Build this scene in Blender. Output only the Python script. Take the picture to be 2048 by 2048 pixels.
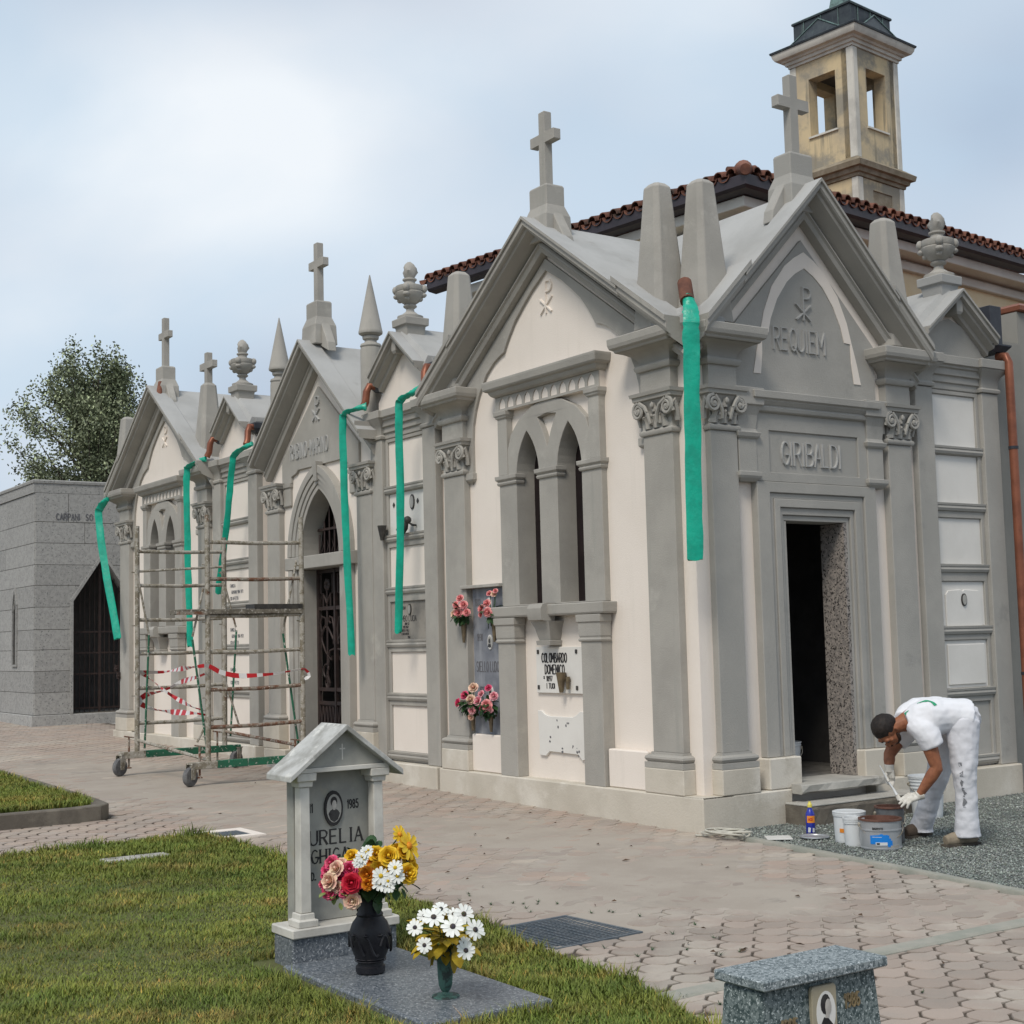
import bpy, bmesh, math, random
import numpy as np
from mathutils import Vector, Matrix, geometry
random.seed(7); RS = np.random.RandomState(11)
R = math.radians; PI = math.pi
S = bpy.context.scene; COL = S.collection
for o in list(bpy.data.objects): bpy.data.objects.remove(o)

# ------------------------------------------------------------------ camera
YAW, PIT, ROL = R(55.781), R(5.1385), R(-1.4025)
CAM = Vector((8.9459, -7.9187, 1.62))
fw = Vector((-math.sin(YAW)*math.cos(PIT), math.cos(YAW)*math.cos(PIT), math.sin(PIT)))
rt = Vector((math.cos(YAW), math.sin(YAW), 0)); up = rt.cross(fw)
r2 = rt*math.cos(ROL) + up*math.sin(ROL); u2 = -rt*math.sin(ROL) + up*math.cos(ROL)
FPX = 2836.54
cd = bpy.data.cameras.new('camera'); cd.sensor_width = 36; cd.lens = 36*FPX/2048
cd.clip_start = .1; cd.clip_end = 3000
cam = bpy.data.objects.new('camera', cd); COL.objects.link(cam)
cam.matrix_world = Matrix(((r2.x, u2.x, -fw.x, CAM.x), (r2.y, u2.y, -fw.y, CAM.y), (r2.z, u2.z, -fw.z, CAM.z), (0, 0, 0, 1)))
S.camera = cam

def project(x, y, z):
    d = Vector((x, y, z)) - CAM; w = d.dot(fw)
    return (1024 + FPX*d.dot(r2)/w, 1024 - FPX*d.dot(u2)/w, w)
def at_depth(px, py, t):           # where a surveyed point of the place lies
    return CAM + ((px-1024)/FPX*r2 - (py-1024)/FPX*u2 + fw)*t

# ------------------------------------------------------------------ world: overcast sky with soft cloud
SUN_EL, SUN_AZ = R(50), R(147)     # azimuth of the sun, measured from +Y clockwise seen from above
W = bpy.data.worlds.new('World'); S.world = W; W.use_nodes = True
nt = W.node_tree; nt.nodes.clear()
def wn(t, **k):
    n = nt.nodes.new(t)
    for a, b in k.items(): setattr(n, a, b)
    return n
out = wn('ShaderNodeOutputWorld'); bg = wn('ShaderNodeBackground'); bg.inputs['Strength'].default_value = .1
sky = wn('ShaderNodeTexSky', sky_type='NISHITA', sun_disc=False)
sky.sun_elevation = SUN_EL; sky.sun_rotation = SUN_AZ; sky.air_density = 1.0; sky.dust_density = 2.5
tc = wn('ShaderNodeTexCoord')
mp = wn('ShaderNodeMapping'); mp.inputs['Scale'].default_value = (1, 1, 2.0); mp.inputs['Location'].default_value = (-4.68, -4.31, -4.93)
n1 = wn('ShaderNodeTexNoise'); n1.inputs['Scale'].default_value = 2.6; n1.inputs['Detail'].default_value = 6; n1.inputs['Roughness'].default_value = .5; n1.inputs['Distortion'].default_value = .3
n2 = wn('ShaderNodeTexNoise'); n2.inputs['Scale'].default_value = 1.25; n2.inputs['Detail'].default_value = 3; n2.inputs['Roughness'].default_value = .45
nt.links.new(tc.outputs['Generated'], mp.inputs['Vector'])
nt.links.new(mp.outputs[0], n1.inputs['Vector']); nt.links.new(mp.outputs[0], n2.inputs['Vector'])
cr = wn('ShaderNodeValToRGB'); e = cr.color_ramp.elements      # cloud cover
e[0].position = .36; e[0].color = (.42, .42, .42, 1); e[1].position = .61; e[1].color = (1, 1, 1, 1)
nt.links.new(n1.outputs['Fac'], cr.inputs['Fac'])
cl = wn('ShaderNodeValToRGB'); e = cl.color_ramp.elements      # cloud brightness: grey-blue bellies to pale tops
e[0].position = .435; e[0].color = (.28, .335, .425, 1); e[1].position = .60; e[1].color = (.58, .612, .645, 1)
nt.links.new(n2.outputs['Fac'], cl.inputs['Fac'])
cm = wn('ShaderNodeMix', data_type='RGBA', blend_type='MULTIPLY'); cm.inputs['Factor'].default_value = 1
nt.links.new(cl.outputs['Color'], cm.inputs['A']); cm.inputs['B'].default_value = (10, 10, 10, 1)
mx = wn('ShaderNodeMix', data_type='RGBA')
hs = wn('ShaderNodeMix', data_type='RGBA'); hs.inputs['Factor'].default_value = .8; hs.inputs['B'].default_value = (3.85, 4.95, 5.9, 1)
nt.links.new(sky.outputs['Color'], hs.inputs['A'])
nt.links.new(cr.outputs['Color'], mx.inputs['Factor']); nt.links.new(hs.outputs['Result'], mx.inputs['A']); nt.links.new(cm.outputs['Result'], mx.inputs['B'])
nt.links.new(mx.outputs['Result'], bg.inputs['Color']); nt.links.new(bg.outputs[0], out.inputs[0])

sd = bpy.data.lights.new('sun', 'SUN'); sd.energy = 1.5; sd.angle = R(18); sd.color = (1, .93, .83)
sun = bpy.data.objects.new('sun', sd); COL.objects.link(sun)
sv = Vector((math.sin(SUN_AZ)*math.cos(SUN_EL), math.cos(SUN_AZ)*math.cos(SUN_EL), math.sin(SUN_EL)))
sun.rotation_euler = sv.to_track_quat('Z', 'Y').to_euler()
S.view_settings.view_transform = 'Standard'; S.view_settings.look = 'None'; S.view_settings.gamma = 1; S.view_settings.exposure = 0.60

# ------------------------------------------------------------------ materials
def mat(name, c, c2=None, rough=.85, sc=2.5, lo=.38, hi=.66, bump=.15, bsc=70, metal=0, speck=None, ssc=120, sth=.62, rnd=0, coat=0, grime=None, gsc=.9, gth=.56, spec=.3, attr=None, streak=None):
    m = bpy.data.materials.new(name); m.use_nodes = True; t = m.node_tree; N = t.nodes; L = t.links
    b = N['Principled BSDF']; b.inputs['Roughness'].default_value = rough; b.inputs['Metallic'].default_value = metal
    b.inputs['Specular IOR Level'].default_value = spec
    if coat: b.inputs['Coat Weight'].default_value = coat
    geo = N.new('ShaderNodeNewGeometry'); P = geo.outputs['Position']
    def noise(s, d=5, r=.6, v=None):
        n = N.new('ShaderNodeTexNoise'); n.inputs['Scale'].default_value = s; n.inputs['Detail'].default_value = d; n.inputs['Roughness'].default_value = r
        L.new(v or P, n.inputs['Vector']); return n.outputs['Fac']
    def ramp(f, a, z):
        r = N.new('ShaderNodeMapRange'); r.inputs['From Min'].default_value = a; r.inputs['From Max'].default_value = z; r.interpolation_type = 'SMOOTHSTEP'
        L.new(f, r.inputs['Value']); return r.outputs['Result']
    def mix(f, a, bb, bt='MIX'):
        x = N.new('ShaderNodeMix'); x.data_type = 'RGBA'; x.blend_type = bt
        for s, k in ((f, 'Factor'), (a, 'A'), (bb, 'B')):
            if hasattr(s, 'is_linked') or hasattr(s, 'links'): L.new(s, x.inputs[k])
            elif k == 'Factor': x.inputs[k].default_value = s
            else: x.inputs[k].default_value = (*s, 1)
        return x.outputs['Result']
    c2 = c2 or tuple(v*.8 for v in c)
    col = mix(ramp(noise(sc, 7, .62), lo, hi), c, c2)
    if grime: col = mix(ramp(noise(gsc, 9, .68), gth, gth+.13), col, grime)
    if streak:
        mp_ = N.new('ShaderNodeMapping'); mp_.inputs['Scale'].default_value = (9, 9, .7); L.new(P, mp_.inputs['Vector'])
        col = mix(ramp(noise(1.0, 5, .6, mp_.outputs[0]), .55, .72), col, streak)
    if speck:
        col = mix(ramp(noise(ssc, 2, .5), sth, sth+.05), col, speck)
        if len(speck) and isinstance(speck, tuple): pass
    if rnd:
        oi = N.new('ShaderNodeObjectInfo'); hv = N.new('ShaderNodeMapRange'); hv.inputs['To Min'].default_value = 1-rnd; hv.inputs['To Max'].default_value = 1+rnd
        L.new(oi.outputs['Random'], hv.inputs['Value']); col = mix(1.0, col, hv.outputs['Result'], 'MULTIPLY')
    if attr:
        an = N.new('ShaderNodeAttribute'); an.attribute_name = attr; col = mix(1.0, col, an.outputs['Color'], 'MULTIPLY')
    L.new(col, b.inputs['Base Color'])
    if bump:
        bn = N.new('ShaderNodeBump'); bn.inputs['Strength'].default_value = bump; bn.inputs['Distance'].default_value = .012
        L.new(noise(bsc, 4, .65), bn.inputs['Height']); L.new(bn.outputs[0], b.inputs['Normal'])
    return m

M = {}
def dm(k, *a, **kw): M[k] = mat(k, *a, **kw)
dm('stucco_grey', (.37, .352, .318), (.315, .30, .272), sc=1.6, bump=.3, bsc=70, grime=(.43, .41, .37), gsc=1.1, gth=.55, streak=(.325, .315, .285))
dm('stucco_grey_fresh', (.325, .315, .29), (.375, .36, .33), sc=1.3, bump=.3, bsc=70, grime=(.28, .275, .255), gsc=1.6, gth=.58)
dm('stucco_cream', (.765, .695, .625), (.735, .665, .595), sc=1.2, bump=.22, bsc=90, streak=(.72, .655, .585))
dm('stucco_roof', (.40, .40, .39), (.335, .335, .325), sc=1.1, bump=.25, bsc=60, grime=(.30, .295, .28), gsc=1.6, gth=.6)
dm('plinth_beige', (.55, .505, .43), (.47, .43, .36), sc=1.4, bump=.3, bsc=60, grime=(.62, .58, .51), gsc=1.0, gth=.5)
dm('panel_white', (.70, .68, .64), (.65, .63, .59), sc=2, bump=.08, rough=.6)
dm('marble_white', (.60, .58, .53), (.46, .44, .40), sc=5, bump=.05, rough=.45, grime=(.36, .33, .27), gsc=4, gth=.6)
dm('marble_grey', (.34, .335, .30), (.25, .25, .232), sc=4, bump=.05, rough=.45, grime=(.33, .31, .25), gsc=3, gth=.55)
dm('marble_weathered', (.47, .47, .45), (.29, .285, .26), sc=7, bump=.12, rough=.6, grime=(.62, .61, .57), gsc=6, gth=.53)
dm('slab_blue', (.165, .175, .20), (.24, .25, .275), sc=5, bump=.08, rough=.55, streak=(.30, .31, .33))
dm('plaque_brown', (.30, .275, .24), (.20, .185, .165), sc=4, bump=.1, rough=.6, streak=(.36, .34, .31))
dm('granite_dark', (.085, .10, .118), (.165, .182, .20), sc=60, lo=.42, hi=.58, bump=.03, rough=.32, speck=(.36, .38, .40), ssc=95, sth=.60, spec=.4)
dm('granite_blue', (.09, .115, .125), (.25, .285, .295), sc=95, lo=.42, hi=.57, bump=.05, rough=.55, speck=(.5, .54, .56), ssc=170, sth=.60)
dm('granite_grey', (.34, .335, .32), (.285, .28, .27), sc=14, lo=.42, hi=.6, bump=.3, rough=.85, bsc=30, speck=(.17, .17, .168), ssc=32, sth=.615, rnd=.09)
dm('granite_pink', (.33, .295, .265), (.22, .20, .185), sc=30, lo=.44, hi=.56, bump=.03, rough=.5, speck=(.035, .03, .028), ssc=55, sth=.56)
dm('concrete', (.42, .405, .37), (.33, .32, .29), sc=3, bump=.3, bsc=50, grime=(.22, .205, .18), gsc=2.5)
dm('concrete_green', (.27, .275, .235), (.34, .325, .28), sc=4, bump=.3, bsc=60)
dm('granite_teal', (.045, .068, .07), (.165, .20, .20), sc=80, lo=.42, hi=.57, bump=.05, rough=.5, speck=(.40, .45, .45), ssc=150, sth=.60)
dm('concrete_dark', (.115, .10, .082), (.175, .155, .125), sc=5, bump=.4, bsc=50)
dm('church_yellow', (.66, .54, .34), (.68, .59, .42), sc=1.1, bump=.15, grime=(.42, .36, .26), gsc=.8, gth=.57)
dm('church_cornice', (.62, .60, .55), (.54, .52, .475), sc=1.3, bump=.15)
dm('tower_yellow', (.60, .485, .30), (.48, .40, .275), sc=1.4, bump=.2, grime=(.29, .265, .215), gsc=.8, gth=.455, streak=(.27, .24, .18))
dm('tower_white', (.62, .60, .54), (.48, .465, .42), sc=2.5, bump=.2, grime=(.115, .10, .085), gsc=6, gth=.62)
dm('tower_ledge', (.20, .165, .115), (.29, .25, .19), sc=5, bump=.2)
dm('slate', (.030, .037, .047), (.05, .062, .07), sc=5, bump=.1, rough=.5, streak=(.085, .115, .11))
dm('verdigris', (.16, .25, .235), (.085, .125, .12), sc=9, bump=.08, rough=.6)
dm('gutter_brown', (.035, .027, .034), (.022, .018, .024), sc=3, bump=.02, rough=.45, spec=.4)
dm('lead', (.030, .033, .042), (.05, .055, .066), sc=4, bump=.15, rough=.5)
dm('terracotta', (.17, .072, .046), (.095, .042, .031), sc=5, bump=.2, rnd=.35, grime=(.06, .045, .036), gsc=3, gth=.52)
dm('copper', (.27, .10, .058), (.19, .07, .042), sc=5, bump=.03, rough=.42, metal=.35)
dm('right_wall', (.265, .255, .23), (.225, .22, .20), sc=1.4, bump=.2)
dm('film_green', (.002, .38, .255), (.004, .30, .205), sc=7, bump=.5, bsc=16, rough=.36, grime=(.03, .42, .30), gsc=6, gth=.6, spec=.45)
dm('iron', (.030, .021, .020), (.05, .032, .028), sc=12, bump=.1, rough=.55)
dm('dark_glass', (.012, .008, .009), (.02, .013, .014), sc=3, bump=0, rough=.35)
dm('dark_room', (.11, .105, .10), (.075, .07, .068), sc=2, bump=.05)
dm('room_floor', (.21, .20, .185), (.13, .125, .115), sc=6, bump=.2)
dm('steel_worn', (.36, .335, .29), (.20, .175, .13), sc=14, lo=.42, hi=.6, bump=.3, bsc=80, rough=.75, grime=(.13, .055, .03), gsc=7, gth=.58, speck=(.5, .48, .43), ssc=45, sth=.62)
dm('steel_rust', (.15, .07, .042), (.26, .23, .19), sc=11, lo=.42, hi=.6, bump=.3, bsc=80, rough=.8, speck=(.45, .43, .38), ssc=45, sth=.62)
dm('steel_green', (.02, .135, .075), (.03, .10, .06), sc=9, bump=.2, bsc=80, rough=.55, speck=(.42, .42, .38), ssc=30, sth=.615)
dm('plank', (.20, .18, .145), (.10, .088, .07), sc=14, bump=.3, speck=(.44, .42, .38), ssc=35, sth=.6)
dm('rubber', (.10, .10, .105), (.17, .17, .17), sc=20, bump=.2)
dm('tape_white', (.66, .65, .64), (.56, .55, .54), bump=.05, rough=.4)
dm('tape_red', (.47, .02, .028), (.40, .018, .022), bump=.05, rough=.4)
dm('letter_black', (.02, .02, .022), (.035, .033, .033), bump=0, rough=.6)
dm('letter_grey', (.10, .10, .11), (.15, .15, .16), sc=30, bump=0, rough=.6)
dm('letter_gold', (.34, .27, .16), (.22, .18, .12), sc=20, bump=0, rough=.4, metal=.5)
dm('bronze', (.20, .155, .095), (.12, .095, .065), sc=15, bump=.1, rough=.45, metal=.4)
dm('bronze_dark', (.035, .033, .032), (.06, .056, .05), sc=15, bump=.1, rough=.5)
dm('bronze_green', (.055, .125, .105), (.03, .045, .042), sc=22, lo=.45, hi=.58, bump=.2, rough=.6)
dm('vase_black', (.0075, .0075, .011), (.014, .014, .018), sc=18, bump=.12, bsc=50, rough=.48, spec=.35)
dm('porcelain', (.72, .71, .68), (.66, .65, .62), bump=0, rough=.25, spec=.5)
dm('photo_grey', (.30, .29, .27), (.38, .37, .34), sc=10, bump=0, rough=.3)
dm('photo_face', (.48, .455, .42), (.36, .34, .315), sc=25, bump=0, rough=.3)
dm('photo_dark', (.025, .024, .026), (.05, .05, .05), sc=20, bump=0, rough=.3)
dm('photo_sepia', (.36, .325, .24), (.32, .285, .21), bump=0, rough=.35)
dm('gravel', (.26, .275, .255), (.17, .185, .175), sc=1.2, bump=.4, bsc=40, attr='tint')
dm('gravel_bed', (.17, .185, .172), (.10, .11, .105), sc=60, lo=.42, hi=.58, bump=.8, bsc=80)
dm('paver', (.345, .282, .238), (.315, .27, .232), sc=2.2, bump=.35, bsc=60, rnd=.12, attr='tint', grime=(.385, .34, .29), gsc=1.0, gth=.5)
dm('joint_soil', (.075, .06, .045), (.11, .09, .07), sc=8, bump=.4)
dm('mortar_film', (.37, .325, .275), (.33, .285, .24), sc=1.7, bump=.25, bsc=45, grime=(.25, .225, .195), gsc=1.1, gth=.58)
dm('soil_lawn', (.105, .105, .038), (.085, .105, .032), sc=2.2, bump=.5, bsc=40)
dm('grass', (.185, .212, .036), (.140, .175, .030), sc=1.3, bump=0, rough=.6, attr='tint')
dm('leaf_tree', (.15, .175, .105), (.105, .128, .075), sc=.7, bump=0, rough=.55, attr='tint')
dm('bark', (.10, .085, .065), (.06, .05, .04), sc=6, bump=.5, bsc=20)
dm('leaf_green', (.035, .085, .026), (.02, .05, .018), sc=30, bump=.05, rough=.5)
dm('leaf_pale', (.22, .27, .085), (.14, .20, .06), sc=30, bump=.05, rough=.5)
dm('leaf_mustard', (.42, .30, .02), (.30, .20, .012), sc=30, bump=.05, rough=.55)
dm('petal_yellow', (.80, .55, .035), (.72, .42, .02), sc=35, bump=.03, rough=.6)
dm('petal_orange', (.72, .30, .015), (.5, .10, .01), sc=60, bump=.03, rough=.6)
dm('petal_red', (.60, .022, .055), (.45, .012, .03), sc=35, bump=.03, rough=.6)
dm('petal_magenta', (.62, .03, .14), (.72, .16, .24), sc=45, bump=.03, rough=.6)
dm('petal_cream', (.78, .62, .44), (.75, .42, .36), sc=45, bump=.03, rough=.6)
dm('petal_pink', (.78, .25, .27), (.82, .42, .38), sc=40, bump=.03, rough=.6)
dm('petal_blush', (.80, .50, .50), (.72, .18, .26), sc=45, bump=.03, rough=.6)
dm('petal_white', (.78, .79, .76), (.70, .72, .68), sc=30, bump=.03, rough=.6)
dm('flower_eye', (.045, .04, .055), (.09, .07, .04), sc=80, bump=.1)
dm('flower_eye_yellow', (.62, .42, .03), (.5, .33, .02), sc=80, bump=.1)
dm('skin', (.29, .115, .058), (.22, .085, .045), sc=26, bump=.08, bsc=200, rough=.5)
dm('hair', (.012, .009, .008), (.022, .015, .012), sc=60, bump=.3, bsc=250, rough=.6)
dm('beard', (.045, .024, .016), (.025, .014, .011), sc=60, bump=.3, bsc=250, rough=.7)
dm('cloth_white', (.74, .745, .78), (.69, .70, .73), sc=3, bump=.25, bsc=16, rough=.9)
dm('cloth_trouser', (.66, .665, .70), (.61, .615, .65), sc=3, bump=.25, bsc=14, rough=.9, grime=(.50, .475, .42), gsc=5, gth=.60)
dm('print_green', (.03, .30, .155), (.04, .27, .14), bump=.1)
dm('print_grey', (.16, .165, .18), (.24, .245, .26), sc=30, bump=.1)
dm('glove', (.62, .60, .55), (.50, .475, .42), sc=18, bump=.3, bsc=60, grime=(.27, .27, .26), gsc=22, gth=.6)
dm('boot', (.27, .225, .165), (.19, .155, .115), sc=12, bump=.25)
dm('boot_dark', (.12, .085, .062), (.08, .06, .045), sc=12, bump=.25)
dm('sole', (.10, .085, .065), (.035, .03, .027), bump=.1)
dm('tin', (.46, .475, .49), (.38, .39, .40), sc=4, bump=.03, rough=.38, metal=.55)
dm('tin_dark', (.16, .165, .17), (.10, .10, .105), sc=6, bump=.05, rough=.45, metal=.4)
dm('paint_brown', (.10, .045, .032), (.15, .075, .055), sc=8, bump=.1, rough=.5)
dm('bucket_white', (.62, .64, .65), (.56, .58, .59), sc=4, bump=.03, rough=.4)
dm('label_blue', (.012, .20, .62), (.012, .17, .55), bump=0, rough=.4)
dm('label_orange', (.75, .27, .03), (.68, .22, .02), bump=0, rough=.4)
dm('bottle_blue', (.02, .035, .33), (.02, .03, .28), bump=0, rough=.25, spec=.5)
dm('cap_yellow', (.70, .60, .12), (.62, .52, .10), bump=0, rough=.4)
dm('hose_white', (.52, .50, .43), (.44, .42, .36), sc=12, bump=.05, rough=.5)
dm('grate_steel', (.10, .125, .15), (.16, .18, .20), sc=14, bump=.1, rough=.5, metal=.3)
dm('dead_leaf', (.10, .06, .035), (.06, .04, .026), sc=30, bump=.1)
# ------------------------------------------------------------------ mesh builder
def FW(u, n, z): return (u, n, z)                 # world
def FL(u, n, z): return (u, -n, z)                # long facade: u along +x, n towards the path
def FR(u, n, z): return (n, u, z)                 # end facade: u along +y, n towards the gravel
WO = {}
class MB:
    def __init__(s, fr=FW): s.v = []; s.f = []; s.fr = fr; s.pc = []
    def add(s, vs, fs):
        b = len(s.v); s.v += [s.fr(*p) for p in vs]; s.f += [[b+i for i in f] for f in fs]; s.pc.append((b, [list(f) for f in fs])); return s
    def box(s, u0, u1, n0, n1, z0, z1):
        return s.add([(u, n, z) for z in (z0, z1) for n in (n0, n1) for u in (u0, u1)],
                     [(0, 1, 3, 2), (4, 5, 7, 6), (0, 1, 5, 4), (2, 3, 7, 6), (0, 2, 6, 4), (1, 3, 7, 5)])
    def stack(s, u0, u1, nb, n1, lv):             # moulded block: levels (z, projection) on three free sides
        vs = []; fs = []
        for z, e in lv: vs += [(u0-e, nb, z), (u0-e, n1+e, z), (u1+e, n1+e, z), (u1+e, nb, z)]
        for i in range(len(lv)-1):
            for k in range(4): a = 4*i+k; b = 4*i+(k+1) % 4; fs.append((a, b, b+4, a+4))
        m = 4*(len(lv)-1); fs += [(0, 1, 2, 3), (m, m+1, m+2, m+3)]
        return s.add(vs, fs)
    def stack4(s, u0, u1, n0, n1, lv):            # the same, free on all four sides
        vs = []; fs = []
        for z, e in lv: vs += [(u0-e, n0-e, z), (u0-e, n1+e, z), (u1+e, n1+e, z), (u1+e, n0-e, z)]
        for i in range(len(lv)-1):
            for k in range(4): a = 4*i+k; b = 4*i+(k+1) % 4; fs.append((a, b, b+4, a+4))
        m = 4*(len(lv)-1); fs += [(0, 1, 2, 3), (m, m+1, m+2, m+3)]
        return s.add(vs, fs)
    def plate(s, outer, n0, n1, holes=()):        # slab with openings, outline in (u, z)
        loops = [outer]+list(holes)
        tri = geometry.tessellate_polygon([[Vector((u, z, 0)) for u, z in l] for l in loops])
        flat = [p for l in loops for p in l]; k = len(flat)
        vs = [(u, n1, z) for u, z in flat]+[(u, n0, z) for u, z in flat]
        fs = [tuple(t) for t in tri]+[tuple(i+k for i in t) for t in tri]
        b = 0
        for l in loops:
            m = len(l)
            for i in range(m): j = (i+1) % m; fs.append((b+i, b+j, b+j+k, b+i+k))
            b += m
        return s.add(vs, fs)
    def sweep(s, stations, closed=True):          # stations: list of equal-length closed profiles (3D points)
        k = len(stations[0]); vs = [p for st in stations for p in st]; fs = []
        for i in range(len(stations)-1):
            for j in range(k if closed else k-1):
                a = i*k+j; b = i*k+(j+1) % k; fs.append((a, b, b+k, a+k))
        if closed: fs += [tuple(range(k)), tuple(range(len(vs)-k, len(vs)))]
        return s.add(vs, fs)
    def rake(s, line, prof):                      # gable moulding: line of (u, z), profile of (drop, n)
        return s.sweep([[(u, n, z-d) for d, n in prof] for u, z in line])
    def lathe(s, c, prof, seg=20, cap=True):
        vs = []; fs = []; k = len(prof)
        for i in range(seg):
            a = 2*PI*i/seg
            for r, z in prof: vs.append((c[0]+r*math.cos(a), c[1]+r*math.sin(a), c[2]+z))
        for i in range(seg):
            j = (i+1) % seg
            for q in range(k-1): fs.append((i*k+q, j*k+q, j*k+q+1, i*k+q+1))
        if cap: fs += [tuple(i*k for i in range(seg)), tuple(i*k+k-1 for i in range(seg))]
        return s.add(vs, fs)
    def tube(s, path, r, seg=8, r2=None, flat=1.0, side=None):
        P = [Vector(p) for p in path]; n = len(P); rings = []; pv = None
        for i, p in enumerate(P):
            t = (P[min(i+1, n-1)]-P[max(i-1, 0)]).normalized()
            if pv is None:
                h = Vector(side) if side else (Vector((0, 0, 1)) if abs(t.z) < .9 else Vector((1, 0, 0)))
                a = (h-t*h.dot(t)).normalized()
            else: a = (pv-t*pv.dot(t)).normalized()
            pv = a; b = t.cross(a)
            rr = (r[i] if isinstance(r, (list, tuple)) else r+(((r2 or r)-r)*i/max(n-1, 1)))
            rings.append([tuple(p+a*rr*math.cos(2*PI*k/seg)+b*rr*flat*math.sin(2*PI*k/seg)) for k in range(seg)])
        return s.sweep(rings)
    def bar(s, a, b, w, h=None):                  # square bar between two points
        return s.tube([a, b], w*.7071, 4, side=None) if h is None else s.tube([a, b], w*.7071, 4, flat=h/w)
    def ball(s, c, rx, ry=None, rz=None, su=12, sv=8):
        ry = ry or rx; rz = rz or rx
        return s.sweep([[(c[0]+rx*math.cos(2*PI*k/su)*math.sin(PI*(i+.02)/(sv+.04)), c[1]+ry*math.sin(2*PI*k/su)*math.sin(PI*(i+.02)/(sv+.04)), c[2]-rz*math.cos(PI*(i+.02)/(sv+.04))) for k in range(su)] for i in range(sv+1)])
    def each(s, name, m, parent=None, **k):       # one object for every piece added
        ends = [b for b, f in s.pc[1:]]+[len(s.v)]
        return [link(name, s.v[b:e_], f, m, parent, **k) for (b, f), e_ in zip(s.pc, ends)]
    def build(s, name, m, parent=None, smooth=None, bevel=0, label=None, sub=0, loc=None, weld=False):
        return link(name, s.v, s.f, m, parent, smooth, bevel, label, sub, loc, weld)

def link(name, v, f, m, parent=None, smooth=None, bevel=0, label=None, sub=0, loc=None, weld=False):
    a = np.array(v, float); lo = a.min(0); hi = a.max(0)
    c = Vector(loc) if loc is not None else Vector(((lo[0]+hi[0])/2, (lo[1]+hi[1])/2, lo[2]))
    me = bpy.data.meshes.new(name); me.from_pydata([tuple(p) for p in (a-np.array(c))], [], f)
    bm = bmesh.new(); bm.from_mesh(me); (bmesh.ops.remove_doubles(bm, verts=bm.verts, dist=1e-5) if weld else None); bmesh.ops.recalc_face_normals(bm, faces=bm.faces); bm.to_mesh(me); bm.free()
    me.materials.append(M[m] if isinstance(m, str) else m)
    if smooth:
        me.shade_smooth(); me.set_sharp_from_angle(angle=R(smooth))
    return place(name, me, c, parent, bevel, label, sub)
def place(name, me, c, parent=None, bevel=0, label=None, sub=0, rot=None):
    o = bpy.data.objects.new(name, me); COL.objects.link(o); WO[o.name] = Vector(c)
    if parent: o.parent = parent; o.location = Vector(c)-WO[parent.name]
    else: o.location = c
    if rot: o.rotation_euler = rot
    if bevel:
        b = o.modifiers.new('bevel', 'BEVEL'); b.width = bevel; b.segments = 1 if bevel < .02 else 2; b.limit_method = 'ANGLE'; b.angle_limit = R(40)
    if sub:
        b = o.modifiers.new('subdivision', 'SUBSURF'); b.levels = sub; b.render_levels = sub
    if label: o['label'] = label
    return o
def thing(name, label, cat, loc, group=None):
    o = bpy.data.objects.new(name, None); COL.objects.link(o); o.location = loc; o.empty_display_size = .2
    WO[o.name] = Vector(loc); return tag(o, label, cat, group)
def tag(o, label, cat, group=None):
    o['label'] = label; o['category'] = cat
    if group: o['group'] = group
    return o
def kind(o, k): o['kind'] = k; return o
def dup(root, loc, label=None, rotz=None):
    c = root.copy(); COL.objects.link(c); c.location = loc
    if rotz is not None: c.rotation_euler.z = rotz
    if label: c['label'] = label
    def rec(src, dst):
        for ch in src.children:
            k = ch.copy(); COL.objects.link(k); k.parent = dst; rec(ch, k)
    rec(root, c); return c
def gz(x): return -.0125*max(min(x, 0), -40)

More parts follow.
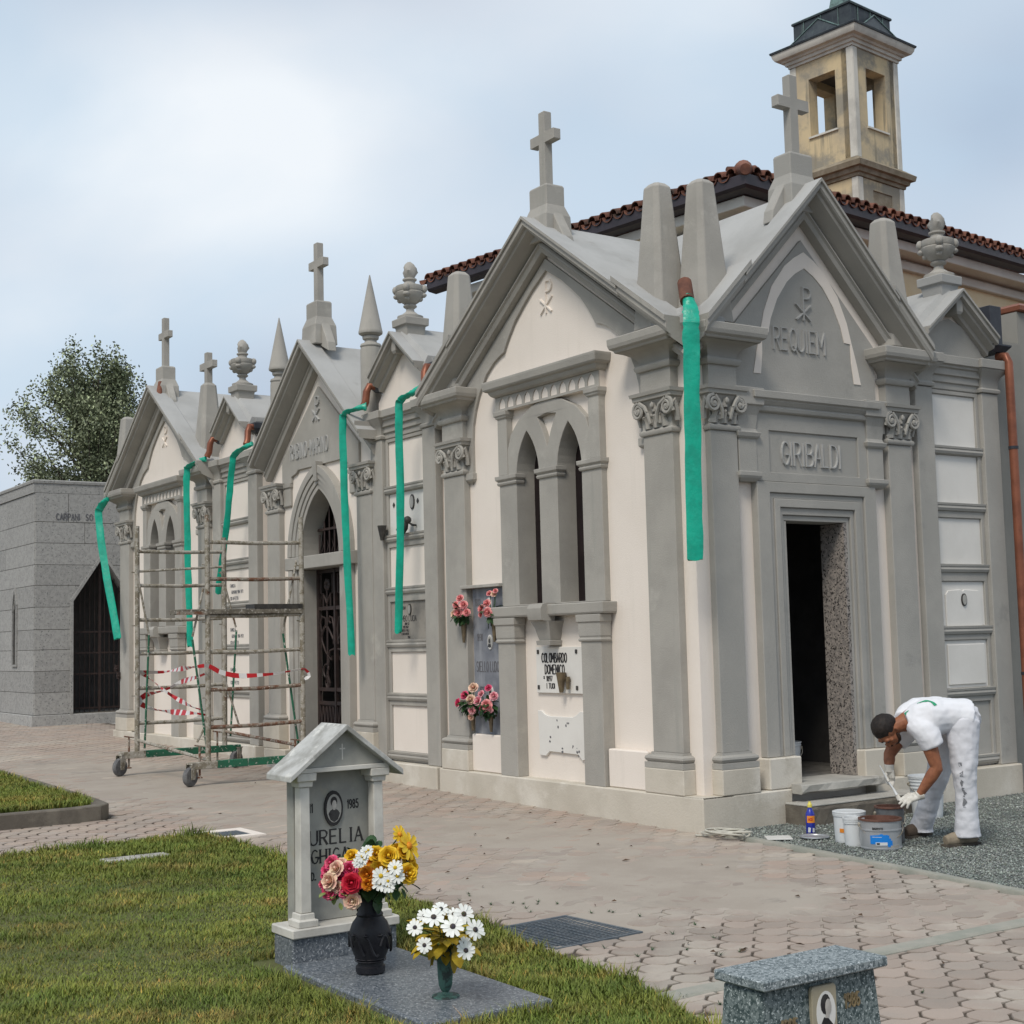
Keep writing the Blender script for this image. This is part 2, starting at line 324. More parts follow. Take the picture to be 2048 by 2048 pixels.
# ------------------------------------------------------------------ stroke lettering
def arc(cx, cy, rx, ry, a0, a1, n=6): return [(cx+rx*math.cos(R(a0+(a1-a0)*i/n)), cy+ry*math.sin(R(a0+(a1-a0)*i/n))) for i in range(n+1)]
FONT = {
 'A': [[(0, 0), (.3, 1), (.6, 0)], [(.12, .36), (.48, .36)]], 'B': [[(0, 0), (0, 1)], [(0, 1)]+arc(.32, .76, .22, .24, 90, -90)+[(0, .52)], [(0, .52)]+arc(.34, .26, .25, .26, 90, -90)+[(0, 0)]],
 'C': [arc(.32, .5, .31, .5, 50, 310, 10)], 'D': [[(0, 0), (0, 1)], [(0, 1)]+arc(.22, .5, .38, .5, 90, -90, 8)+[(0, 0)]], 'E': [[(.5, 1), (0, 1), (0, 0), (.5, 0)], [(0, .52), (.42, .52)]],
 'F': [[(.5, 1), (0, 1), (0, 0)], [(0, .52), (.42, .52)]], 'G': [arc(.32, .5, .32, .5, 50, 340, 11)+[(.62, .45), (.36, .45)]], 'H': [[(0, 0), (0, 1)], [(.58, 0), (.58, 1)], [(0, .5), (.58, .5)]],
 'I': [[(.08, 0), (.08, 1)]], 'K': [[(0, 0), (0, 1)], [(.55, 1), (0, .42), (.58, 0)]], 'L': [[(0, 1), (0, 0), (.46, 0)]], 'M': [[(0, 0), (0, 1), (.35, .35), (.7, 1), (.7, 0)]], 'N': [[(0, 0), (0, 1), (.58, 0), (.58, 1)]],
 'O': [arc(.32, .5, .32, .5, 90, 450, 14)], 'P': [[(0, 0), (0, 1)], [(0, 1)]+arc(.3, .73, .24, .27, 90, -90)+[(0, .46)]], 'Q': [arc(.32, .5, .32, .5, 90, 450, 14), [(.36, .22), (.64, -.06)]],
 'R': [[(0, 0), (0, 1)], [(0, 1)]+arc(.3, .74, .24, .26, 90, -90)+[(0, .48)], [(.26, .48), (.56, 0)]], 'S': [arc(.27, .75, .25, .25, 40, 270, 8)+arc(.27, .25, .26, .25, 90, -140, 8)], 'T': [[(.3, 0), (.3, 1)], [(0, 1), (.6, 1)]],
 'U': [[(0, 1), (0, .3)]+arc(.29, .3, .29, .3, 180, 360, 8)+[(.58, 1)]], 'V': [[(0, 1), (.3, 0), (.6, 1)]], 'Z': [[(0, 1), (.55, 1), (0, 0), (.55, 0)]], '-': [[(.08, .5), (.42, .5)]], '.': [[(.05, 0), (.05, .1)]],
 '*': [[(.1, .5), (.5, .9)], [(.1, .9), (.5, .5)], [(.3, .45), (.3, .95)]], '0': [arc(.28, .5, .28, .5, 90, 450, 12)], '1': [[(.05, .75), (.22, 1), (.22, 0)]], '2': [arc(.27, .72, .25, .28, 160, -30, 7)+[(0, 0), (.55, 0)]],
 '3': [arc(.25, .75, .24, .25, 150, -90, 7)+arc(.25, .25, .27, .25, 90, -150, 7)], '4': [[(.42, 0), (.42, 1), (0, .3), (.58, .3)]], '5': [[(.5, 1), (.08, 1), (.04, .58)]+arc(.26, .32, .27, .32, 110, -150, 8)],
 '6': [arc(.4, .5, .38, .5, 80, 180, 5)+arc(.29, .29, .27, .29, 180, -180, 10)], '7': [[(0, 1), (.55, 1), (.18, 0)]], '8': [arc(.28, .75, .22, .25, 90, 450, 9), arc(.28, .26, .27, .26, 90, 450, 9)], '9': [arc(.28, .71, .26, .29, 0, 360, 10)+arc(.16, .5, .38, .5, 0, -80, 5)],
 'X': [[(0, 0), (.55, 1)], [(0, 1), (.55, 0)]],
 '%': [[(.3, 0), (.3, 1)], [(.3, 1)]+arc(.46, .83, .16, .17, 90, -90)+[(.3, .66)], [(.02, .0), (.62, .46)], [(.0, .46), (.58, .0)]]}
WID = {'I': .2, 'M': .72, '.': .12, '1': .3, '-': .5, ' ': .34}
def text_w(t, h, ws=1.0, gap=.2): return sum((WID.get(c, .6)+gap)*h*ws for c in t)-gap*h*ws
def letters(mb, t, u, z, h, w, n0, n1, ws=1.0, gap=.2, ridge=True, serif=False, slope=0, thick=1.0):
    q = 0
    for c in t:
        for ln in FONT.get(c, []):
            pts = [(u+x*h*ws, z+y*h+slope*(u+x*h*ws)) for x, y in ln]
            for (a, b), (e, f) in zip(pts, pts[1:]):
                dx, dz = e-a, f-b; l = math.hypot(dx, dz) or 1e-6
                ww = w*(thick if abs(dz) > abs(dx)*1.1 and dx*dz <= 0 else 1)
                px, pz = -dz/l*ww/2, dx/l*ww/2; ex, ez = dx/l*w*.3, dz/l*w*.3
                a_, b_, e_, f_ = a-ex, b-ez, e+ex, f+ez; q += 1; nn = n1+(q % 7)*.00012
                if ridge:
                    mb.sweep([[(x_+s_*px, n_, z_+s_*pz) for s_, n_ in ((1, n0), (.5, nn), (-.5, nn), (-1, n0))] for x_, z_ in ((a_, b_), (e_, f_))])
                else:
                    mb.sweep([[(a_+px, n0, b_+pz), (a_+px, nn, b_+pz), (a_-px, nn, b_-pz), (a_-px, n0, b_-pz)], [(e_+px, n0, f_+pz), (e_+px, nn, f_+pz), (e_-px, nn, f_-pz), (e_-px, n0, f_-pz)]])
            if serif:
                for (a, b), (e, f) in ((pts[0], pts[1]), (pts[-1], pts[-2])):
                    if abs(f-b) > abs(e-a)*.5 and len(ln) < 6: q += 1; mb.box(a-w*1.25, a+w*1.25, n0, n1+(q % 7)*.00012, b-w*.22, b+w*.22)
        u += (WID.get(c, .6)+gap)*h*ws
    return mb

def letter_parts(fr, t, u, z, h, w, n0, n1, m, parent, ws=1.0, gap=.2, **k):     # every letter an object of its own
    for c in t:
        if c in FONT: letters(MB(fr), c, u, z, h, w, n0, n1, ws=ws, gap=gap, **k).build('letter', m, parent)
        u += (WID.get(c, .6)+gap)*h*ws
# ------------------------------------------------------------------ chapel row: shared pieces
G, GF, CRM, RF, PL = 'stucco_grey', 'stucco_grey_fresh', 'stucco_cream', 'stucco_roof', 'plinth_beige'
def mirror(pts): return [(-u, z) for u, z in reversed(pts)]
def sh(pts, u0): return [(u+u0, z) for u, z in pts]
def lancet(c, hw, z0, zs, za, n=7):               # pointed opening struck from two centres
    H_ = za-zs; r = (hw*hw+H_*H_)/(2*hw); a1 = math.asin(H_/r); L_ = [(hw-r+r*math.cos(a1*i/n), zs+r*math.sin(a1*i/n)) for i in range(n+1)]
    return [(c-hw, z0)]+[(c-u, z) for u, z in L_[:-1]]+[(c, za)]+[(c+u, z) for u, z in L_[-2::-1]]+[(c+hw, z0)]

def capital_mesh(w):
    mb = MB(FL); h = w/2
    mb.stack(-h, h, -.08, 0, [(0, 0), (.004, .014), (.02, .024), (.04, .022), (.052, .006), (.06, 0), (.22, .006), (.28, .03), (.30, .045)])
    for s in (-1, 1):                                   # volutes
        c = (s*(h-.005), .225); path = []
        for i in range(26):
            t = i/25; a = (PI*.5 if s > 0 else PI*.5)+(-s)*t*4.2*PI*.95; r = .068*(1-t)+.008
            path.append((c[0]+r*math.cos(a), .045+.012*t, c[1]+r*math.sin(a)))
        mb.tube(path, .019, 6, .011)
        mb.tube([(s*.045, .035, .10), (s*.06, .05, .18), (s*.10, .052, .25), (s*(h-.02), .05, .292)], .016, 6, .020)
        mb.tube([(s*(h+.045), -.03, .10), (s*(h+.06), -.01, .19), (s*(h+.062), .02, .27), (s*(h+.05), .045, .225), (s*(h+.06), .03, .175)], .026, 6, .018)
        mb.ball((s*(h-.005), .055, .225), .02, .02, .02, 6, 4)
    def leaf(u, z, wd, ht, n0, curl):
        vs = []; fs = []
        for i in range(6):
            t = i/5; zz = z+ht*(t if t < .8 else .8+(t-.8)*.1); nn = n0+.012+curl*t**2.2; ww = wd*(1-.75*t**2.5)*(.8+.25*math.sin(t*9))
            vs += [(u-ww/2, nn-.014, zz), (u-ww*.25, nn+.004, zz), (u, nn+.016, zz), (u+ww*.25, nn+.004, zz), (u+ww/2, nn-.014, zz)]
        for i in range(5):
            for k in range(4): a = i*5+k; fs.append((a, a+1, a+6, a+5))
        mb.add(vs, fs)
    for u in (-.115, 0, .115): leaf(u, .06, .12, .12, 0, .045)
    for u in (-.06, .06): leaf(u, .09, .10, .14, .004, .05)
    leaf(0, .20, .09, .095, .02, .03); mb.ball((0, .055, .255), .022, .016, .03, 6, 5)
    for i in range(9): mb.ball((-.14+.035*i, .03, .16+.02*math.sin(i*2.3)), .016, .014, .016, 5, 4)
    mb.stack(-h, h, -.08, 0, [(.302, .045), (.312, .06), (.345, .064), (.348, .078), (.378, .084), (.381, .07)])
    return mb
CAPM = {}
def capital(w, fr, uc, z, parent, m):
    key = (round(w, 2), m)
    if key not in CAPM:
        o = capital_mesh(w).build('capital', m, None, smooth=40, loc=(0, 0, 0)); CAPM[key] = o.data; bpy.data.objects.remove(o)
    return place('capital', CAPM[key], Vector(fr(uc, 0, z)), parent, rot=(0, 0, 0 if fr is FL else PI/2))

def pilaster(fr, root, uc, w, m, zb=.50, zp=.285, cap=True, entab=True, dz=0):
    a, b = uc-w/2, uc+w/2
    p = MB(fr).stack(a, b, -.082, 0, [(zb+.13, 0), (3.361, 0)]).build('pilaster', m, root, bevel=.006)
    MB(fr).stack(a, b, -.082, 0, [(zp, .06), (zb-.002, .06)]).build('pedestal', PL, p, bevel=.008)
    MB(fr).stack(a, b, -.082, 0, [(zb, .056), (zb+.047, .056), (zb+.05, .034), (zb+.06, .046), (zb+.078, .056), (zb+.095, .052), (zb+.108, .034), (zb+.112, .014), (zb+.132, .012)]).build('base', m, p, smooth=35)
    if cap: capital(w, fr, uc, 3.36+dz, p, m)
    if entab:
        MB(fr).stack(a, b, -.082, 0, [(3.742+dz, .006), (3.93, .006), (3.933, .028), (3.95, .042), (3.972, .046), (3.99, .036), (3.996, .012), (4.03, .016), (4.07, .045), (4.105, .11), (4.118, .15)]).build('entablature', m, p, smooth=35)
        MB(fr).stack(a, b, -.082, 0, [(4.12+dz, .165), (4.15+dz, .178), (4.153+dz, .20), (4.19+dz, .212), (4.252+dz, .215)]).build('cornice_cap', m, p, bevel=.008)
    return p

def gable(fr, root, u0, half, za, zf, depth, m, notch=.66, n_f=.25, tl=0, tr=0):
    sl = (za-zf)/half
    def z_at(u, d=0): return za-d-sl*abs(u)
    k = half*notch; kk = k+.06
    line = [(-half, zf), (0, za), (half, zf)]; L = sh(line, u0)
    mb = MB(fr)                                                          # upper coping and the thicker kneelers
    mb.rake(sh([(-kk, z_at(kk)), (0, za), (kk, z_at(kk))], u0), [(0, n_f), (.03, n_f), (.034, n_f-.02), (.085, n_f-.02), (.10, n_f-.035), (.105, n_f-.06), (.105, -.06), (.035, -.06), (0, -.03)])
    for s in (-1, 1):
        q = sh(sorted([(s*k, z_at(k)+.055), (s*half, zf+.055)]), u0)
        mb.rake(q, [(0, n_f+.004), (.05, n_f+.004), (.054, n_f-.016), (.11, n_f-.016), (.145, n_f-.031), (.155, n_f-.056), (.155, -.06), (.09, -.06), (0, -.032)])
    for i, o in enumerate(mb.each('gable_coping', m, root, smooth=25)):
        if i: o.name = 'kneeler'; WO[o.name] = WO['gable_coping'] if False else Vector(o.location)+WO[root.name]
        o.data.materials.append(M[RF])
        for p in o.data.polygons:
            if p.normal.z > .3: p.material_index = 1
    MB(fr).rake(L, [(.10, n_f-.062), (.135, n_f-.075), (.20, .035), (.215, -.02), (.215, -.082), (.10, -.082)]).build('soffit', m, root, smooth=20)
    MB(fr).rake(L, [(.217, .03), (.235, .045), (.26, .05), (.275, .028), (.30, .02), (.325, .012), (.335, -.02), (.335, -.083), (.217, -.083)]).build('raking_moulding', m, root, smooth=30)
    MB(fr).rake(sh([(-half+tl, zf-.045+tl*sl), (0, za-.045), (half-tr, zf-.045+tr*sl)], u0), [(0, -.062), (.12, -.062), (.12, -depth), (0, -depth)]).build('roof_slab', RF, root)

def obelisk(fr, root, u, n, z0, z1, m=G):
    mb = MB(fr); rg = []
    for z, h, c in ((z0, .20, .055), (z1-.05, .10, .034), (z1-.012, .062, .022), (z1, .012, .004)):
        rg.append([(u+x, n+y, z) for x, y in ((-h+c, -h), (h-c, -h), (h, -h+c), (h, h-c), (h-c, h), (-h+c, h), (-h, h-c), (-h, -h+c))])
    mb.sweep(rg); return mb.build('obelisk', m, root, bevel=.006)

def cross(fr, root, u, n, zp, zt, m=G, ped=True, wide=.40):
    mb = MB(fr); w = .05
    zb = zp+.27 if ped else zp
    z2 = zt-.185*(zt-zb)/.65
    pts = [(-w, zb), (-w, z2-.105), (-wide/2, z2-.105), (-wide/2, z2), (-w, z2), (-w, zt), (w, zt), (w, z2), (wide/2, z2), (wide/2, z2-.105), (w, z2-.105), (w, zb)]
    mb.plate(sh(pts, u), n-.045, n+.045)
    c = mb.build('cross', m, root, bevel=.006)
    if ped:
        MB(fr).stack4(u-.145, u+.145, n-.11, n+.11, [(zp-.30, .05), (zp-.05, .04), (zp+.02, .015), (zp+.06, 0), (zp+.255, 0), (zp+.272, -.018)]).build('cross_base', m, c, bevel=.008)
        for s in (-1, 1):
            MB(fr).plate(sh([(s*.10, zp-.30), (s*.36, zp-.42), (s*.34, zp-.30), (s*.27, zp-.18), (s*.19, zp-.05), (s*.13, zp+.05)], u), n-.06, n+.06).build('scroll', m, c, bevel=.01)
    return c

def ogee_half(): return [(0, 5.21), (.25, 5.06), (.40, 4.945), (.55, 4.82), (.66, 4.69), (.72, 4.61), (.765, 4.535), (.86, 4.505), (.96, 4.46), (1.10, 4.36), (1.24, 4.18), (1.32, 4.02), (1.37, 3.86), (1.385, 3.70), (1.385, 3.37)]

def window_front(fr, root, u0, cl=True):
    """twin-lancet end of a chapel: wall, arch band, window with cornice, sill and lower piers"""
    lz = [lancet(u0+s*.345, .195, 1.96, 3.22, 3.67) for s in (-1, 1)]
    big = [lancet(u0+s*.345, .205, 1.95, 3.22, 3.685) for s in (-1, 1)]
    MB(fr).plate(sh([(-2.03, -.15), (2.02, -.15), (2.02, 4.10), (1.95, 4.17), (0, 5.50), (-1.95, 4.17), (-2.03, 4.10)], u0), -.30, -.08, big).build('front_wall', CRM, root)
    og = ogee_half(); out = [(0, 5.325), (1.43, 4.335), (1.535, 4.24), (1.535, 3.37)]
    MB(fr).plate(sh(mirror(out)+out[1:]+list(reversed(og))+[(-u, z) for u, z in og[1:]], u0), -.085, -.05).build('arch_band', G, root)
    for s in (-1, 1):
        MB(fr).stack(u0+s*1.455-.075, u0+s*1.455+.075, -.085, -.04, [(3.24, -.06), (3.285, .005), (3.30, .015), (3.368, .015)]).build('impost', G, root, bevel=.005)
    letters(MB(fr), '%', u0-.13, 4.80, .31, .024, -.082, -.062).build('monogram', CRM, root)
    half = [(-.84, 1.95), (-.84, 3.27), (-.70, 3.27), (-.69, 3.50), (-.62, 3.67), (-.47, 3.80), (-.25, 3.90), (0, 3.935)]
    tri = [(0, 3.47), (-.07, 3.63), (-.155, 3.775), (0, 3.795), (.155, 3.775), (.07, 3.63)]
    win = MB(fr).plate(sh(half+mirror(half)[1:], u0), -.27, -.015, lz+[sh(tri, u0)]).build('window', G, root, bevel=.004)
    mb = MB(fr)
    for a, b in ((-.84, -.54), (-.15, .15), (.54, .84)): mb.stack(u0+a, u0+b, -.10, -.014, [(3.165, 0), (3.17, .015), (3.19, .022), (3.205, .012), (3.21, .018), (3.225, .034), (3.262, .036), (3.265, .02)])
    mb.each('impost_cap', G, win, bevel=.003)
    mb = MB(fr)
    for a, b in ((-.84, -.68), (.68, .84)): mb.stack(u0+a, u0+b, -.083, -.004, [(3.267, 0), (3.84, 0), (3.85, .015), (3.87, .02), (3.875, .03), (3.918, .034)])
    mb.each('colonnette', G, win, bevel=.004)
    holes = []
    for i in range(11):
        c = u0-.74+i*.148; holes.append([(c-.055, 3.945), (c-.055, 3.985), (c-.042, 4.02), (c-.02, 4.043), (c, 4.056), (c+.02, 4.043), (c+.042, 4.02), (c+.055, 3.985), (c+.055, 3.945)])
    MB(fr).plate(sh([(-.86, 3.92), (.86, 3.92), (.86, 4.07), (-.86, 4.07)], u0), -.010, 0, holes).build('scalloped_frieze', G, win)
    MB(fr).box(u0-.858, u0+.858, -.083, -.0105, 3.921, 4.069).build('frieze_ground', CRM, win)
    MB(fr).stack(u0-.84, u0+.84, -.083, 0, [(4.071, .02), (4.085, .045), (4.11, .062), (4.128, .065), (4.131, .09), (4.15, .105), (4.205, .115), (4.228, .115)]).build('lintel_cornice', G, win, bevel=.006)
    MB(fr).stack(u0-.84, u0+.84, -.30, 0, [(1.835, .0), (1.838, .075), (1.855, .085), (1.935, .09), (1.945, .085)]).build('sill', G, win, bevel=.008)
    mb = MB(fr); prof = [(.115, 1.79), (.15, 1.80), (.165, 1.85), (.165, 1.91), (.14, 1.95), (.09, 1.96), (.0, 1.96), (.0, 1.79)]
    mb.sweep([[(u0-.04+du, n, z) for n, z in prof] for du in (-.115, .115)])
    mb.stack(u0-.13, u0+.05, -.08, .04, [(1.56, .02), (1.60, .025), (1.605, .0), (1.64, .012), (1.72, .03), (1.788, .06)])
    mb.each('console', G, win, smooth=30)
    MB(fr).box(u0-.60, u0+.60, -.262, -.235, 1.96, 3.70).build('pane', 'dark_glass', win)
    for s in (-1, 1):
        c = u0+s*.69
        p = MB(fr).stack(c-.15, c+.15, -.082, .05, [(.284, 0), (1.835, 0)]).build('lower_pier', G, root, bevel=.006)
        MB(fr).stack(c-.15, c+.15, -.06, .05, [(1.585, .004), (1.59, .016), (1.61, .02), (1.615, .008), (1.63, .008), (1.635, .014), (1.76, .018), (1.765, .03), (1.833, .034)]).build('pier_cap', G, p, bevel=.004)

def plinth_strip(fr, root, a, b, n=.06, top=.285, end=True, z0=-.15):
    return MB(fr).stack(a, b, -.30, n, [(z0, 0), (top, 0)]).build('plinth', PL, root, bevel=.012)

def round_photo(mb_rim, mb_img, fr, u, z, n, rw, rh):
    def ell(k): return [(u+rw*k*math.cos(2*PI*i/20), z+rh*k*math.sin(2*PI*i/20)) for i in range(20)]
    mb_rim.plate(ell(1), n, n+.012); mb_img.plate(ell(.8), n+.0125, n+.0150)

def holder(mb, fr, u, n, z, h=.19, r0=.018, r1=.035):              # conical wall vase on its bracket
    rg = []
    for i in range(5):
        t = i/4; r = r0+(r1-r0)*t; rg.append([(u+r*math.cos(2*PI*k/9), n+r*math.sin(2*PI*k/9), z+h*t) for k in range(9)])
    mb.sweep(rg); mb.box(u-.007, u+.007, n-.07, n-r0*.6, z+h*.62, z+h*.70)

# ------------------------------------------------------------------ corner chapel
cc = thing('corner_chapel', 'two-gabled chapel on the corner with grey obelisks, crosses and an open doorway', 'chapel', (-2.05, 1.5, 0))
U0 = -2.09
window_front(FL, cc, U0)
pilaster(FL, cc, -.425, .39, G); pilaster(FL, cc, -3.785, .40, G)
gable(FL, cc, U0+.03, 2.07, 5.70, 4.25, 2.95, G, tr=.36)
plinth_strip(FL, cc, -4.10, .06)
MB(FL).stack(-1.24, -.69, -.082, .012, [(.287, 0), (.625, 0)]).build('dado', CRM, cc, bevel=.01)
MB(FL).stack(-3.53, -2.94, -.082, .0, [(.287, 0), (.665, 0)]).build('dado', CRM, cc, bevel=.01)
s = MB(FL).box(-3.54, -2.935, -.082, -.052, .667, 2.155).build('memorial_slab', 'slab_blue', cc, label='tall bluish stone slab with three oval portraits')
MB(FL).box(-3.66, -2.93, -.082, .03, 2.157, 2.19).build('ledge', G, s, bevel=.004)
mb = MB(FL); letters(mb, 'SIELLO LUDOVI', -3.49, 1.30, .10, .012, -.053, -.0505, ws=.52, gap=.2, ridge=False)
for t, u, z in (('1882', -3.50, 1.975), ('1898', -3.47, 1.615), ('1922', -3.44, 1.075), ('1983', -3.08, 1.075)): letters(mb, t, u, z, .07, .010, -.053, -.0505, ws=.55, ridge=False)
kind(mb.build('inscription', 'letter_grey', s), 'stuff')
ra, im, fc = MB(FL), MB(FL), MB(FL)
for z in (1.98, 1.60, 1.075):
    round_photo(ra, im, FL, -3.22, z, -.052, .042, .075); fc.plate([(-3.22+.016*math.cos(i), z+.012+.026*math.sin(i)) for i in [k*PI/5 for k in range(10)]], -.0368, -.0355)
    fc.plate([(-3.25, z-.05), (-3.19, z-.05), (-3.20, z-.02), (-3.24, z-.02)], -.0368, -.0352)
ra.each('portrait_rim', 'porcelain', s, smooth=30); im.each('portrait', 'photo_grey', s); fc.each('portrait_face', 'photo_dark', s)
for u, z in ((-3.62, 1.60), (-3.04, 1.60), (-3.48, .70), (-3.14, .70)):
    mb = MB(FL); holder(mb, FL, u+.02, .03, z, .24, .014, .036); mb.build('flower_holder', 'bronze', s, smooth=40)
pq = MB(FL).box(-2.42, -1.66, -.082, -.052, 1.10, 1.54).build('memorial_plaque', 'panel_white', cc, bevel=.004, label='white plaque with dark lettering and an empty vase')
letter_parts(FL, 'COLOMBARDO', -2.32, 1.395, .085, .0095, -.053, -.047, 'letter_black', pq, ws=.60, gap=.2, ridge=False); letter_parts(FL, 'DOMENICO', -2.27, 1.285, .085, .0095, -.053, -.047, 'letter_black', pq, ws=.62, gap=.2, ridge=False); mb = MB(FL)
letters(mb, '* 1897', -2.30, 1.215, .048, .0065, -.053, -.048, ws=.75, ridge=False); letters(mb, 'I TUOI', -2.25, 1.145, .048, .0065, -.053, -.048, ws=.8, ridge=False); letters(mb, '1969', -2.02, 1.215, .048, .0065, -.053, -.048, ws=.8, ridge=False)
kind(mb.build('inscription', 'letter_black', pq), 'stuff')
mb = MB(FL)
for u in (-2.38, -1.76):
    for z in (1.155, 1.495): mb.box(u-.016, u+.016, -.052, -.042, z-.02, z+.02)
mb.each('stud', 'bronze_dark', pq, bevel=.004)
mb = MB(FL); holder(mb, FL, -1.95, -.005, 1.11, .19, .02, .05); holder(mb, FL, -1.865, -.02, 1.14, .12, .016, .022); mb.build('flower_holder', 'bronze', pq, smooth=40)
half = [(-.385, .50), (-.385, .47)]
sc = [(-2.42, .93), (-2.36, .93), (-2.30, .895), (-2.24, .88), (-1.86, .88), (-1.80, .90), (-1.74, .935), (-1.67, .935), (-1.655, .90), (-1.67, .56), (-1.655, .50), (-1.72, .485), (-1.78, .535), (-2.24, .545), (-2.30, .50), (-2.40, .505), (-2.415, .54), (-2.40, .58)]
pq = MB(FL).plate(sc, -.082, -.055).build('memorial_plaque', 'panel_white', cc, bevel=.004, label='scroll-edged white plaque with chipped dark patches')
mb = MB(FL)
for i in range(16):
    u, z = random.choice([(-2.08, .82), (-2.10, .76), (-1.83, .60), (-2.05, .57), (-2.22, .66), (-1.95, .80), (-1.80, .55)]); u += random.uniform(-.035, .035); z += random.uniform(-.025, .025); r = random.uniform(.006, .02)
    mb.plate([(u+r*random.uniform(.5, 1)*math.cos(k), z+r*random.uniform(.5, 1)*math.sin(k)) for k in (0, 1, 2.1, 3.2, 4.2, 5.3)], -.056, -.0535+i*.0001)
kind(mb.build('chipped_patch', 'letter_grey', pq), 'stuff')
# flank and back walls of the chapel body
for nm, b in (('side_wall', (-4.10, -3.88, .30, 3.0)), ('back_wall', (-3.88, -.30, 2.78, 3.0))):
    MB().box(b[0], b[1], b[2], b[3], -.1, 4.2).build(nm, CRM, cc)
MB().stack4(-.35, .05, -.05, .35, [(4.10, -.05), (4.25, .03), (4.33, .03), (4.42, -.08)]).build('corner_gutter', RF, cc, bevel=.01)
# ---- doorway end
A = 1.49
MB(FR).plate([(.085, -.15), (2.95, -.15), (2.95, 4.12), (2.86, 4.20), (A, 5.50), (.12, 4.20), (.085, 4.12)], -.30, -.08, [[(1.09, .30), (1.91, .30), (1.91, 2.62), (1.09, 2.62)]]).build('front_wall', CRM, cc)
pilaster(FR, cc, .385, .31, GF, dz=.002); pilaster(FR, cc, 2.62, .32, GF, dz=.002)
gable(FR, cc, A-.03, 1.43, 5.70, 4.25, 2.1, GF, notch=.64, tl=.36)
MB(FR).stack(-.058, .97, -.30, .058, [(-.15, 0), (.287, 0)]).build('plinth', PL, cc, bevel=.012)
MB(FR).stack(2.03, 2.95, -.30, .058, [(-.15, 0), (.287, 0)]).build('plinth', PL, cc, bevel=.012)
for a, b in ((.72, 1.105), (1.90, 2.27)): MB(FR).stack(a, b, -.29, .05, [(.289, 0), (.555, 0)]).build('door_block', PL, cc, bevel=.01)
def frame(a, z1, hb, hz, n0, n1, z0=.557): return MB(FR).plate([(A+.015-a, z0), (A+.015-a, z1), (A+.015+a, z1), (A+.015+a, z0), (A+.015+hb, z0), (A+.015+hb, hz), (A+.015-hb, hz), (A+.015-hb, z0)], n0, n1)
df = frame(.755, 2.945, .60, 2.85, -.085, .0).build('door_frame', GF, cc, bevel=.006)
frame(.598, 2.849, .545, 2.80, -.085, -.022).build('frame_moulding', GF, df, bevel=.004)
frame(.543, 2.799, .475, 2.725, -.085, -.008).build('frame_moulding', GF, df, bevel=.004)
frame(.473, 2.724, .43, 2.66, -.085, -.03).build('frame_moulding', GF, df, bevel=.004)
frame(.428, 2.659, .395, 2.61, -.29, -.05).build('frame_moulding', GF, df, bevel=.004)
jm = MB(FR).box(1.86, 1.899, -.34, -.05, .33, 2.605).build('door_jamb', 'granite_pink', cc, label='speckled granite lining of the doorway')
MB(FR).box(1.108, 1.13, -.29, -.052, .33, 2.605).build('door_jamb', GF, cc)
# name panel and its consoles
MB(FR).plate([(A-.735, 2.947), (A+.735, 2.947), (A+.735, 3.70), (A-.735, 3.70)], -.085, -.012, [[(A-.56, 3.03), (A+.57, 3.03), (A+.57, 3.40), (A-.56, 3.40)]]).build('name_panel', GF, cc, bevel=.005)
np_ = MB(FR).box(A-.56, A+.57, -.084, -.03, 3.03, 3.40).build('name_field', GF, cc)
letter_parts(FR, 'GIRIBALDI', 1.085, 3.105, .205, .018, -.031, -.012, RF, np_, ws=.70, gap=.13)  # paler roof stucco: light caught by the raised letters put into their colour
MB(FR).stack(A-.70, A+.70, -.084, -.02, [(3.555, .02), (3.565, .045), (3.60, .055), (3.61, .04), (3.625, .055), (3.65, .075), (3.665, .08), (3.67, .10), (3.735, .105)]).build('lintel_cornice', GF, cc, bevel=.005)
for s in (-1, 1):
    c = A-.02+s*.81
    MB(FR).stack(c-.105, c+.105, -.084, .0, [(2.935, -.01), (2.965, .02), (2.985, .03), (3.02, .03), (3.022, 0), (3.31, 0), (3.315, .012), (3.33, .024), (3.365, .034), (3.37, .01), (3.40, 0), (3.52, .012), (3.60, .04), (3.605, .058), (3.755, .06)]).build('bracket', GF, cc, bevel=.004)
# pointed field with monogram
o1 = [(0, 5.195), (.905, 4.29), (.905, 3.702)]
MB(FR).plate(sh(mirror(o1)+o1[1:], A-.025), -.084, -.05).build('tympanum', GF, cc)
oa = [(0, 5.085), (.13, 5.015), (.25, 4.925), (.42, 4.72), (.53, 4.48), (.585, 4.285), (.64, 4.10), (.685, 3.91)]
ia = [(.595, 3.91), (.57, 4.10), (.565, 4.285), (.485, 4.29), (.45, 4.42), (.36, 4.61), (.23, 4.78), (.12, 4.87), (0, 4.935)]
for s in (-1, 1): MB(FR).plate(sh([(s*u, z) for u, z in oa+ia], A), -.052, -.043).build('arch_line', CRM, cc)
mb = MB(FR); letters(mb, '%', A-.13, 4.45, .30, .022, -.051, -.028); mb.build('monogram', RF, cc)  # monogram and the word below: light on the relief painted as paler grey
letter_parts(FR, 'REQUIEM', 1.06, 4.15, .20, .018, -.051, -.032, RF, cc, ws=.66, gap=.17)
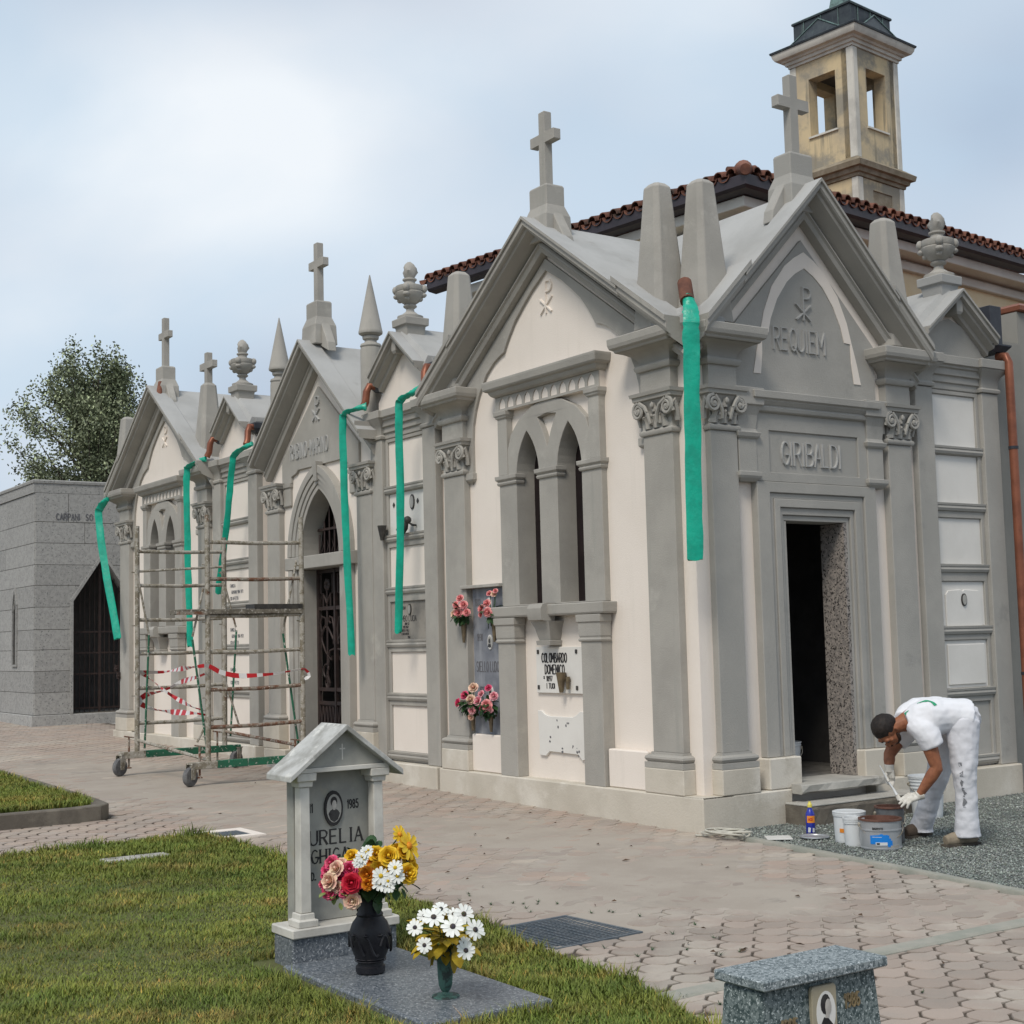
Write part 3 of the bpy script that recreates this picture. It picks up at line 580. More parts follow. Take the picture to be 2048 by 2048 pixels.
# sill, step and the dim room behind the door
mb = MB(FR); pr = []
for i in range(12):
    y = .965+i*.0955; j = random.uniform(-.008, .008); pr.append([(y, -.30, .255), (y, .16+j, .25-j), (y, .175+j, .262), (y, .172-j, .315), (y, .16, .325), (y, -.30, .327)])
mb.sweep(pr); mb.build('door_sill', 'concrete', cc)
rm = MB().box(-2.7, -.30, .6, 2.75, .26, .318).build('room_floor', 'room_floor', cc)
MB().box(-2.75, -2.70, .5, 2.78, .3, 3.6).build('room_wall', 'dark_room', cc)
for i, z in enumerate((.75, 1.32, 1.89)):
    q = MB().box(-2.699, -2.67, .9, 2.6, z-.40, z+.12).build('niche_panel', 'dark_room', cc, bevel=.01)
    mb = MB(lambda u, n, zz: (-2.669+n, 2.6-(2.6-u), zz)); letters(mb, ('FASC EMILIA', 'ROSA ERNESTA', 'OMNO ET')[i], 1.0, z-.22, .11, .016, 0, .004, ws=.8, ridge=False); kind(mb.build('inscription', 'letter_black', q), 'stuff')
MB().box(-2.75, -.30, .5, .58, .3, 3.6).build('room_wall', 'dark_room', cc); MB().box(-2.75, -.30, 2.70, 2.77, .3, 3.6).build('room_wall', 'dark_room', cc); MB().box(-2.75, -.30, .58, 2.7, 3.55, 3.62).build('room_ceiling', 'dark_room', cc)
obelisk(FW, cc, -.47, .13, 4.30, 5.63); obelisk(FW, cc, -.13, .335, 4.30, 5.60); obelisk(FW, cc, -3.80, .13, 4.30, 5.60); obelisk(FW, cc, -.13, 2.68, 4.30, 5.60)
cross(FL, cc, U0+.03, -.07, 5.76, 6.79); cross(FR, cc, A-.03, -.10, 5.73, 6.76, GF)
MB().tube([(.02, -.02, 4.60), (.09, -.07, 4.50), (.16, -.12, 4.40)], .062, 12).build('rainwater_spout', 'terracotta', cc, smooth=40)

# ------------------------------------------------------------------ far twin-lancet chapel
fc_ = thing('far_chapel', 'far gabled chapel with twin lancet window behind the scaffold tower', 'chapel', (-12.45, 1.5, 0))
V0 = -12.50
window_front(FL, fc_, V0)
pilaster(FL, fc_, V0+1.70, .36, G); pilaster(FL, fc_, V0-1.72, .44, G)
gable(FL, fc_, V0+.05, 2.07, 5.74, 4.25, 3.0, G)
plinth_strip(FL, fc_, -14.62, -10.55, z0=-.1)
MB().box(-14.60, -14.38, .30, 3.0, 0, 4.2).build('side_wall', CRM, fc_); MB().box(-10.7, -10.45, .30, 3.0, 0, 4.2).build('side_wall', CRM, fc_)
obelisk(FW, fc_, -10.86, .13, 4.30, 5.55); obelisk(FW, fc_, -14.44, .13, 4.30, 5.55)
cross(FL, fc_, V0+.05, -.06, 5.78, 6.84)
cross(FL, fc_, -10.86, -.13, 5.50, 6.0, ped=False, wide=.48)
MB(FL).tube([(V0+.17, .06, 5.78), (V0+.21, .10, 5.62), (V0+.25, .12, 5.52)], .045, 10).build('clay_pipe', 'terracotta', fc_, smooth=40)
mb = MB(FL)
for u, z in ((-14.52, 1.30), (-14.42, 1.18)):
    mb.box(u-.01, u+.01, -.0, .06, z-.05, z+.06); mb.box(u-.06, u+.06, .03, .05, z-.01, z+.012)
mb.each('wall_hook', 'iron', fc_)

# ------------------------------------------------------------------ middle chapel with the iron door
mc = thing('middle_chapel', 'middle chapel with pointed arch doorway, iron door and two conical spires', 'chapel', (-7.07, 1.5, 0))
B0 = -7.07
arch_in = lancet(B0+.05, .56, .12, 2.74, 3.60, 9)
MB(FL).plate(sh([(-1.50, -.1), (1.50, -.1), (1.50, 4.0), (0, 5.22), (-1.50, 4.0)], B0), -.32, -.08, [arch_in]).build('front_wall', CRM, mc)
for s in (-1, 1): pilaster(FL, mc, B0+s*1.27, .37, G, zb=.60, zp=.285, entab=False)
gable(FL, mc, B0+.04, 1.50, 5.44, 4.14, 3.0, G, notch=.999)
plinth_strip(FL, mc, B0-1.5, B0-.86); plinth_strip(FL, mc, B0+.94, B0+1.52)
pan = [(0, 4.87), (1.07, 4.02), (1.07, 3.72), (.80, 3.72), (.80, 3.80), (.66, 3.83), (.60, 3.87)]
MB(FL).plate(sh(mirror(pan)+pan[1:], B0), -.082, -.045).build('name_panel', G, mc, bevel=.004)
for s in (-1, 1):
    MB(FL).stack(B0+s*.94-.11, B0+s*.94+.11, -.082, -.05, [(3.41, -.02), (3.43, .005), (3.66, .005), (3.67, .02), (3.718, .024)]).build('pendant', G, mc, bevel=.004)
letter_parts(FL, 'RABINO-MARINO', B0-.79, 4.02, .19, .015, -.046, -.028, RF, mc, ws=.585, gap=.22)  # name and monogram in paler stucco, painting in the light on the relief
letters(MB(FL), '%', B0-.13, 4.44, .30, .024, -.046, -.024).build('monogram', RF, mc)
def arch_pts(hw, zs, za, n=12):
    l = lancet(B0+.05, hw, zs-.01, zs, za, n); return l[1:-1]
ar = None
for (h0, a0, h1, a1, n1, nm) in ((.83, 3.875, .735, 3.775, .030, 'archivolt'), (.733, 3.772, .655, 3.70, .014, 'arch_moulding'), (.653, 3.697, .585, 3.63, -.002, 'arch_moulding'), (.583, 3.627, .52, 3.56, -.018, 'arch_moulding')):
    o_, i_ = arch_pts(h0, 2.74, a0), arch_pts(h1, 2.74, a1)
    q = MB(FL).plate(o_+i_[::-1], -.082 if nm == 'archivolt' else -.30, n1).build(nm, G, ar or mc, bevel=.004); ar = ar or q
MB(FL).stack(B0+.05-.05, B0+.05+.05, -.05, .04, [(3.66, -.012), (3.90, .012)]).build('keystone', G, ar)
for s in (-1, 1):
    jb = MB(FL).stack(B0+.05+s*.775-.055, B0+.05+s*.775+.055, -.082, .02, [(.12, 0), (2.572, 0)]).build('door_jamb', G, mc, bevel=.006)
    MB(FL).box(B0+.05+s*.675-.045, B0+.05+s*.675+.045, -.083, -.005, .12, 2.571).build('jamb_strip', G, jb, bevel=.006)
    MB(FL).box(B0+.05+s*.574-.055, B0+.05+s*.574+.055, -.30, -.025, .12, 2.570).build('jamb_strip', G, jb, bevel=.006)
MB(FL).stack(B0-.86, B0+.96, -.30, .03, [(2.573, 0), (2.735, 0)]).build('transom', G, mc, bevel=.008)
MB(FL).stack(B0-.80, B0+.90, -.3, .34, [(.05, 0), (.19, 0)]).build('door_step', 'granite_grey', mc, bevel=.008)
D0 = B0+.05
dr = MB(FL).box(D0-.50, D0-.45, -.26, -.22, .14, 2.57); dr.box(D0+.45, D0+.50, -.26, -.22, .14, 2.57); dr.box(D0-.02, D0+.02, -.26, -.215, .14, 2.57)
for z in (.14, .86, 1.03, 2.05, 2.52): dr.box(D0-.45, D0+.45, -.255, -.222, z, z+.045)
drs = dr.each('door_bar', 'iron', mc); dr = drs[0]
MB(FL).box(D0-.45, D0+.45, -.262, -.25, .18, .87).build('kick_panel', 'iron', dr)
mb = MB(FL)
for s in (-1, 1):
    c = D0+s*.235
    def sp(pts, r=.012): mb.tube([(c+s*(-x), -.235, z) for x, z in pts], r, 6)
    sp([(.0, 1.07), (.0, 2.05)])
    sp([(-.02+.11*math.cos(t)*(.35+.65*min(1, t/4)), 1.30+.11*math.sin(t)*(.35+.65*min(1, t/4))) for t in [i*.35 for i in range(14)]]+[(.05, 1.45), (-.05, 1.52), (-.15, 1.66), (-.15, 1.76), (-.08, 1.84), (.02, 1.83), (.10, 1.75), (.16, 1.68)])
    sp([(-.16, 1.78), (-.19, 1.90), (-.13, 1.97), (-.05, 1.95), (-.04, 1.87), (-.10, 1.80), (-.15, 1.72)])
    sp([(.17, 1.62), (.19, 1.80), (.14, 1.95), (.07, 1.97), (.05, 1.91), (.10, 1.88)])
    sp([(.02, 1.06), (.06, 1.13), (.0, 1.24), (-.06, 1.13), (-.02, 1.06)])
    sp([(.18, 1.56), (.07, 1.54), (.04, 1.46), (.12, 1.42), (.13, 1.47)])
    sp([(-.10, 2.09), (-.10, 2.26), (-.16, 2.26), (-.16, 2.5)]); sp([(.10, 2.09), (.10, 2.26), (.16, 2.26), (.16, 2.5)])
    sp([(.0, 2.10), (.0, 2.30)]); sp([(.0, 2.12), (.05, 2.20), (.09, 2.24)]); sp([(.0, 2.12), (-.05, 2.20), (-.09, 2.24)])
    for k in range(7): a = k*2*PI/7; mb.ball((c+.05*math.cos(a), -.235, 2.37+.05*math.sin(a)), .034, .014, .034, 6, 4)
    for k in range(5): sp([(-.18+.09*k, .19), (-.18+.09*k, .60), (-.14+.09*k, .84)], .010); sp([(-.18+.09*k, .60), (-.22+.09*k, .84)], .010)
mb.build('scrollwork', 'iron', dr, smooth=50)
mb = MB(FL)
for i in range(7): u = D0-.42+i*.14; mb.tube([(u, -.235, 2.74), (u, -.235, 3.50-abs(u-D0)*1.15)], .011, 6)
mb.box(D0-.48, D0+.48, -.25, -.222, 3.06, 3.09); mb.box(D0-.50, D0+.50, -.25, -.222, 2.737, 2.77)
for i in range(6): u = D0-.36+i*.14; mb.tube([(u, -.235, 2.78), (u+.05, -.235, 2.86), (u, -.235, 2.95), (u-.05, -.235, 2.86), (u, -.235, 2.78)], .008, 5)
mb.each('fanlight_bar', 'iron', mc, smooth=50)
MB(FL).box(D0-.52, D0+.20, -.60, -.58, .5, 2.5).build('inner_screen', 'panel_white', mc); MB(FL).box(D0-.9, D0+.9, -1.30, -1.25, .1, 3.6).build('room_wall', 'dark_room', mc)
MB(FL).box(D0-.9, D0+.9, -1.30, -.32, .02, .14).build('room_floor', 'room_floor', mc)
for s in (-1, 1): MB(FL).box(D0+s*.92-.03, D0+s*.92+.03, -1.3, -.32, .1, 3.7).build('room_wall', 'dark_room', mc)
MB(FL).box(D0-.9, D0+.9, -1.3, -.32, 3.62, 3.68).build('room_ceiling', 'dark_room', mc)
cross(FL, mc, B0, -.08, 5.68, 6.72)
for s in (-1, 1):
    c = (B0+s*1.28, .12, 0)
    sp_ = MB().lathe(c, [(.125, 4.2), (.125, 5.10), (.12, 5.13)], 18).build('spire', G, mc, smooth=40)
    MB().lathe(c, [(.118, 5.132), (.128, 5.15), (.12, 5.175), (.075, 5.195), (.07, 5.22), (.095, 5.235), (.10, 5.26), (.092, 5.275)], 18).build('spire_neck', G, sp_, smooth=40)
    MB().lathe(c, [(.105, 5.277), (.142, 5.30), (.146, 5.325), (.142, 5.335), (.006, 6.02)], 24).build('spire_cone', G, sp_, smooth=40)

# ------------------------------------------------------------------ burial-niche bays between the chapels
def urn_mesh():
    pr = [(.15, 0), (.15, .03), (.10, .05), (.05, .09), (.045, .12), (.075, .14), (.08, .155), (.06, .17), (.13, .22), (.165, .27), (.172, .30), (.155, .312), (.168, .33), (.165, .38), (.15, .387), (.07, .40), (.062, .44), (.082, .455), (.082, .47), (.055, .48), (.07, .51), (.08, .555), (.066, .60), (.045, .64), (.018, .67)]
    mb = MB(); rg = []
    for r, z in pr:
        rg.append([((r*(1+(.28*math.sin(a*3+z*30) if z > .52 else 0))*math.cos(a)), (r*(1+(.28*math.sin(a*3+z*30) if z > .52 else 0))*math.sin(a)), z) for a in [2*PI*k/20 for k in range(20)]])
    mb.sweep(rg)
    for k in range(4):
        a = PI/4+k*PI/2; x, y = math.cos(a), math.sin(a)
        mb.ball((x*.168, y*.168, .345), .042, .042, .05, 7, 5); mb.ball((x*.155, y*.155, .27), .045, .045, .03, 7, 5); mb.ball((x*.12, y*.12, .225), .035, .035, .03, 7, 5)
    return mb
URN = urn_mesh().build('urn', G, None, smooth=45, loc=(0, 0, 0)).data
bpy.data.objects.remove(bpy.data.objects['urn'])

CELLS = [(3.41, 3.92), (2.85, 3.32), (2.25, 2.70), (1.65, 2.08), (1.05, 1.51), (.40, .91)]
def niche_bay(fr, root, u0, half, pw, m, tymp, panels, apex=5.14, dz=0):
    a = half-pw
    MB(fr).box(u0-half, u0+half, -.30, -.105, -.1, 4.2).build('back_wall', CRM, root)
    surround = MB(fr).plate([(u0-a, .30), (u0+a, .30), (u0+a, 3.96), (u0-a, 3.96)], -.107, -.06, [[(u0-a+.05, z0), (u0+a-.05, z0), (u0+a-.05, z1), (u0-a+.05, z1)] for z0, z1 in CELLS]).build('niche_surround', m, root, bevel=.005)
    for i, (z0, z1) in enumerate(CELLS):
        MB(fr).stack(u0-a, u0+a, -.07, -.06, [(z0-.085, 0), (z0-.08, .018), (z0-.055, .03), (z0-.03, .022), (z0-.026, .03), (z0-.006, .034), (z0-.003, .0)]).build('ledge', m, surround, smooth=30)
    for i, ((z0, z1), pm) in enumerate(zip(CELLS, panels)):
        MB(fr).plate([(u0-a+.052, z0+.002), (u0+a-.052, z0+.002), (u0+a-.052, z1-.002), (u0-a+.052, z1-.002)], -.107, -.082).build('niche_panel', pm, root)
    for s in (-1, 1):
        c = u0+s*(half-pw/2)
        p = MB(fr).stack(c-pw/2, c+pw/2, -.107, -.012, [(.287, 0), (3.965, 0)]).build('pilaster', m, root, bevel=.006)
        MB(fr).stack(c-pw/2, c+pw/2, -.107, -.012, [(3.967+dz, .01), (3.975, .018), (4.0, .022), (4.015, .012), (4.02, .002), (4.08, .008), (4.14, .03), (4.185, .075), (4.20, .085)]).build('capital', m, p, smooth=35)
        MB(fr).stack(c-pw/2, c+pw/2, -.107, -.012, [(4.202+dz, .09), (4.292+dz, .095)]).build('cornice_cap', m, p, bevel=.006)
    MB(fr).stack(u0-a+.01, u0+a-.01, -.107, -.07, [(3.962, 0), (3.97, .015), (4.03, .015), (4.035, .035), (4.10, .035), (4.105, .06), (4.17, .065), (4.175, .085), (4.20, .09), (4.205, .115), (4.288, .12)]).build('entablature', m, root, bevel=.004)
    tw = half-.08
    MB(fr).plate([(u0-tw, 4.285), (u0+tw, 4.285), (u0+tw, 4.42), (u0+.50, 4.58), (u0, apex-.16), (u0-.50, 4.58), (u0-tw, 4.42)], -.30, -.09).build('tympanum', CRM, root)
    if tymp != CRM: MB(fr).plate([(u0-tw+.03, 4.293), (u0+tw-.03, 4.293), (u0+tw-.09, 4.40), (u0+.42, 4.56), (u0, apex-.27), (u0-.42, 4.56), (u0-tw+.09, 4.40)], -.092, -.07).build('tympanum_field', tymp, root)
    gl = [(-.53, apex-.43), (0, apex), (.53, apex-.43)]
    g = MB(fr).rake(sh(gl, u0), [(0, .13), (.025, .13), (.03, .11), (.075, .105), (.08, .08), (.08, -.3), (0, -.3)]).build('gable_coping', m, root, smooth=25)
    g.data.materials.append(M[RF])
    for p in g.data.polygons:
        if p.normal.z > .3: p.material_index = 1
    MB(fr).rake(sh(gl, u0), [(.082, .06), (.11, .05), (.13, -.02), (.17, -.03), (.18, -.085), (.082, -.085)]).build('raking_moulding', m, g, smooth=25)
    MB(fr).stack(u0-.045, u0+.045, -.08, .07, [(apex-.25, -.015), (apex-.22, 0), (apex-.06, 0)]).build('keystone', m, g)
    MB(fr).rake(sh([(-.54, apex-.36), (-.38, apex-.23), (0, apex+.06), (.38, apex-.23), (.54, apex-.36)], u0), [(0, -.06), (.12, -.0), (.12, -1.8), (0, -1.8)]).build('roof_slab', RF, root)
    MB(fr).stack4(u0-.53, u0+.53, -1.8, -.14, [(apex-.50, 0), (apex-.42, .03), (apex-.38, .03)]).build('eaves', RF, root)
    up_ = MB(fr).stack4(u0-.14, u0+.14, -.30, -.02, [(apex-.08, -.03), (apex+.07, -.01), (apex+.075, .015), (apex+.16, .018), (apex+.165, 0)]).build('urn_pedestal', RF if tymp != CRM else G, root, bevel=.006)
    c = Vector(fr(u0, -.16, apex+.163)); place('urn', URN, c, up_)
    MB(fr).stack(u0-half, u0+half, -.30, .045, [(-.15, 0), (.285, 0)]).build('plinth', PL, root, bevel=.012)

na = thing('niche_bay', 'niche bay with two lamps and a brown plaque beside the corner chapel', 'niche wall', (-4.91, .2, 0), 'niche bays in the chapel row')
PW = 'panel_white'
niche_bay(FL, na, -4.91, .73, .27, G, CRM, [CRM, PW, CRM, 'plaque_brown', CRM, CRM])
mb, m2, m3 = MB(FL), MB(FL), MB(FL)
round_photo(mb, m2, FL, -4.80, 3.19, -.082, .05, .085)
for u in (-5.22, -4.68): m3.plate([(u, 3.16), (u+.022, 3.19), (u, 3.22), (u-.022, 3.19)], -.082, -.072)
mb.build('portrait_rim', 'bronze_dark', na); m2.build('portrait', 'photo_grey', na); m3.each('stud', 'bronze_dark', na)
mb = MB(FL); holder(mb, FL, -5.33, .02, 2.79, .17, .022, .055); mb.build('flower_holder', 'bronze_dark', na, smooth=40)
mb = MB(FL); mb.tube([(-4.86, .05, 2.85), (-4.83, .03, 2.91), (-4.79, .01, 2.97)], [.055, .062, .03], 12); mb.ball((-4.78, .0, 2.98), .045, .045, .045); mb.tube([(-4.78, .0, 2.96), (-4.72, -.03, 2.92), (-4.72, -.075, 2.92)], .012, 6); mb.build('grave_lamp', 'bronze_dark', na, smooth=45)
mb = MB(FL); letters(mb, 'COLOMBO LUCIA', -5.24, 1.855, .062, .007, -.083, -.0805, ws=.80, gap=.2, ridge=False)
for i, (t, u) in enumerate((('ANNI 52', -5.02), ('1915 1967', -5.06), ('IL MARITO I FIGLI', -5.15), ('I CARI NIPOTI', -5.10), ('1968', -4.96))): letters(mb, t, u, 1.815-.038*i, .024, .005, -.083, -.0808, ws=.85, ridge=False)
letters(mb, 'NATA A MORENO', -5.22, 1.99, .03, .005, -.083, -.0808, ws=.75, ridge=False)
kind(mb.build('inscription', 'letter_black', na), 'stuff')
mb, m2 = MB(FL), MB(FL); round_photo(mb, m2, FL, -4.90, 1.985, -.082, .036, .062); mb.build('portrait_rim', 'bronze_dark', na); m2.build('portrait', 'photo_grey', na)

nb_ = thing('niche_bay', 'niche bay with lettered white plaques behind the scaffold tower', 'niche wall', (-9.67, .2, 0), 'niche bays in the chapel row')
niche_bay(FL, nb_, -9.67, .78, .29, G, CRM, [CRM, CRM, CRM, CRM, CRM, CRM])
mb = MB(FL)
for z in (2.45, 1.83, 1.27):
    for i, t in enumerate(('FAMIGLIA', 'GIOVANNI 1904 1971', 'CON AFFETTO')): letters(mb, t, -9.98+.05*(i % 2), z-.09*i, .045, .007, -.083, -.0805, ws=.75, ridge=False)
kind(mb.build('inscription', 'letter_grey', nb_), 'stuff')
nc = thing('niche_bay', 'grey niche bay behind the bending workman, right of the open doorway', 'niche wall', (.0, 3.52, 0), 'niche bays in the chapel row')
niche_bay(FR, nc, 3.52, .625, .25, GF, GF, [PW, PW, PW, PW, PW, GF], apex=4.96, dz=.002)
pv = MB(FR).plate([(3.26, 1.60), (3.26, 1.95), (3.30, 1.99), (3.48, 2.00), (3.51, 1.985), (3.54, 2.00), (3.75, 1.99), (3.79, 1.95), (3.79, 1.64), (3.75, 1.60)], -.083, -.068).build('memorial_plaque', 'panel_white', nc, bevel=.004)
mb, m2 = MB(FR), MB(FR); round_photo(mb, m2, FR, 3.52, 1.90, -.068, .038, .062); mb.build('portrait_rim', 'bronze_dark', pv); m2.build('portrait', 'photo_grey', pv)
MB(FR).box(3.25, 3.80, -.083, -.066, 1.08, 1.47).build('memorial_plaque', 'panel_white', nc, bevel=.006)

# lead gutter boxes and clay pipes at the feet of the small gables, the copper downpipe
def elbow(root, pts, r=.045, m='copper', nm='clay_pipe'): return MB(FL).tube(pts, r, 10).build(nm, m, root, smooth=45)
for root, u, ap in ((na, -4.91, 5.14), (nb_, -9.67, 5.14)):
    for s in (-1, 1):
        MB(FL).stack(u+s*.62-.10, u+s*.62+.09, -.25, -.02, [(4.55, -.04), (4.60, 0), (4.68, 0)]).build('gutter_box', 'lead', root, bevel=.004)
        elbow(root, [(u+s*.64, -.06, 4.62), (u+s*.66, .03, 4.62), (u+s*.67, .06, 4.55), (u+s*.68, .07, 4.43), (u+s*.70, .10, 4.36)])
MB(FR).stack(4.08, 4.26, -.30, -.0, [(4.45, -.02), (4.47, .0), (4.88, .0)]).build('gutter_box', 'lead', nc, bevel=.004); MB(FR).stack(4.04, 4.30, -.28, .04, [(4.40, -.03), (4.46, .02), (4.475, .02)]).build('gutter_box', 'lead', nc)
dp = tag(MB().tube([(-.03, 4.20, 4.36), (.07, 4.20, 4.35), (.10, 4.20, 4.28), (.10, 4.20, 4.1), (.10, 4.20, .05)], .044, 14).build('downpipe', 'copper', None, smooth=45), 'copper downpipe running down beside the grey niche bay', 'pipe')
for z in (3.4, 1.15): MB().lathe((.10, 4.20, z), [(.050, 0), (.050, .03)], 14).build('pipe_clip', 'lead', dp)
# ------------------------------------------------------------------ ground, paving, gravel, lawns
def grid(name, x0, x1, y0, y1, nx, ny, zf, m, k):
    xs = np.linspace(x0, x1, nx); ys = np.linspace(y0, y1, ny)
    v = [(x, y, zf(x, y)) for y in ys for x in xs]
    f = [(j*nx+i, j*nx+i+1, (j+1)*nx+i+1, (j+1)*nx+i) for j in range(ny-1) for i in range(nx-1)]
    return kind(link(name, v, f, m, smooth=60), k)
v = []; f = []
for x in (-900, -40, 0, 900): v += [(x, -900, gz(x)-.045), (x, 900, gz(x)-.045)]
kind(link('ground', v, [(0, 2, 3, 1), (2, 4, 5, 3), (4, 6, 7, 5)], 'joint_soil'), 'structure')

def in_poly(x, y, P):
    r = False
    for (a, b), (c, d) in zip(P, P[1:]+P[:1]):
        if (b > y) != (d > y) and x < (c-a)*(y-b)/(d-b)+a: r = not r
    return r
LAWN1 = [(-2.66, -3.30), (-2.2, -3.25), (-1.2, -3.26), (.2, -3.34), (1.2, -3.42), (2.0, -3.50), (2.8, -3.62), (3.6, -3.66), (4.5, -3.95), (5.6, -4.6), (7.4, -5.9), (9.5, -8.2), (9.5, -12), (-2.55, -12), (-2.5, -6), (-2.56, -4.9)]
LAWN2 = [(-4.40, -3.76), (-4.55, -3.60), (-8.8, -3.56), (-20, -3.56), (-20, -9), (-4.25, -9)]
CURBX = 3.90
def curb_y(x): return .02-.145*(x-.30)
def paved(x, y):
    if in_poly(x, y, LAWN1) or in_poly(x, y, [(-4.2, -3.5), (-20, -3.42), (-20, -9.2), (-4.08, -9.2)]): return False
    if abs(x-CURBX) < .035 and y < curb_y(CURBX): return False
    if y > -.06 and -14.7 < x <= .06: return False
    if y > .9: return False
    if x > .06 and y > curb_y(x)-.02: return x > CURBX and y < -.2
    if 2.02 < x < 2.78 and -3.56 < y < -2.86: return False
    if -2.86 < x < -2.30 and -3.30 < y < -2.84: return False
    return True
nz = lambda x, y, s: math.sin(x*1.7*s+1.3)*math.cos(y*2.1*s-.4)+.6*math.sin(x*3.9*s-y*2.7*s)+.35*math.sin(x*8.3*s+y*7.1*s+2)
def film_h(x, y):                                     # where spilt cement fills the joints
    d = max(0, 1-((x-1.9)/1.5)**2-((y+1.75)/.75)**2)*1.4+max(0, 1-((x-1.6)/1.5)**2-((y+2.75)/.5)**2)*1.1+max(0, 1-((x-3.4)/.6)**2-((y+1.0)/.8)**2)*.9+max(0, 1-((x+.5)/2.6)**2-((y+1.2)/1.0)**2)*.8+max(0, 1-((x+7)/6)**2-((y+2.2)/1.6)**2)*.9
    s_ = min(1, max(0, (3.1-x)/1.9)); s_ = s_*s_*(3-2*s_); b_ = -.0125+.0082*s_*min(1, max(0, (y+3.35)/.6))
    return min(.0020, b_+(.002-b_)*min(1.0, max(0, d*1.05+.10+.17*nz(x, y, 1.1)+.10*nz(x, y, 3.1))))
off = lambda x, y: .05 if (x > .06 and y > curb_y(x)-.05 and x < CURBX) or in_poly(x, y, LAWN1) else 0
path = grid('paved_path', -22, 7.5, -9, 1.0, 90, 60, lambda x, y: gz(x)-.0085-off(x, y), 'joint_soil', 'structure')
grid('cement_film', -22, 7.5, -4, .2, 480, 100, lambda x, y: gz(x)+film_h(x, y)-off(x, y), 'mortar_film', 'structure')
P_ = .182; q = P_/math.sqrt(2); h = P_*.5-.0062; c8 = h*.36; sq = .0435
def paver_outline():                                  # rounded octagon with a square tail towards +y
    o = [(h, -c8), (h, c8)]
    pts = []
    for k in range(8):
        a0 = k*PI/4-PI/8
        pts.append((h/math.cos(PI/8)*math.cos(a0)*1.0, h/math.cos(PI/8)*math.sin(a0)))
    pts = [(x*math.cos(PI/4)-y*math.sin(PI/4), x*math.sin(PI/4)+y*math.cos(PI/4)) for x, y in pts]
    top = sorted([p for p in pts if p[1] > h*.9], key=lambda p: p[0])
    ring = sorted(pts, key=lambda p: math.atan2(p[1], p[0]))
    out = []
    for i, p in enumerate(ring):
        out.append(p); n = ring[(i+1) % 8]
        if p[1] > h*.9 and n[1] > h*.9: out += [(p[0]*.98, p[1]+sq*1.62), (n[0]*.98, n[1]+sq*1.62)]
        else: out.append(((p[0]+n[0])/2*1.03, (p[1]+n[1])/2*1.03))
    return out
PO = paver_outline(); NP = len(PO)
def paver_geo(hh=.0):
    cx, cy = 0, .02
    top = [(cx+(x-cx)*.945, cy+(y-cy)*.955, 0) for x, y in PO]; low = [(x, y, -.007) for x, y in PO]; bot = [(x, y, -.03) for x, y in PO]
    return top+low+bot, [tuple(range(NP))]+[(i, (i+1) % NP, NP+(i+1) % NP, NP+i) for i in range(NP)]+[(NP+i, NP+(i+1) % NP, 2*NP+(i+1) % NP, 2*NP+i) for i in range(NP)]
pv_, pf_ = paver_geo()
cells = []
for i in range(-150, 150):
    for j in range(-150, 150):
        x = 4.20+q*(i+j); y = -2.09+q*(i-j)
        if -21.5 < x < 7.3 and -8.9 < y < .9 and paved(x, y) and paved(x, y+.05):
            px, py, w = project(x, y, gz(x))
            vis = w > .5 and -60 < px < 2110 and -60 < py < 2110
            cells.append(((0 if vis else 1), w, x, y))
cells.sort()
mes = []
for k in range(6):
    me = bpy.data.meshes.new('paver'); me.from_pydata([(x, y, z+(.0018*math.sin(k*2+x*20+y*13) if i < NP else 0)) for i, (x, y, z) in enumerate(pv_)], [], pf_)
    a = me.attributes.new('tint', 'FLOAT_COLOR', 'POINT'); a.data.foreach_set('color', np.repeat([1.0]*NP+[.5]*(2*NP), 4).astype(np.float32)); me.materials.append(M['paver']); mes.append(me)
rv = []; rf = []; rc = []
TINTS = [(1.0, 1.0, 1.0), (1.03, .975, .95), (.96, .97, .98), (1.04, 1.02, .99), (.99, .98, .97)]
for n, (bad, w, x, y) in enumerate(cells):
    z = gz(x)+random.uniform(-.002, .0018)
    if n < 300:
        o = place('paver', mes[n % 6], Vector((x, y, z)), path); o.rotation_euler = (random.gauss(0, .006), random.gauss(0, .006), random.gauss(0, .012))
    elif not bad or n % 2 == 0 or True:
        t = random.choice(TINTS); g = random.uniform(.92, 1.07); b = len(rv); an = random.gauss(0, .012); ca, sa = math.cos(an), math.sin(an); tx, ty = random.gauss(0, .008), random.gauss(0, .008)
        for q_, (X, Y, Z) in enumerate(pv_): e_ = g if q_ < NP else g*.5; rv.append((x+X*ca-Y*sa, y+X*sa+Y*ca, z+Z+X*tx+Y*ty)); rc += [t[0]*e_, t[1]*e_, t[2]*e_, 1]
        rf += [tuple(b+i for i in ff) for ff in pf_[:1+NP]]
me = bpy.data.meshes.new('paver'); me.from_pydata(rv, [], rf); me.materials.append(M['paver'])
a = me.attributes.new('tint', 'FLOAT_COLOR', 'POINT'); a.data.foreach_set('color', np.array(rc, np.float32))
kind(place('pavers', me, Vector((0, 0, 0)), None), 'stuff'); o = bpy.data.objects['pavers']; o.parent = path; o.location = -WO[path.name]

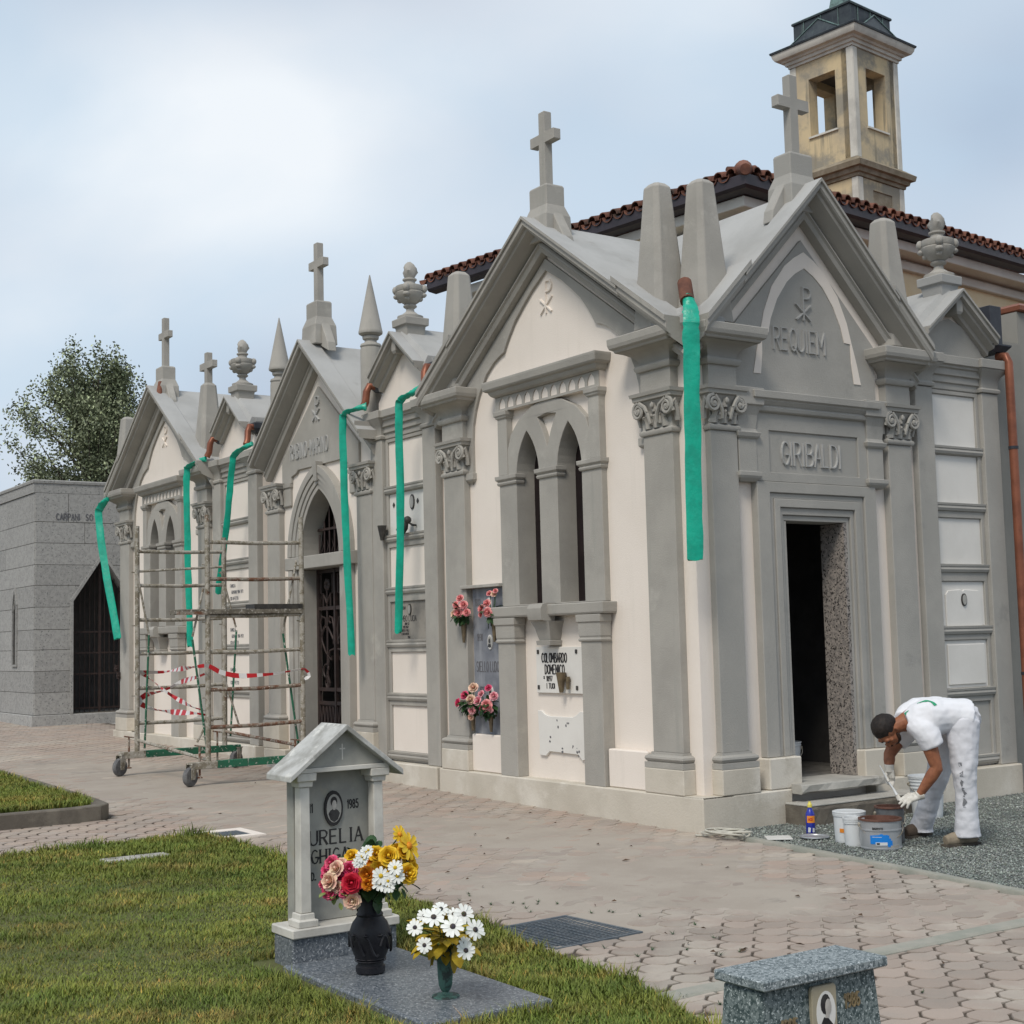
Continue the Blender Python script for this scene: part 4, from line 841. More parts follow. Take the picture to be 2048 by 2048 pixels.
# kerbs and edging strips
def strip(name, pts, w, z1, m, z0=-.06, k='structure', bev=.012, wob=0):
    mb = MB(); st = []
    P = [Vector((x, y, 0)) for x, y in pts]
    for i, p in enumerate(P):
        t = (P[min(i+1, len(P)-1)]-P[max(i-1, 0)]).normalized(); nn = Vector((-t.y, t.x, 0))*w/2; g = gz(p.x)
        wz = random.uniform(-wob, wob); a, b = p+nn, p-nn
        st.append([(a.x, a.y, g+z0), (a.x, a.y, g+z1-.01+wz), (a.x-nn.x*.15, a.y-nn.y*.15, g+z1+wz), (b.x+nn.x*.15, b.y+nn.y*.15, g+z1+wz), (b.x, b.y, g+z1-.01+wz), (b.x, b.y, g+z0)])
    mb.sweep(st); return kind(mb.build(name, m, smooth=35), k)
strip('gravel_edging', [(x, curb_y(x)) for x in np.linspace(.12, 3.82, 26)]+[], .075, .022, 'concrete_green', wob=.002)
strip('path_edging', [(CURBX, y) for y in np.linspace(-4.0, 5, 40)], .115, .014, 'concrete_green', wob=.002)
strip('lawn_kerb', [(-4.22, -9), (-4.22, -6), (-4.22, -4.4), (-4.225, -3.9), (-4.26, -3.68), (-4.40, -3.58), (-4.8, -3.55), (-7, -3.52), (-20, -3.50)], .14, .135, 'concrete_dark', wob=.004)

# lawns: earth with a turf of single blades
def lawn_z(x, y): return gz(x)+.018+.012*nz(x*1.3, y*1.3, .9)
def lawn(poly, base, name):
    x0 = min(p[0] for p in poly); x1 = max(p[0] for p in poly); y0 = min(p[1] for p in poly); y1 = max(p[1] for p in poly)
    tri = geometry.tessellate_polygon([[Vector((x, y, 0)) for x, y in poly]])
    kind(link(name, [(x, y, gz(x)+base) for x, y in poly], [tuple(t) for t in tri], 'soil_lawn'), 'structure')
lawn(LAWN1, .012, 'lawn'); lawn(LAWN2, .115, 'lawn')
GRAVE1 = (2.08, 3.80, -4.97, -4.20); GRAVE2 = (6.10, 6.32, -5.44, -4.85)
def blades(name, poly, base, n, hmul=1.0, xr=None):
    xs0 = min(p[0] for p in poly) if xr is None else xr[0]; xs1 = max(p[0] for p in poly) if xr is None else xr[1]
    ys0 = max(min(p[1] for p in poly), -7.6); ys1 = max(p[1] for p in poly)
    cnt = 0; BX = []
    PX = np.array([p for p in poly]); 
    while cnt < n:
        m = 200000; x = RS.uniform(xs0, xs1, m); y = RS.uniform(ys0, ys1+.06, m)
        ins = np.zeros(m, bool); k = len(poly)
        for i in range(k):
            a, b = poly[i]; c, d = poly[(i+1) % k]
            if d == b: continue
            ins ^= ((b > y) != (d > y)) & (x < (c-a)*(y-b)/(d-b)+a)
        dx, dy = x-CAM.x, y-CAM.y; z = base-CAM.z
        w = dx*fw.x+dy*fw.y+z*fw.z; sx = (dx*r2.x+dy*r2.y+z*r2.z)/np.maximum(w, .1)*FPX
        d2 = np.hypot(dx, dy); keep = ins & (w > .6) & (np.abs(sx) < 1130) & (RS.rand(m) < np.clip((5.2/d2)**1.25, .12, 1))
        for g in (GRAVE1, GRAVE2): keep &= ~((x > g[0]+.02) & (x < g[1]-.02) & (y > g[2]+.02) & (y < g[3]-.02))
        keep &= ~((x > -1.86) & (x < -1.62) & (y > -4.45) & (y < -3.90) & (RS.rand(m) < .93))
        BX.append(np.stack([x[keep], y[keep]], 1)); cnt += keep.sum()
    B = np.concatenate(BX)[:n]; x, y = B[:, 0], B[:, 1]; n = len(x)
    def nn(s, p): return np.sin(x*1.7*s+1.3+p)*np.cos(y*2.1*s-.4+p)+.6*np.sin(x*3.9*s-y*2.7*s+p)+.4*np.sin(x*8.3*s+y*7.1*s+2+p)
    edge = np.full(n, 9.0)
    for i in range(len(poly)):
        a = np.array(poly[i]); b = np.array(poly[(i+1) % len(poly)]); ab = b-a; t = np.clip(((x-a[0])*ab[0]+(y-a[1])*ab[1])/(ab@ab), 0, 1)
        edge = np.minimum(edge, np.hypot(x-a[0]-t*ab[0], y-a[1]-t*ab[1]))
    for g in (GRAVE1, GRAVE2):
        ex = np.maximum(np.maximum(g[0]-x, x-g[1]), 0); ey = np.maximum(np.maximum(g[2]-y, y-g[3]), 0); edge = np.minimum(edge, np.hypot(ex, ey)*1.6+.03)
    tall = np.clip(1-edge/.22, 0, 1)*np.clip(.55+.5*nn(2.3, 4), 0, 1.3)
    H = (.027+.020*RS.rand(n)+.012*np.clip(nn(1.1, 0), -1, 1.2)+.006*np.clip(nn(5.2, 1), -1, 1)+.085*tall*RS.rand(n)**1.8)*hmul; H = np.maximum(H, .024+.014*RS.rand(n))
    az = RS.uniform(0, 2*PI, n); lean = RS.uniform(.3, 1.2, n); wd = RS.uniform(.0018, .0042, n)*(1+np.hypot(x-CAM.x, y-CAM.y)*.11)
    ca, sa = np.cos(az), np.sin(az); tx, ty = -sa*wd/2, ca*wd/2
    z0 = np.array([gz(v) for v in x])+base
    V = np.zeros((n, 5, 3))
    for k, (tt, ww) in enumerate(((0, 1), (0, -1), (.55, .8), (.55, -.8), (1, 0))):
        r = lean*H*tt**1.6*.9; V[:, k, 0] = x+ca*r+tx*ww; V[:, k, 1] = y+sa*r+ty*ww; V[:, k, 2] = z0+H*tt*np.cos(lean*.55*tt)
    F = np.zeros((n, 3, 3), np.int32); b = (np.arange(n)*5)[:, None]
    F[:, 0] = b+np.array([0, 1, 3]); F[:, 1] = b+np.array([0, 3, 2]); F[:, 2] = b+np.array([2, 3, 4])
    dry = np.clip(nn(1.9, 7)*.55+nn(4.5, 2)*.35-.25+RS.normal(0, .28, n), 0, 1); dk = np.clip(nn(2.7, 3)*.4+.1, 0, 1)*(1-dry)
    g = RS.uniform(.66, 1.32, n)*(1+.13*np.clip(nn(1.2, 5), -1, 1)+.09*np.clip(nn(5.5, 9), -1, 1))
    colr = np.stack([g*(1+.75*dry-.35*dk), g*(1+.20*dry-.14*dk), g*(1+.85*dry-.1*dk)], 1)
    sp = RS.rand(n) < .035; colr[sp] *= np.array([2.1, 1.35, 1.5])
    me = bpy.data.meshes.new(name); me.vertices.add(n*5); me.vertices.foreach_set('co', V.reshape(-1))
    me.loops.add(n*9); me.loops.foreach_set('vertex_index', F.reshape(-1)); me.polygons.add(n*3); me.polygons.foreach_set('loop_start', np.arange(0, n*9, 3, dtype=np.int32)); me.polygons.foreach_set('loop_total', np.full(n*3, 3, np.int32))
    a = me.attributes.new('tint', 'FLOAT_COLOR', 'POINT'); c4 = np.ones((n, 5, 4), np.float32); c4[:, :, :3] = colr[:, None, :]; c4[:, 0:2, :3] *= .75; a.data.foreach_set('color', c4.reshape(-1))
    me.update(); me.validate(); me.materials.append(M['grass']); return kind(place(name, me, Vector((0, 0, 0))), 'stuff')
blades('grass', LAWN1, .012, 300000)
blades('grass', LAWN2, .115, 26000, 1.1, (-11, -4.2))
st = MB().stack4(-1.84, -1.64, -4.43, -3.92, [(.0, 0), (.046, 0), (.05, -.01)]).build('flat_stone', 'concrete', bevel=.01); tag(st, 'flat pale stone lying in the lawn', 'stone')

# gravel yard
gb = [(.06, -.06)]+[(x, curb_y(x)+.03) for x in (.2, 1.5, 3.85)]+[(3.85, 9), (.06, 9)]
tri = geometry.tessellate_polygon([[Vector((x, y, 0)) for x, y in gb]]); kind(link('gravel_bed', [(x, y, .0) for x, y in gb], [tuple(t) for t in tri], 'gravel_bed'), 'structure')
n = 62000; x = RS.uniform(.07, 3.84, n*2); y = RS.uniform(-.5, 5.2, n*2); d = np.hypot(x-CAM.x, y-CAM.y)
k = (y > .05-.145*(x-.30)+.03) & (RS.rand(n*2) < np.clip(9.0/d, 0, 1)**2); x = x[k][:n]; y = y[k][:n]; n = len(x)
OV = np.array([(1, 0, 0), (-1, 0, 0), (0, 1, 0), (0, -1, 0), (0, 0, 1), (0, 0, -.6)]); OF = np.array([(0, 2, 4), (2, 1, 4), (1, 3, 4), (3, 0, 4), (2, 0, 5), (1, 2, 5), (3, 1, 5), (0, 3, 5)])
sz = RS.uniform(.0038, .0092, n)*(1+(RS.rand(n) < .06)*.7); an = RS.uniform(0, 2*PI, n); V = np.zeros((n, 6, 3))
jit = RS.uniform(.7, 1.3, (n, 6, 3)); O = OV[None]*jit*sz[:, None, None]*np.array([1.25, .9, .75])
V[:, :, 0] = x[:, None]+O[:, :, 0]*np.cos(an)[:, None]-O[:, :, 1]*np.sin(an)[:, None]; V[:, :, 1] = y[:, None]+O[:, :, 0]*np.sin(an)[:, None]+O[:, :, 1]*np.cos(an)[:, None]; V[:, :, 2] = O[:, :, 2]+RS.uniform(.001, .008, n)[:, None]
F = (OF[None]+(np.arange(n)*6)[:, None, None]).astype(np.int32); me = bpy.data.meshes.new('gravel'); me.vertices.add(n*6); me.vertices.foreach_set('co', V.reshape(-1)); me.loops.add(n*24); me.loops.foreach_set('vertex_index', F.reshape(-1)); me.polygons.add(n*8)
me.polygons.foreach_set('loop_start', np.arange(0, n*24, 3, dtype=np.int32)); me.polygons.foreach_set('loop_total', np.full(n*8, 3, np.int32))
a = me.attributes.new('tint', 'FLOAT_COLOR', 'POINT'); c4 = np.ones((n, 6, 4), np.float32); tt = RS.uniform(.6, 1.45, n); tt[RS.rand(n) < .05] = 2.2; c4[:, :, :3] = (tt[:, None]*np.array([.98, 1.0, .98])+RS.normal(0, .03, (n, 3)))[:, None]; a.data.foreach_set('color', c4.reshape(-1)); me.update(); me.validate(); me.materials.append(M['gravel'])
kind(place('gravel', me, Vector((0, 0, 0))), 'stuff')

# drains
dg = thing('drain_grate', 'square steel mesh drain grate beside the grass edge', 'drain grate', (2.42, -3.22, 0))
ang = .07; rot = lambda u, n_, z: (2.42+u*math.cos(ang)-n_*math.sin(ang), -3.22+u*math.sin(ang)+n_*math.cos(ang), z)
mb = MB(rot)
for a, b, c, d in ((-.33, .33, -.31, -.29), (-.33, .33, .29, .31), (-.33, -.31, -.29, .29), (.31, .33, -.29, .29)): mb.box(a, b, c, d, -.03, .006)
mb.each('grate_frame', 'grate_steel', dg)
mb = MB(rot)
for i in range(18): mb.box(-.31+i*.0345, -.302+i*.0345, -.29, .29, -.02, .003)
for i in range(12): mb.box(-.309, .309, -.285+i*.051, -.277+i*.051, -.02, .0015)
mb.each('grate_bar', 'grate_steel', dg); MB(rot).box(-.34, .34, -.32, .32, -.04, -.035).build('pit', 'dark_room', dg)
d2 = thing('drain_grate', 'small slotted drain in a pale concrete surround near the scaffold', 'drain grate', (-2.58, -3.07, gz(-2.6)))
z = gz(-2.58); fr2 = lambda u, n_, zz: (-2.58+u, -3.07+n_, z+zz)
MB(fr2).plate([(-.27, -.22), (.27, -.22), (.27, .22), (-.27, .22)], 0, 1).v
mb = MB(lambda u, n_, zz: (-2.58+u, -3.07+zz, z+n_)); mb.plate([(-.27, -.22), (.27, -.22), (.27, .22), (-.27, .22)], -.03, .008, [[(-.15, -.13), (.17, -.13), (.17, .13), (-.15, .13)]]); mb.build('surround', 'stucco_cream', d2)
mb = MB(fr2)
for i in range(9): mb.box(-.15, .17, -.128+i*.030, -.110+i*.030, -.015, .004)
mb.each('grate_bar', 'grate_steel', d2); MB(fr2).box(-.15, .17, -.13, .13, -.03, -.025).build('pit', 'dark_room', d2)
# dead leaves and weeds on the paving
mb = MB()
for i in range(70):
    x, y = (random.uniform(-6.5, 5), random.uniform(-3.2, -.4)) if i % 3 else (random.uniform(-1, 4), random.uniform(-3.4, -2.6))
    if not paved(x, y): continue
    a = random.uniform(0, 6.28); l = random.uniform(.012, .035); w_ = l*.3; zz = gz(x)+.008
    mb.add([(x+l*math.cos(a), y+l*math.sin(a), zz+.004), (x-w_*math.sin(a), y+w_*math.cos(a), zz+.012), (x-l*math.cos(a), y-l*math.sin(a), zz), (x+w_*math.sin(a), y-w_*math.cos(a), zz+.002)], [(0, 1, 2, 3)])
kind(mb.build('fallen_leaves', 'dead_leaf'), 'stuff')
mb = MB()
for i in range(34):
    cx, cy = random.choice([(2.2, -2.7), (2.9, -2.75), (3.3, -2.9), (3.6, -3.2), (4.4, -3.0), (1.2, -3.05), (3.0, -3.2), (4.1, -3.5), (1.6, -2.9)]); cx += random.gauss(0, .14); cy += random.gauss(0, .10)
    for k in range(9):
        a = random.uniform(0, 6.28); l = random.uniform(.012, .035); zz = gz(cx)+.002
        mb.add([(cx+.003*math.sin(a), cy-.003*math.cos(a), zz), (cx-.003*math.sin(a), cy+.003*math.cos(a), zz), (cx+l*math.cos(a), cy+l*math.sin(a), zz+random.uniform(.006, .022))], [(0, 1, 2)])
kind(mb.build('joint_weeds', 'leaf_green'), 'stuff')

# ------------------------------------------------------------------ church behind
E0 = Vector((-3.952, 4.587, 7.5)); dl = Vector((-.99345, -.1140, 0)).normalized(); drr = Vector((-.1140, .99345, 0)).normalized()
def FC(a, b, z): p = E0+dl*a+drr*b; return (p.x, p.y, z)
LA, LB = 6.70, 9.5
ch = thing('church', 'pale yellow church with brown gutter and terracotta tiled eaves behind the chapels', 'church', FC(LA/2, LB/2, 0))
mb = MB(FC); mb.box(.55, LA-.8, .55, LB, -.1, 7.25); mb.build('wall', 'church_yellow', ch)
mb = MB(FC)
for z0, z1, e in ((6.98, 7.11, .46), (7.112, 7.15, .51), (7.152, 7.295, .20)): mb.box(e, LA-e-.1, e, LB, z0, z1)
mb.each('cornice_band', 'church_cornice', ch, bevel=.01)
mb = MB(FC); gp = [(.17, 7.298), (.02, 7.315), (-.02, 7.35), (-.02, 7.49), (.05, 7.50), (.17, 7.49)]
mb.sweep([[(LA+.0, n_, z) for n_, z in gp], [(n_, n_, z) for n_, z in gp], [(n_, LB, z) for n_, z in gp]]); mb.build('gutter', 'gutter_brown', ch, smooth=30)
mb = MB(FC); rs = .30
mb.add([(.03, .03, 7.50), (LA, .03, 7.50), (LA, 3, 7.5+3*rs), (3, 3, 7.5+3*rs), (.03, LB, 7.50), (3, LB, 7.5+3*rs), (LA, LB, 7.5+3*rs)], [(0, 1, 2, 3), (0, 3, 5, 4), (3, 2, 6, 5)]); mb.build('roof', 'terracotta', ch)
tm = MB(); rg = []
for y, r, z in ((0, .085, 0), (.48, .070, .15)): rg.append([(r*math.cos(a), y, z+r*1.05*math.sin(a)) for a in [PI*k/8 for k in range(9)]]+[((r-.014)*math.cos(a), y, z+(r-.014)*1.05*math.sin(a)) for a in [PI*k/8 for k in range(8, -1, -1)]])
TM = tm.sweep(rg).build('roof_tile', 'terracotta', None, smooth=50, loc=(0, 0, 0)); tmesh = TM.data; bpy.data.objects.remove(TM)
bl = MB(); bl.sweep([[(.10*math.cos(a), y, z+.07-.09*math.sin(a)) for a in [PI*k/6 for k in range(7)]]+[(.088*math.cos(a), y, z+.07-.075*math.sin(a)) for a in [PI*k/6 for k in range(6, -1, -1)]] for y, z in ((-.02, 0), (.46, .14))])
BLm = bl.build('roof_tile', 'terracotta', None, smooth=50, loc=(0, 0, 0)); bmesh_ = BLm.data; bpy.data.objects.remove(BLm)
rl = math.atan2(-drr.x, drr.y); rr_ = math.atan2(dl.y, dl.x)-PI/2
for i in range(int(LA/.215)):
    a = .22+i*.215
    for k in range(2 if a > .9 else 1): place('roof_tile', tmesh, Vector(FC(a, -.03+k*.40, 7.525+k*.125)), ch, rot=(0, 0, math.atan2(drr.y, drr.x)-PI/2))
    place('roof_tile', bmesh_, Vector(FC(a+.107, -.02, 7.46)), ch, rot=(0, 0, math.atan2(drr.y, drr.x)-PI/2))
for i in range(int(LB/.215)):
    b = .22+i*.215
    for k in range(2 if b > .9 else 1): place('roof_tile', tmesh, Vector(FC(-.03+k*.40, b, 7.525+k*.125)), ch, rot=(0, 0, math.atan2(dl.y, dl.x)-PI/2))
    place('roof_tile', bmesh_, Vector(FC(-.02, b+.107, 7.46)), ch, rot=(0, 0, math.atan2(dl.y, dl.x)-PI/2))
MB(FC).tube([(-.06, -.06, 7.52), (.12, .12, 7.60), (.6, .6, 7.74), (1.2, 1.2, 7.92)], [.07, .12, .12, .11], 14).build('hip_cap', 'terracotta', ch, smooth=50)

# bell tower
N0 = Vector((-7.685, 10.93, 0)); tl = Vector((-.9935, -.1134, 0)).normalized(); tr = Vector((-.1134, .9935, 0)).normalized(); TW = 1.36
def FT(a, b, z): p = N0+tl*a+tr*b; return (p.x, p.y, z)
tw = thing('bell_tower', 'weathered yellow bell tower with open belfry and dark slate cap', 'tower', FT(TW/2, TW/2, 0))
def FTL(u, n, z): return FT(u, -n, z)
def FTR(u, n, z): return FT(-n, u, z)
def FTB(u, n, z): return FT(u, TW+n, z)
def FTE(u, n, z): return FT(TW+n, u, z)
hole = [(.385, 10.58), (.97, 10.58), (.97, 11.66), (.385, 11.66)]
for F_, c_ in ((FTL, .025), (FTR, 0), (FTB, .0), (FTE, .025)):
    MB(F_).plate([(c_, 9.95), (TW-c_, 9.95), (TW-c_, 11.98), (c_, 11.98)], -.24, 0, [hole]).build('belfry_wall', 'tower_yellow', tw)
    MB(F_).box(.36, .995, -.24, .035, 10.545, 10.578).build('sill', 'tower_white', tw)
    for a, b in ((-.012, .125), (TW-.125, TW+.012)): MB(F_).box(a, b, -.05, .02, 9.955, 11.975).build('corner_pilaster', 'tower_white', tw, bevel=.01)
MB(FT).box(.02, TW-.02, .02, TW-.02, 11.80, 11.84).build('belfry_ceiling', 'dark_room', tw); MB(FT).box(.05, TW-.05, .05, TW-.05, 10.30, 10.34).build('belfry_floor', 'concrete', tw)
MB(FT).stack4(0, TW, 0, TW, [(6.5, -.01), (9.60, -.01), (9.605, .04), (9.66, .05), (9.67, .09), (9.74, .11), (9.75, .17), (9.84, .19), (9.95, .04)]).build('ledge', 'tower_ledge', tw, smooth=25)
for F_ in (FTL, FTR):
    for a, b in ((-.02, .125), (TW-.125, TW+.02)): MB(F_).box(a, b, -.1, .022, 6.6, 9.60).build('corner_pilaster', 'tower_white', tw, bevel=.01)
    MB(F_).plate([(.128, 7), (TW-.128, 7), (TW-.128, 9.595), (.128, 9.595)], -.05, .012, [[(.42, 7.4), (1.0, 7.4), (1.0, 9.42), (.42, 9.42)]]).build('shaft_wall', 'tower_yellow', tw)
MB(FT).stack4(0, TW, 0, TW, [(11.982, .03), (12.03, .035), (12.035, .07), (12.09, .075), (12.095, .11), (12.13, .13), (12.14, .20), (12.20, .235), (12.26, .245)]).build('cornice', 'tower_white', tw, smooth=25)
MB(FT).stack4(0, TW, 0, TW, [(12.262, .262), (12.295, .272), (12.305, .262), (12.40, .03)]).build('roof_skirt', 'slate', tw)
MB(FT).stack4(0, TW, 0, TW, [(12.38, -.06), (12.80, -.06), (12.802, -.035), (12.83, -.03), (12.835, -.06)]).build('roof_drum', 'slate', tw)
for F_ in (FTL, FTR):
    o = MB(F_); o.add([(.13, .15, 12.335), (TW-.13, .15, 12.335), (TW/2, .02, 12.70), (TW/2, -.06, 12.70), (.2, -.06, 12.35), (TW-.2, -.06, 12.35)], [(0, 1, 2), (0, 2, 3, 4), (1, 5, 3, 2)]); o.build('roof_gablet', 'slate', tw)
    e_ = MB(F_)
    for u in (.13, TW-.13): e_.tube([(u, .155, 12.345), (TW/2, .03, 12.71)], .012, 6)
    for u in (.30, TW/2, TW-.30): e_.tube([(u, -.05, 12.40), (u, -.05, 12.82)], .007, 5)
    e_.tube([(.04, -.045, 12.835), (TW-.04, -.045, 12.835)], .016, 6); e_.each('roof_seam', 'verdigris', tw)
mb = MB(FT); c_ = TW/2
mb.sweep([[(c_+x*w_, c_+y*w_, z) for x, y in ((-1, -1), (1, -1), (1, 1), (-1, 1))] for w_, z in ((TW/2-.04, 12.84), (.16, 13.05), (.12, 13.3), (.02, 14.1))]); mb.build('roof_spire', 'verdigris', tw)

# grey building on the right
rb = thing('grey_building', 'plain grey rendered building with a copper roof edge on the far right', 'building', (-.6, 8, 0))
MB().box(-3.6, -.25, 4.86, 13, -.1, 4.95).build('wall', 'right_wall', rb); MB().box(-.25, -.243, 4.88, 13, 2.45, 2.47).build('wall_joint', 'gutter_brown', rb)
MB(FR).stack(4.90, 13, -3.6, -.25, [(4.952, .03), (4.965, .05), (5.01, .055), (5.04, .02)]).build('roof_edge', 'copper', rb); MB().box(-.6, -.24, 4.25, 4.855, .0, 4.6).build('side_pier', 'right_wall', rb)

# granite mausoleum on the left
MX, MY0, MY1, MXL = -18.1, -.40, 3.6, -23.5
ms = thing('granite_mausoleum', 'grey granite mausoleum with a pointed dark gateway on the left', 'mausoleum', (-20.5, 1.6, gz(-20)))
AY = .90; zj = [.43, .84, 1.24, 1.64, 2.02, 2.44, 2.85, 3.24, 3.65, 4.05, 4.60]
def arch_edge(z): return (AY-.60) if z < 2.56 else AY-.60*(3.46-z)/(.90) if z < 3.46 else None
k = 0
for i in range(len(zj)-1):
    z0, z1 = zj[i]+.004, zj[i+1]-.004; lc = arch_edge(z0); lt = arch_edge(z1); z0r, z1r = z0, z1
    cuts = [MY0+.012, .22+(.45 if i % 2 else 0) if lc is None else None, 1.1 if lc is None else None, 2.0, MY1]
    def panel(pts):
        MB(FR).plate(pts, MX-.02, MX+random.uniform(.020, .026)).build('granite_panel', 'granite_grey', ms, bevel=.004)
    if lc is None:
        ys = [MY0+.012, .24, 1.28, 2.3, MY1] if i == len(zj)-2 else [MY0+.012, .55, 1.62, 2.7, MY1]
        for a, b in zip(ys, ys[1:]): panel([(a, z0), (b-.008, z0), (b-.008, z1), (a, z1)])
    else:
        for s in (0, 1):
            m_ = (lambda y: y) if not s else (lambda y: 2*AY-y)
            e0 = MY0+.012 if not s else 2*AY-MY1
            if lt is None: pts = [(m_(e0), z0), (m_(lc), z0), (m_(AY-.001), 3.462), (m_(AY-.001), z1), (m_(e0), z1)]
            elif z0 < 2.56 < z1: pts = [(m_(e0), z0), (m_(lc), z0), (m_(lc), 2.56), (m_(lt), z1), (m_(e0), z1)]
            else: pts = [(m_(e0), z0), (m_(lc), z0), (m_(lt), z1), (m_(e0), z1)]
            panel(pts)
MB(FR).plate([(MY0+.06, .0), (MY1, .0), (MY1, 4.60), (MY0+.06, 4.60)], MX-.30, MX, [[(AY-.59, .43), (AY-.59, 2.56), (AY, 3.44), (AY+.59, 2.56), (AY+.59, .43)]]).build('wall_core', 'concrete_dark', ms)
for s in (-1, 1):
    MB(FR).plate([(AY+s*.63, .43), (AY+s*.575, .43), (AY+s*.575, 2.55), (AY, 3.41), (AY, 3.50), (AY+s*.63, 2.575)], MX-.3, MX+.05).build('gate_surround', 'granite_grey', ms)
slit = [(-19.50, 1.37), (-19.26, 1.37), (-19.26, 2.52), (-19.38, 2.80), (-19.50, 2.52)]
MB(FL).plate([(MXL, .0), (MX-.002, .0), (MX-.002, 4.62), (MXL, 4.62)], -MY0-.30, -MY0-.03, [slit]).build('side_wall', 'concrete_dark', ms)
for i in range(len(zj)-1):
    z0, z1 = zj[i]+.004, zj[i+1]-.004
    xs = [MXL, -21.6, -20.1, MX-.0] if i % 2 else [MXL, -22.3, -20.7, MX-.0]
    for a, b in zip(xs, xs[1:]):
        hs = []
        if z1 > 1.37 and z0 < 2.80 and a < -19.38 < b:
            zb_, zt_ = max(z0, 1.37), min(z1, 2.80)
            hw = lambda z: .12 if z < 2.52 else max(.002, .12*(2.80-z)/.28)
            MB(FL).plate([(a+.008, z0), (-19.38-hw(max(z0, 1.37)), z0), (-19.38-hw(zt_), zt_), (-19.38-hw(zt_), z1), (a+.008, z1)] if zb_ == z0 else [(a+.008, z0), (b, z0), (b, zb_), (-19.26, zb_), (-19.26, zb_-.004), (-19.50, zb_-.004), (-19.50, z1), (a+.008, z1)], -MY0-.03, -MY0).build('granite_panel', 'granite_grey', ms, bevel=.004)
            if zb_ == z0: MB(FL).plate([(-19.38+hw(z0), z0), (b, z0), (b, z1), (-19.38+hw(zt_), z1), (-19.38+hw(zt_), zt_)], -MY0-.03, -MY0).build('granite_panel', 'granite_grey', ms, bevel=.004)
            else: MB(FL).plate([(-19.26, zb_), (b, zb_), (b, z1), (-19.26, z1)], -MY0-.03, -MY0).build('granite_panel', 'granite_grey', ms, bevel=.004)
        else: MB(FL).plate([(a+.008, z0), (b, z0), (b, z1), (a+.008, z1)], -MY0-.03, -MY0+random.uniform(-.003, .003)).build('granite_panel', 'granite_grey', ms, bevel=.004)
MB(FL).plate([(-19.55, 1.33), (-19.21, 1.33), (-19.21, 2.54), (-19.38, 2.88), (-19.55, 2.54)], -MY0-.02, -MY0+.03, [slit]).build('window_surround', 'granite_grey', ms); MB().box(-19.5, -19.26, -.20, -.18, 1.3, 2.9).build('pane', 'dark_glass', ms)
MB().stack4(MXL, MX, MY0, MY1, [(4.602, .022), (4.78, .022), (4.785, .04), (4.83, .045), (4.85, .03), (4.86, -.1)]).build('roof_edge', 'granite_grey', ms); MB().stack4(MXL, MX, MY0, MY1, [(.0, .10), (.20, .10), (.205, .06), (.425, .05)]).build('base_course', 'granite_grey', ms, bevel=.01)
letter_parts(FR, 'CARPANI  SO', .0, 4.10, .115, .014, MX+.022, MX+.032, 'letter_grey', ms, ws=.78, gap=.2, ridge=False)
gt = MB(FR)
for i in range(13): u = AY-.57+i*.095; gt.box(u-.006, u+.006, MX-.20, MX-.185, .44, 2.56+max(0, .86*(1-abs(u-AY)/.58)))
for z in (.5, 1.15, 1.55, 1.95): gt.box(AY-.58, AY+.58, MX-.205, MX-.18, z, z+.03)
gt.box(AY-.025, AY+.025, MX-.206, MX-.175, .44, 3.3); gt.each('gate_bar', 'iron', ms)
MB(FR).box(-.2, 3, MX-1.6, MX-1.55, .2, 4).build('inner_wall', 'dark_room', ms); MB(FR).box(-.2, 3, MX-1.6, MX-.3, .36, .43).build('inner_floor', 'room_floor', ms)

